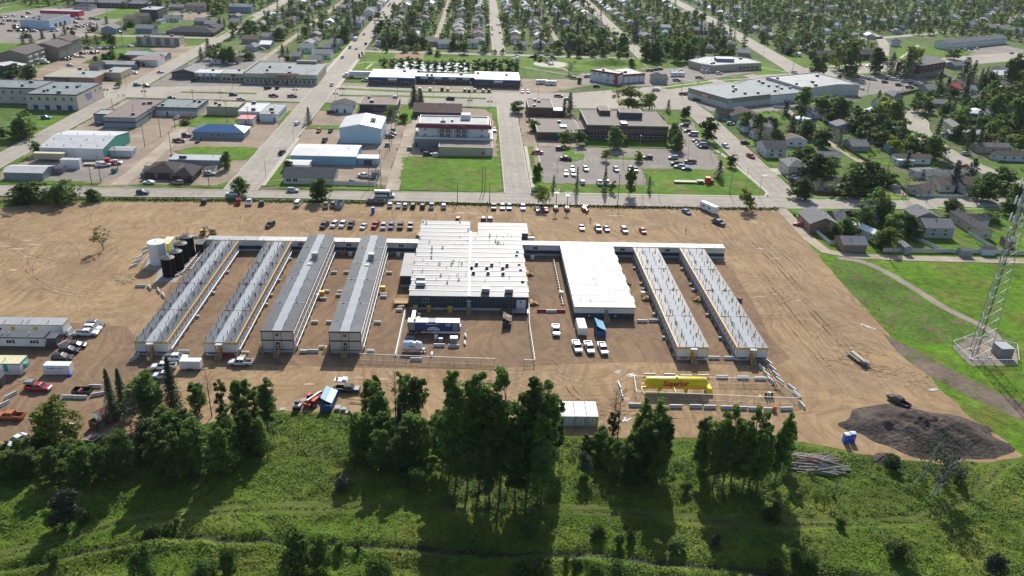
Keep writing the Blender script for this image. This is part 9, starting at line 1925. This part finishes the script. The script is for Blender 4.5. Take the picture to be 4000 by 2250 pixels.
def plant(kind,x,y,h,w,proto=None,size=None):
 near=y<200
 pk=proto or ({'dec':'big' if h>13 else 'mid','yel':'yelmid','spr':'sprnear','pop':'pop'}.get(kind,kind) if near else {'pop':'pop'}.get(kind,kind))
 if pk=='bir': pk='thin'
 nm,cat=KLAB[kind]; sz=''
 ref={'dec':(9 if not near else 13),'yel':9,'spr':13,'pop':12,'bush':3.5}.get(kind)
 if ref: sz='tall ' if h>ref*1.35 else 'small ' if h<ref*.65 else ''
 z=mz(x,y) if y<166 else 0
 root=thing({'spr':'spruce_tree','pop':'poplar_tree','dead':'dead_tree','deadspr':'dead_conifer','bir':'birch_tree','bush':'bush','will':'willow_bush','lone':'leaning_tree'}.get(kind,'broadleaf_tree'),(sz+nm+' '+rel(x,y)).replace('tall low ','low ').replace('small low ','small '),cat,(x,y,z),tr.uniform(0,6.28),('bushes' if cat=='bush' else cat+'s' if cat!='spruce' else 'spruces')+(' in the foreground' if near else ' in the town'))
 if kind=='dead': link('branches',DEADM,root,sc=(h*.9,h*.9,h)); return root
 if kind=='deadspr': link('branches',DEADS,root,sc=(w*1.3,w*1.3,h)); root.rotation_euler=(0,.12,0); return root
 cm,tm=tr.choice(PROTO[pk]); sx=min(max(w/ASP[pk],h*.55),h*1.9)*(tr.uniform(.98,1.14) if near else tr.uniform(1.12,1.3))
 link('crown',cm,root,sc=(sx,sx,h));
 if h>3.0 or near: link('trunk',tm,root,sc=(sx,sx,h))
 return root
count=0
for (k,x,y,h,w) in TREES:
 if y>330: h=min(h,24); w=min(w,15)
 if k=='lone':
  o=plant(k,x,y,8.2,6.5); o.rotation_euler=(0,-.25,.3); continue
 if k=='bir': o=plant(k,x,y,max(h,6),max(w*1.3,4)); o.rotation_euler=(tr.uniform(-.15,.15),tr.uniform(.05,.3),0); continue
 plant(k,x,y,h,max(w,1.2)); count+=1
ROADS=[(-92,9),(17.5,7),(130.5,8),(-33,3.5),(69,3.5),(-150,3.5),(-207,9)]
def ok(x,y,m):
 if any(abs(x-a)<q for a,q in ROADS): return False
 if abs(x-(236+(y-600)*.035))<11 and y>560: return False
 if any(abs(x-a)<5.5 and abs(y-b_)<6 for a,b_ in HG): return False
 if any(hypot(x-a,y-b_)<m for a,b_ in BLK_): return False
 return True
def zone_ok(x,y):
 if -86<x<232 and y>668: return True
 if -200<x<-98 and y>690: return True
 if x>255 and y>690+0.35*(x-255) and not(345<x<520 and 690<y<830): return True
 if 183<x<330 and 330<y<480 and all(hypot(x-a,y-b_)>12 for a,b_ in ((300,520),(262,485),(253,462),(243,440),(237,412),(235,384),(239,360),(241,342),(248,450))): return True
 if 136<x<176 and 362<y<440: return True
 if 255<x<420 and 470<y<600 and y<430+(x-255)*.95+60 and not (250<x<332 and y>535): return True
 if x<-215 and y>860: return True
 return False
near_n=0; FARL=[]
grid=random.Random(5)
y=400.0
cand=[]
while y<1260:
 x=-520.0
 while x<780:
  cand.append((x+grid.uniform(-5,5),y+grid.uniform(-6,6))); x+=8.2 if y<900 else 9.5
 y+=11.5 if y<900 else 14
for (x,y) in cand:
 if not zone_ok(x,y) or not ok(x,y,18): continue
 if abs(x)>.66*y+30: continue
 if grid.random()<(.33 if y>640 else .2): continue
 kind=grid.choices(['dec','yel','spr'],[.56,.14,.30])[0]; h=grid.uniform(7,13) if kind!='spr' else grid.uniform(9,18); w=grid.uniform(6.5,11.5) if kind!='spr' else h*.38
 q=grid.random(); q=1.5 if q<.14 else .65 if q<.4 else 1; h*=q**.8; w*=q
 FARL.append((kind,x,y,h,w))
FARL.sort(key=lambda q:q[2]); cap=190
for (k,x,y,h,w) in FARL[:cap]: plant(k,x,y,h,w)
def far_mass():
 low={}
 for k,(nl,per,sz) in {'dec':(12,12,.085),'yel':(11,12,.085)}.items():
  low[k]=[]
  for s in range(4):
   P,N,C=dec_points(700+s,nl,per,.08,.2,.9,.24); low[k].append((P,N,sz))
 low['spr']=[(*spruce_points(60+s,11,7,3),.045) for s in range(3)]
 out={'dec':[],'yel':[],'spr':[]}; rs=random.Random(8)
 for (k,x,y,h,w) in FARL[cap:]:
  P,N,sz=rs.choice(low[k]); v=leaves(P,N,sz,None,jit=.8); a=rs.uniform(0,6.28); c_,s_=cos(a),sin(a); q=v.copy(); f_=min(w/.72,h*1.3) if k!='spr' else h; q[:,0]=(v[:,0]*c_-v[:,1]*s_)*f_+x; q[:,1]=(v[:,0]*s_+v[:,1]*c_)*f_+y; q[:,2]=v[:,2]*h; out[k].append(q)
 allv=[]; mi=[]
 for i,k in enumerate(('dec','yel','spr')):
  if out[k]: a=np.concatenate(out[k]); allv.append(a); mi.append(np.full(len(a)//4,i,dtype='i'))
 me=mesh_quads('distant_trees',np.concatenate(allv),L_dec); me.materials.append(L_yel); me.materials.append(L_spr); me.polygons.foreach_set('material_index',np.concatenate(mi)); me.update()
 o=link('distant_trees',me); o['kind']='stuff'
far_mass()
def garden():
 rs=np.random.RandomState(12); P=[];S=[]
 for _ in range(5200):
  x,y=rs.uniform(-420,620),rs.uniform(330,1150)
  if not (zone_ok(x,y) or (136<x<235 and 325<y<480)) or not ok(x,y,14): continue
  if 183>x>177 and y<490: continue
  k=rs.randint(5,12); c=np.array([x,y,.5]); P.append(c+rs.normal(0,1,(k,3))*np.array([1.1,1.1,.5])); S.append(k)
 P=np.concatenate(P); P[:,2]=np.abs(P[:,2]); N=np.tile([0,0,1.],(len(P),1)); o=link('garden_shrubs',mesh_quads('garden_shrubs',leaves(P,N,.75,None),L_dec)); o['kind']='stuff'
garden()
def tufts():
 rs=np.random.RandomState(4); n=260000; x=rs.uniform(-105,140,n); y=66+(163-66)*rs.rand(n)**.8
 j=np.clip(np.round((x+150)/.6).astype(int),0,MX.shape[1]-1); i=np.clip(np.round((y-60)/.6).astype(int),0,MX.shape[0]-1)
 k=(y>100)&(y<MED[i,j]-.3)&((MDT[i,j]>1.9)|(MDT[i,j]<.35))&(MDC[i,j]>.5); x,y,i,j=x[k],y[k],i[k],j[k]; n=len(x)
 f=lambda a,b_,c:np.sin(x*a+b_)*np.cos(y*a*1.3+c)+.6*np.sin(x*a*2.3+y*a*1.7+b_)
 d=f(.35,1,2)+f(.9,3,1); z=MZ[i,j]; d=np.sin(x*.21+np.sin(y*.33)*1.7)*np.cos(y*.27+np.sin(x*.17)*2)+.5*d; hgt=.04+.22*np.clip(d-.25,0,1.5); kp=(d>-.1)|(rs.rand(n)<.45); x,y,i,j,d,z,hgt=x[kp],y[kp],i[kp],j[kp],d[kp],z[kp],hgt[kp]; n=len(x)
 P=np.stack([x,y,z+hgt*rs.rand(n)],1); N=np.stack([rs.normal(0,.35,n),rs.normal(0,.35,n),np.ones(n)],1)
 v=leaves(P,N,.17,None,jit=.42,asp=1.7); me=mesh_quads('meadow_weeds',v,L_weed); me.materials.append(L_weed2); m=((d+rs.normal(0,.5,n))>.9).astype('i'); me.polygons.foreach_set('material_index',m); me.update(); o=link('meadow_weeds',me); o['kind']='stuff'
L_weed=leafmat('weed_foliage',(.072,.130,.014),(.115,.148,.020),.3,.08); L_weed2=leafmat('dense_weeds',(.055,.120,.020),(.085,.150,.03),.3,.2)
tufts()
def undergrowth():
 rs=np.random.RandomState(14); P=[]; T=[(x,y) for (k,x,y,h,w) in TREES if y<162 and k in('dec','spr','pop','dead','deadspr','yel')]
 for (x,y) in T:
  for _ in range(7):
   cx,cy=x+rs.normal(0,2.6),y+rs.normal(0,2.6)-.8; r=rs.uniform(.5,1.3); h=rs.uniform(.5,2.0)
   if cy>np.interp(cx,[-98,-60,-44,-26,19,69,90],[145,152,158,158,150,148,143]): continue
   k=int(70*r); d=rs.normal(0,1,(k,3)); d/=np.linalg.norm(d,axis=1)[:,None]; P.append(np.array([cx,cy,h*.45])+d*np.array([r,r,h*.6])*rs.uniform(.5,1,(k,1)))
 P=np.concatenate(P); P[:,2]=np.abs(P[:,2]); o=link('undergrowth',mesh_quads('undergrowth',leaves(P,np.tile([0,0,1.],(len(P),1)),.19,None),L_bush)); o['kind']='stuff'
undergrowth()
def edge_tufts():
 rs=np.random.RandomState(6); n=5200; x=rs.uniform(-200,120,n); y=np.interp(x,[-200,-173,-150,-84,20,60,119],[296,297,301.5,303.2,304.2,304.2,305.5])+rs.normal(0,.9,n)
 P=np.stack([x,y,.1+.2*rs.rand(n)],1); N=np.tile([0,0,1.],(n,1)); o=link('verge_weeds',mesh_quads('verge_weeds',leaves(P,N,.4,None),L_weed)); o['kind']='stuff'
edge_tufts()
# ---------------------------------------------------------------- poles, lamps, wires
def pole_mesh(h,arm):
 b=MB(); b.cyl((0,0,0),(0,0,h),.16,.10,n=7)
 if arm: b.bar((-1.1,0,h-.6),(1.1,0,h-.6),.12,.12); b.bar((-.8,0,h-1.6),(.8,0,h-1.6),.1,.1)
 return b.mesh('pole',M['wooddk'])
POLES=[(-147.8,321.5,11,1),(-150.2,318.8,8,0),(-148.5,392,11,1),(-147,408,11,0),(-36.9,316.4,9,0),(3.1,318.9,11,0),(4.2,318.9,11,0),(-6.5,304.6,8,0),(5.9,305.2,8,0),(56.5,309.3,12,1),(104.9,322.5,9,0),(-40.2,413.4,11,1),(-39.4,387,11,0),(-39.4,376.7,10,1),(-39.8,339.7,11,1),(-42.2,321.3,10,0),(-39.4,321.3,11,1),(-185,430,9,0),(-169.6,416.5,10,0),(-165.1,430,10,0),(-149.6,374.2,11,1),(-145.4,411,11,0),(-134.4,364,10,0),(-150,448,11,1),(-147.8,338.5,11,1),(-105,319.5,8,0),(-126,423.4,11,1),(-113.5,416.4,10,1),(-44.1,471.4,11,1),(-45.2,425.2,10,1),(176.8,320.6,9,0),(178.7,322,11,1),(185.5,317.3,10,0),(182.1,367.7,11,1),(181.3,401.3,11,0),(180.1,461,10,0),(179.6,476,10,0),(141.2,254.4,11,0),(180.4,255.8,11,1),(188.7,360.4,8,0),(185.7,406.3,9,0),
 (-257.8,633.6,11,1),(-268.6,570.3,11,1),(-277.7,547.4,9,0),(-281.4,693.4,11,0),(-259.4,747.1,11,1),(-261.3,796,11,1),(-332.2,793.5,12,0),(-137.5,598.4,10,0),(-75.2,577.3,9,0),(63,571.8,10,0),(128.6,518.9,10,0),(158.6,628,12,0),(229.9,606.4,10,0),(289.3,557.4,12,0),(304.2,609.3,10,0),(350.5,684.5,11,0),(398.6,711.9,11,0),(187.3,511.3,11,1),(257.6,540.6,12,1),(356.8,597.6,11,1)]
for i,(x,y,h,a) in enumerate(POLES):
 key=('pole',h,a); r_=rel(x,y); t=thing('utility_pole',('wooden pole with crossarms ' if a else 'plain wooden pole ')+r_,'pole',(x,y,0),tr.uniform(-.2,.2),'wooden utility poles',shared(key,lambda:pole_mesh(h,a)))
 if a:
  b=shared('insul',lambda:MB().cyl((0,0,0),(0,0,.25),.06,n=5).mesh('insulator',M['skirt']))
  for X in (-.95,.95): link('insulator',b,t,(X,0,h-.54))
def lamp_mesh(h,k):
 b=MB(); b.cyl((0,0,0),(0,0,h),.11,.07,n=6)
 if k: b.bar((0,0,h),(0,-2.2,h+.5),.08); b.box(-.15,.15,-2.8,-2.1,h+.42,h+.54,m=1)
 else: b.box(-.5,.5,-.15,.15,h,h+.12,m=1)
 return b.mesh('street_lamp',[M['metal'],M['skirt']])
LAMPS=[(-206.4,503.4,10,1),(-186.4,478.1,10,1),(-144.4,502.6,9,1),(-78.1,508.1,10,1),(-105,506.1,9,1),(-36.8,516.2,11,0),(-3,491.9,10,0),(38.3,510.8,10,0),(80.1,521.8,10,0),(120.8,539.3,10,0),(174,622.1,11,0),(226.5,664.7,11,1),(-85.2,330.1,10,1),(-85.6,388,9,1),(11.6,406.3,9,1),(23.8,444.8,9,0),(24.2,350,8,0),(36.2,350.9,7,0),(67.3,363.9,7,0),(78.5,384.6,8,0),(100.8,379.6,8,0),(111.8,380.4,7,0),(68,318.9,10,1),(75.1,320.6,9,1),(114.5,332.2,9,0),(116.5,320.2,9,1),(135.4,454.1,10,0),(133.8,349,9,1),(256.8,473.7,9,1),(-191,517,9,0),(-104.5,525.7,9,0),(156.9,574.1,11,0),(116.6,629.9,14,0),(276,605.3,10,1),(44,354,7,0),(-24.8,492,9,0),(402,674,9,0)]
for (x,y,h,k) in LAMPS: thing('street_lamp',('curved arm street lamp ' if k else 'straight lamp standard ')+rel(x,y),'street lamp',(x,y,0),0 if not k else tr.choice([0,pi/2,-pi/2]),'street lamps',shared(('lamp',h,k),lambda:lamp_mesh(h,k)))
for (x,y) in [(-207.9,478.2),(-186.5,476.5),(-144.3,477.9),(-206.5,490),(-105.2,491),(-80.5,482.9),(-3.2,474.2),(8,472.6),(-78.8,497)]:
 t=thing('banner_post','hanging basket post '+rel(x,y),'lamp post',(x,y,0),0,'posts with hanging baskets'); b=MB(); b.cyl((0,0,0),(0,0,5.5),.08,n=6); b.bar((-.9,0,3.6),(.9,0,3.6),.08); b.obj('post',M['dkmetal'],t)
 for X in (-.95,.95): b=MB(); b.lathe((X,0,2.6),[(.15,0),(.6,.5),(.5,.9),(.1,1.1)],8); b.obj('flower_basket',L_spr,t)
def wire(label,pts,z,n=3,sp=.7):
 t=thing('overhead_wires',label,'wires',(pts[0][0],pts[0][1],0)); X0,Y0=pts[0]
 for k in range(n):
  b=MB()
  for i in range(len(pts)-1):
   a,c=pts[i],pts[i+1]; pr=None
   for s in range(9):
    f=s/8; p=(a[0]+(c[0]-a[0])*f-X0+(k-(n-1)/2)*sp,a[1]+(c[1]-a[1])*f-Y0,z-1.6*4*f*(1-f)*.5)
    if pr: b.bar(pr,p,.035)
    pr=p
  b.obj('wire',M['dkmetal'],t)
wire('power wires running along the lane between the mobile homes',[(180.1,461),(181.3,401.3),(182.1,367.7),(178.7,322),(180.4,255.8)],10.4,4)
wire('power wires along the lane left of the hotel',[(-44.1,471.4),(-40.2,413.4),(-39.4,376.7),(-39.8,339.7),(-39.4,321.3)],10.4,3)
wire('power wires along the left back lane',[(-150,448),(-145.4,411),(-149.6,374.2),(-147.8,338.5),(-147.8,321.5)],10.4,3)
wire('power wires across the left apartment lots',[(-268.6,570.3),(-257.8,633.6),(-259.4,747.1),(-261.3,796)],10.4,3)
# ---------------------------------------------------------------- labels: give every repeat its place
def spell(lab,i,n):
 if n==2: return lab+(', left one of two' if i==0 else ', right one of two')
 if i<8: w=ORD[i]+' from the left'
 elif n-1-i<8: w=(ORD[n-1-i]+' from the right') if n-1-i else 'rightmost one'
 else: w=NUMS[i+1] if i+1<len(NUMS) else str(i+1)+'th'; w=w+' from the left'
 return lab+', '+w
NUMS=['zeroth']+ORD+['seventeenth','eighteenth','nineteenth','twentieth','twenty-first','twenty-second','twenty-third','twenty-fourth','twenty-fifth','twenty-sixth','twenty-seventh','twenty-eighth','twenty-ninth','thirtieth']
by={}
for o in list(S.objects):
 if o.parent is None and 'label' in o: by.setdefault(o['label'],[]).append(o)
for lab,L_ in by.items():
 if len(L_)<2: continue
 L_.sort(key=lambda o:o.location.x/max(50,o.location.y))
 for i,o in enumerate(L_): o['label']=spell(lab,i,len(L_))
for o in S.objects:
 if o.parent is None and o.type not in('CAMERA','LIGHT') and 'label' not in o and 'kind' not in o: print('UNLABELLED',o.name)
 if 'label' in o and not 4<=len(o['label'].split())<=16: print('LABEL LENGTH',o['label'])
# ---------------------------------------------------------------- air
hz=MB(); hz.box(-2500,2500,-300,4500,-3.2,HC+4); hm=bpy.data.materials.new('haze'); hm.use_nodes=True; hn=hm.node_tree.nodes; hn.remove(hn['Principled BSDF']); pv=hn.new('ShaderNodeVolumePrincipled'); pv.inputs['Color'].default_value=(.80,.88,1,1); pv.inputs['Density'].default_value=.000035; pv.inputs['Anisotropy'].default_value=.2
hm.node_tree.links.new(pv.outputs[0],hn['Material Output'].inputs['Volume']); o=hz.obj('haze',hm); o['kind']='stuff'
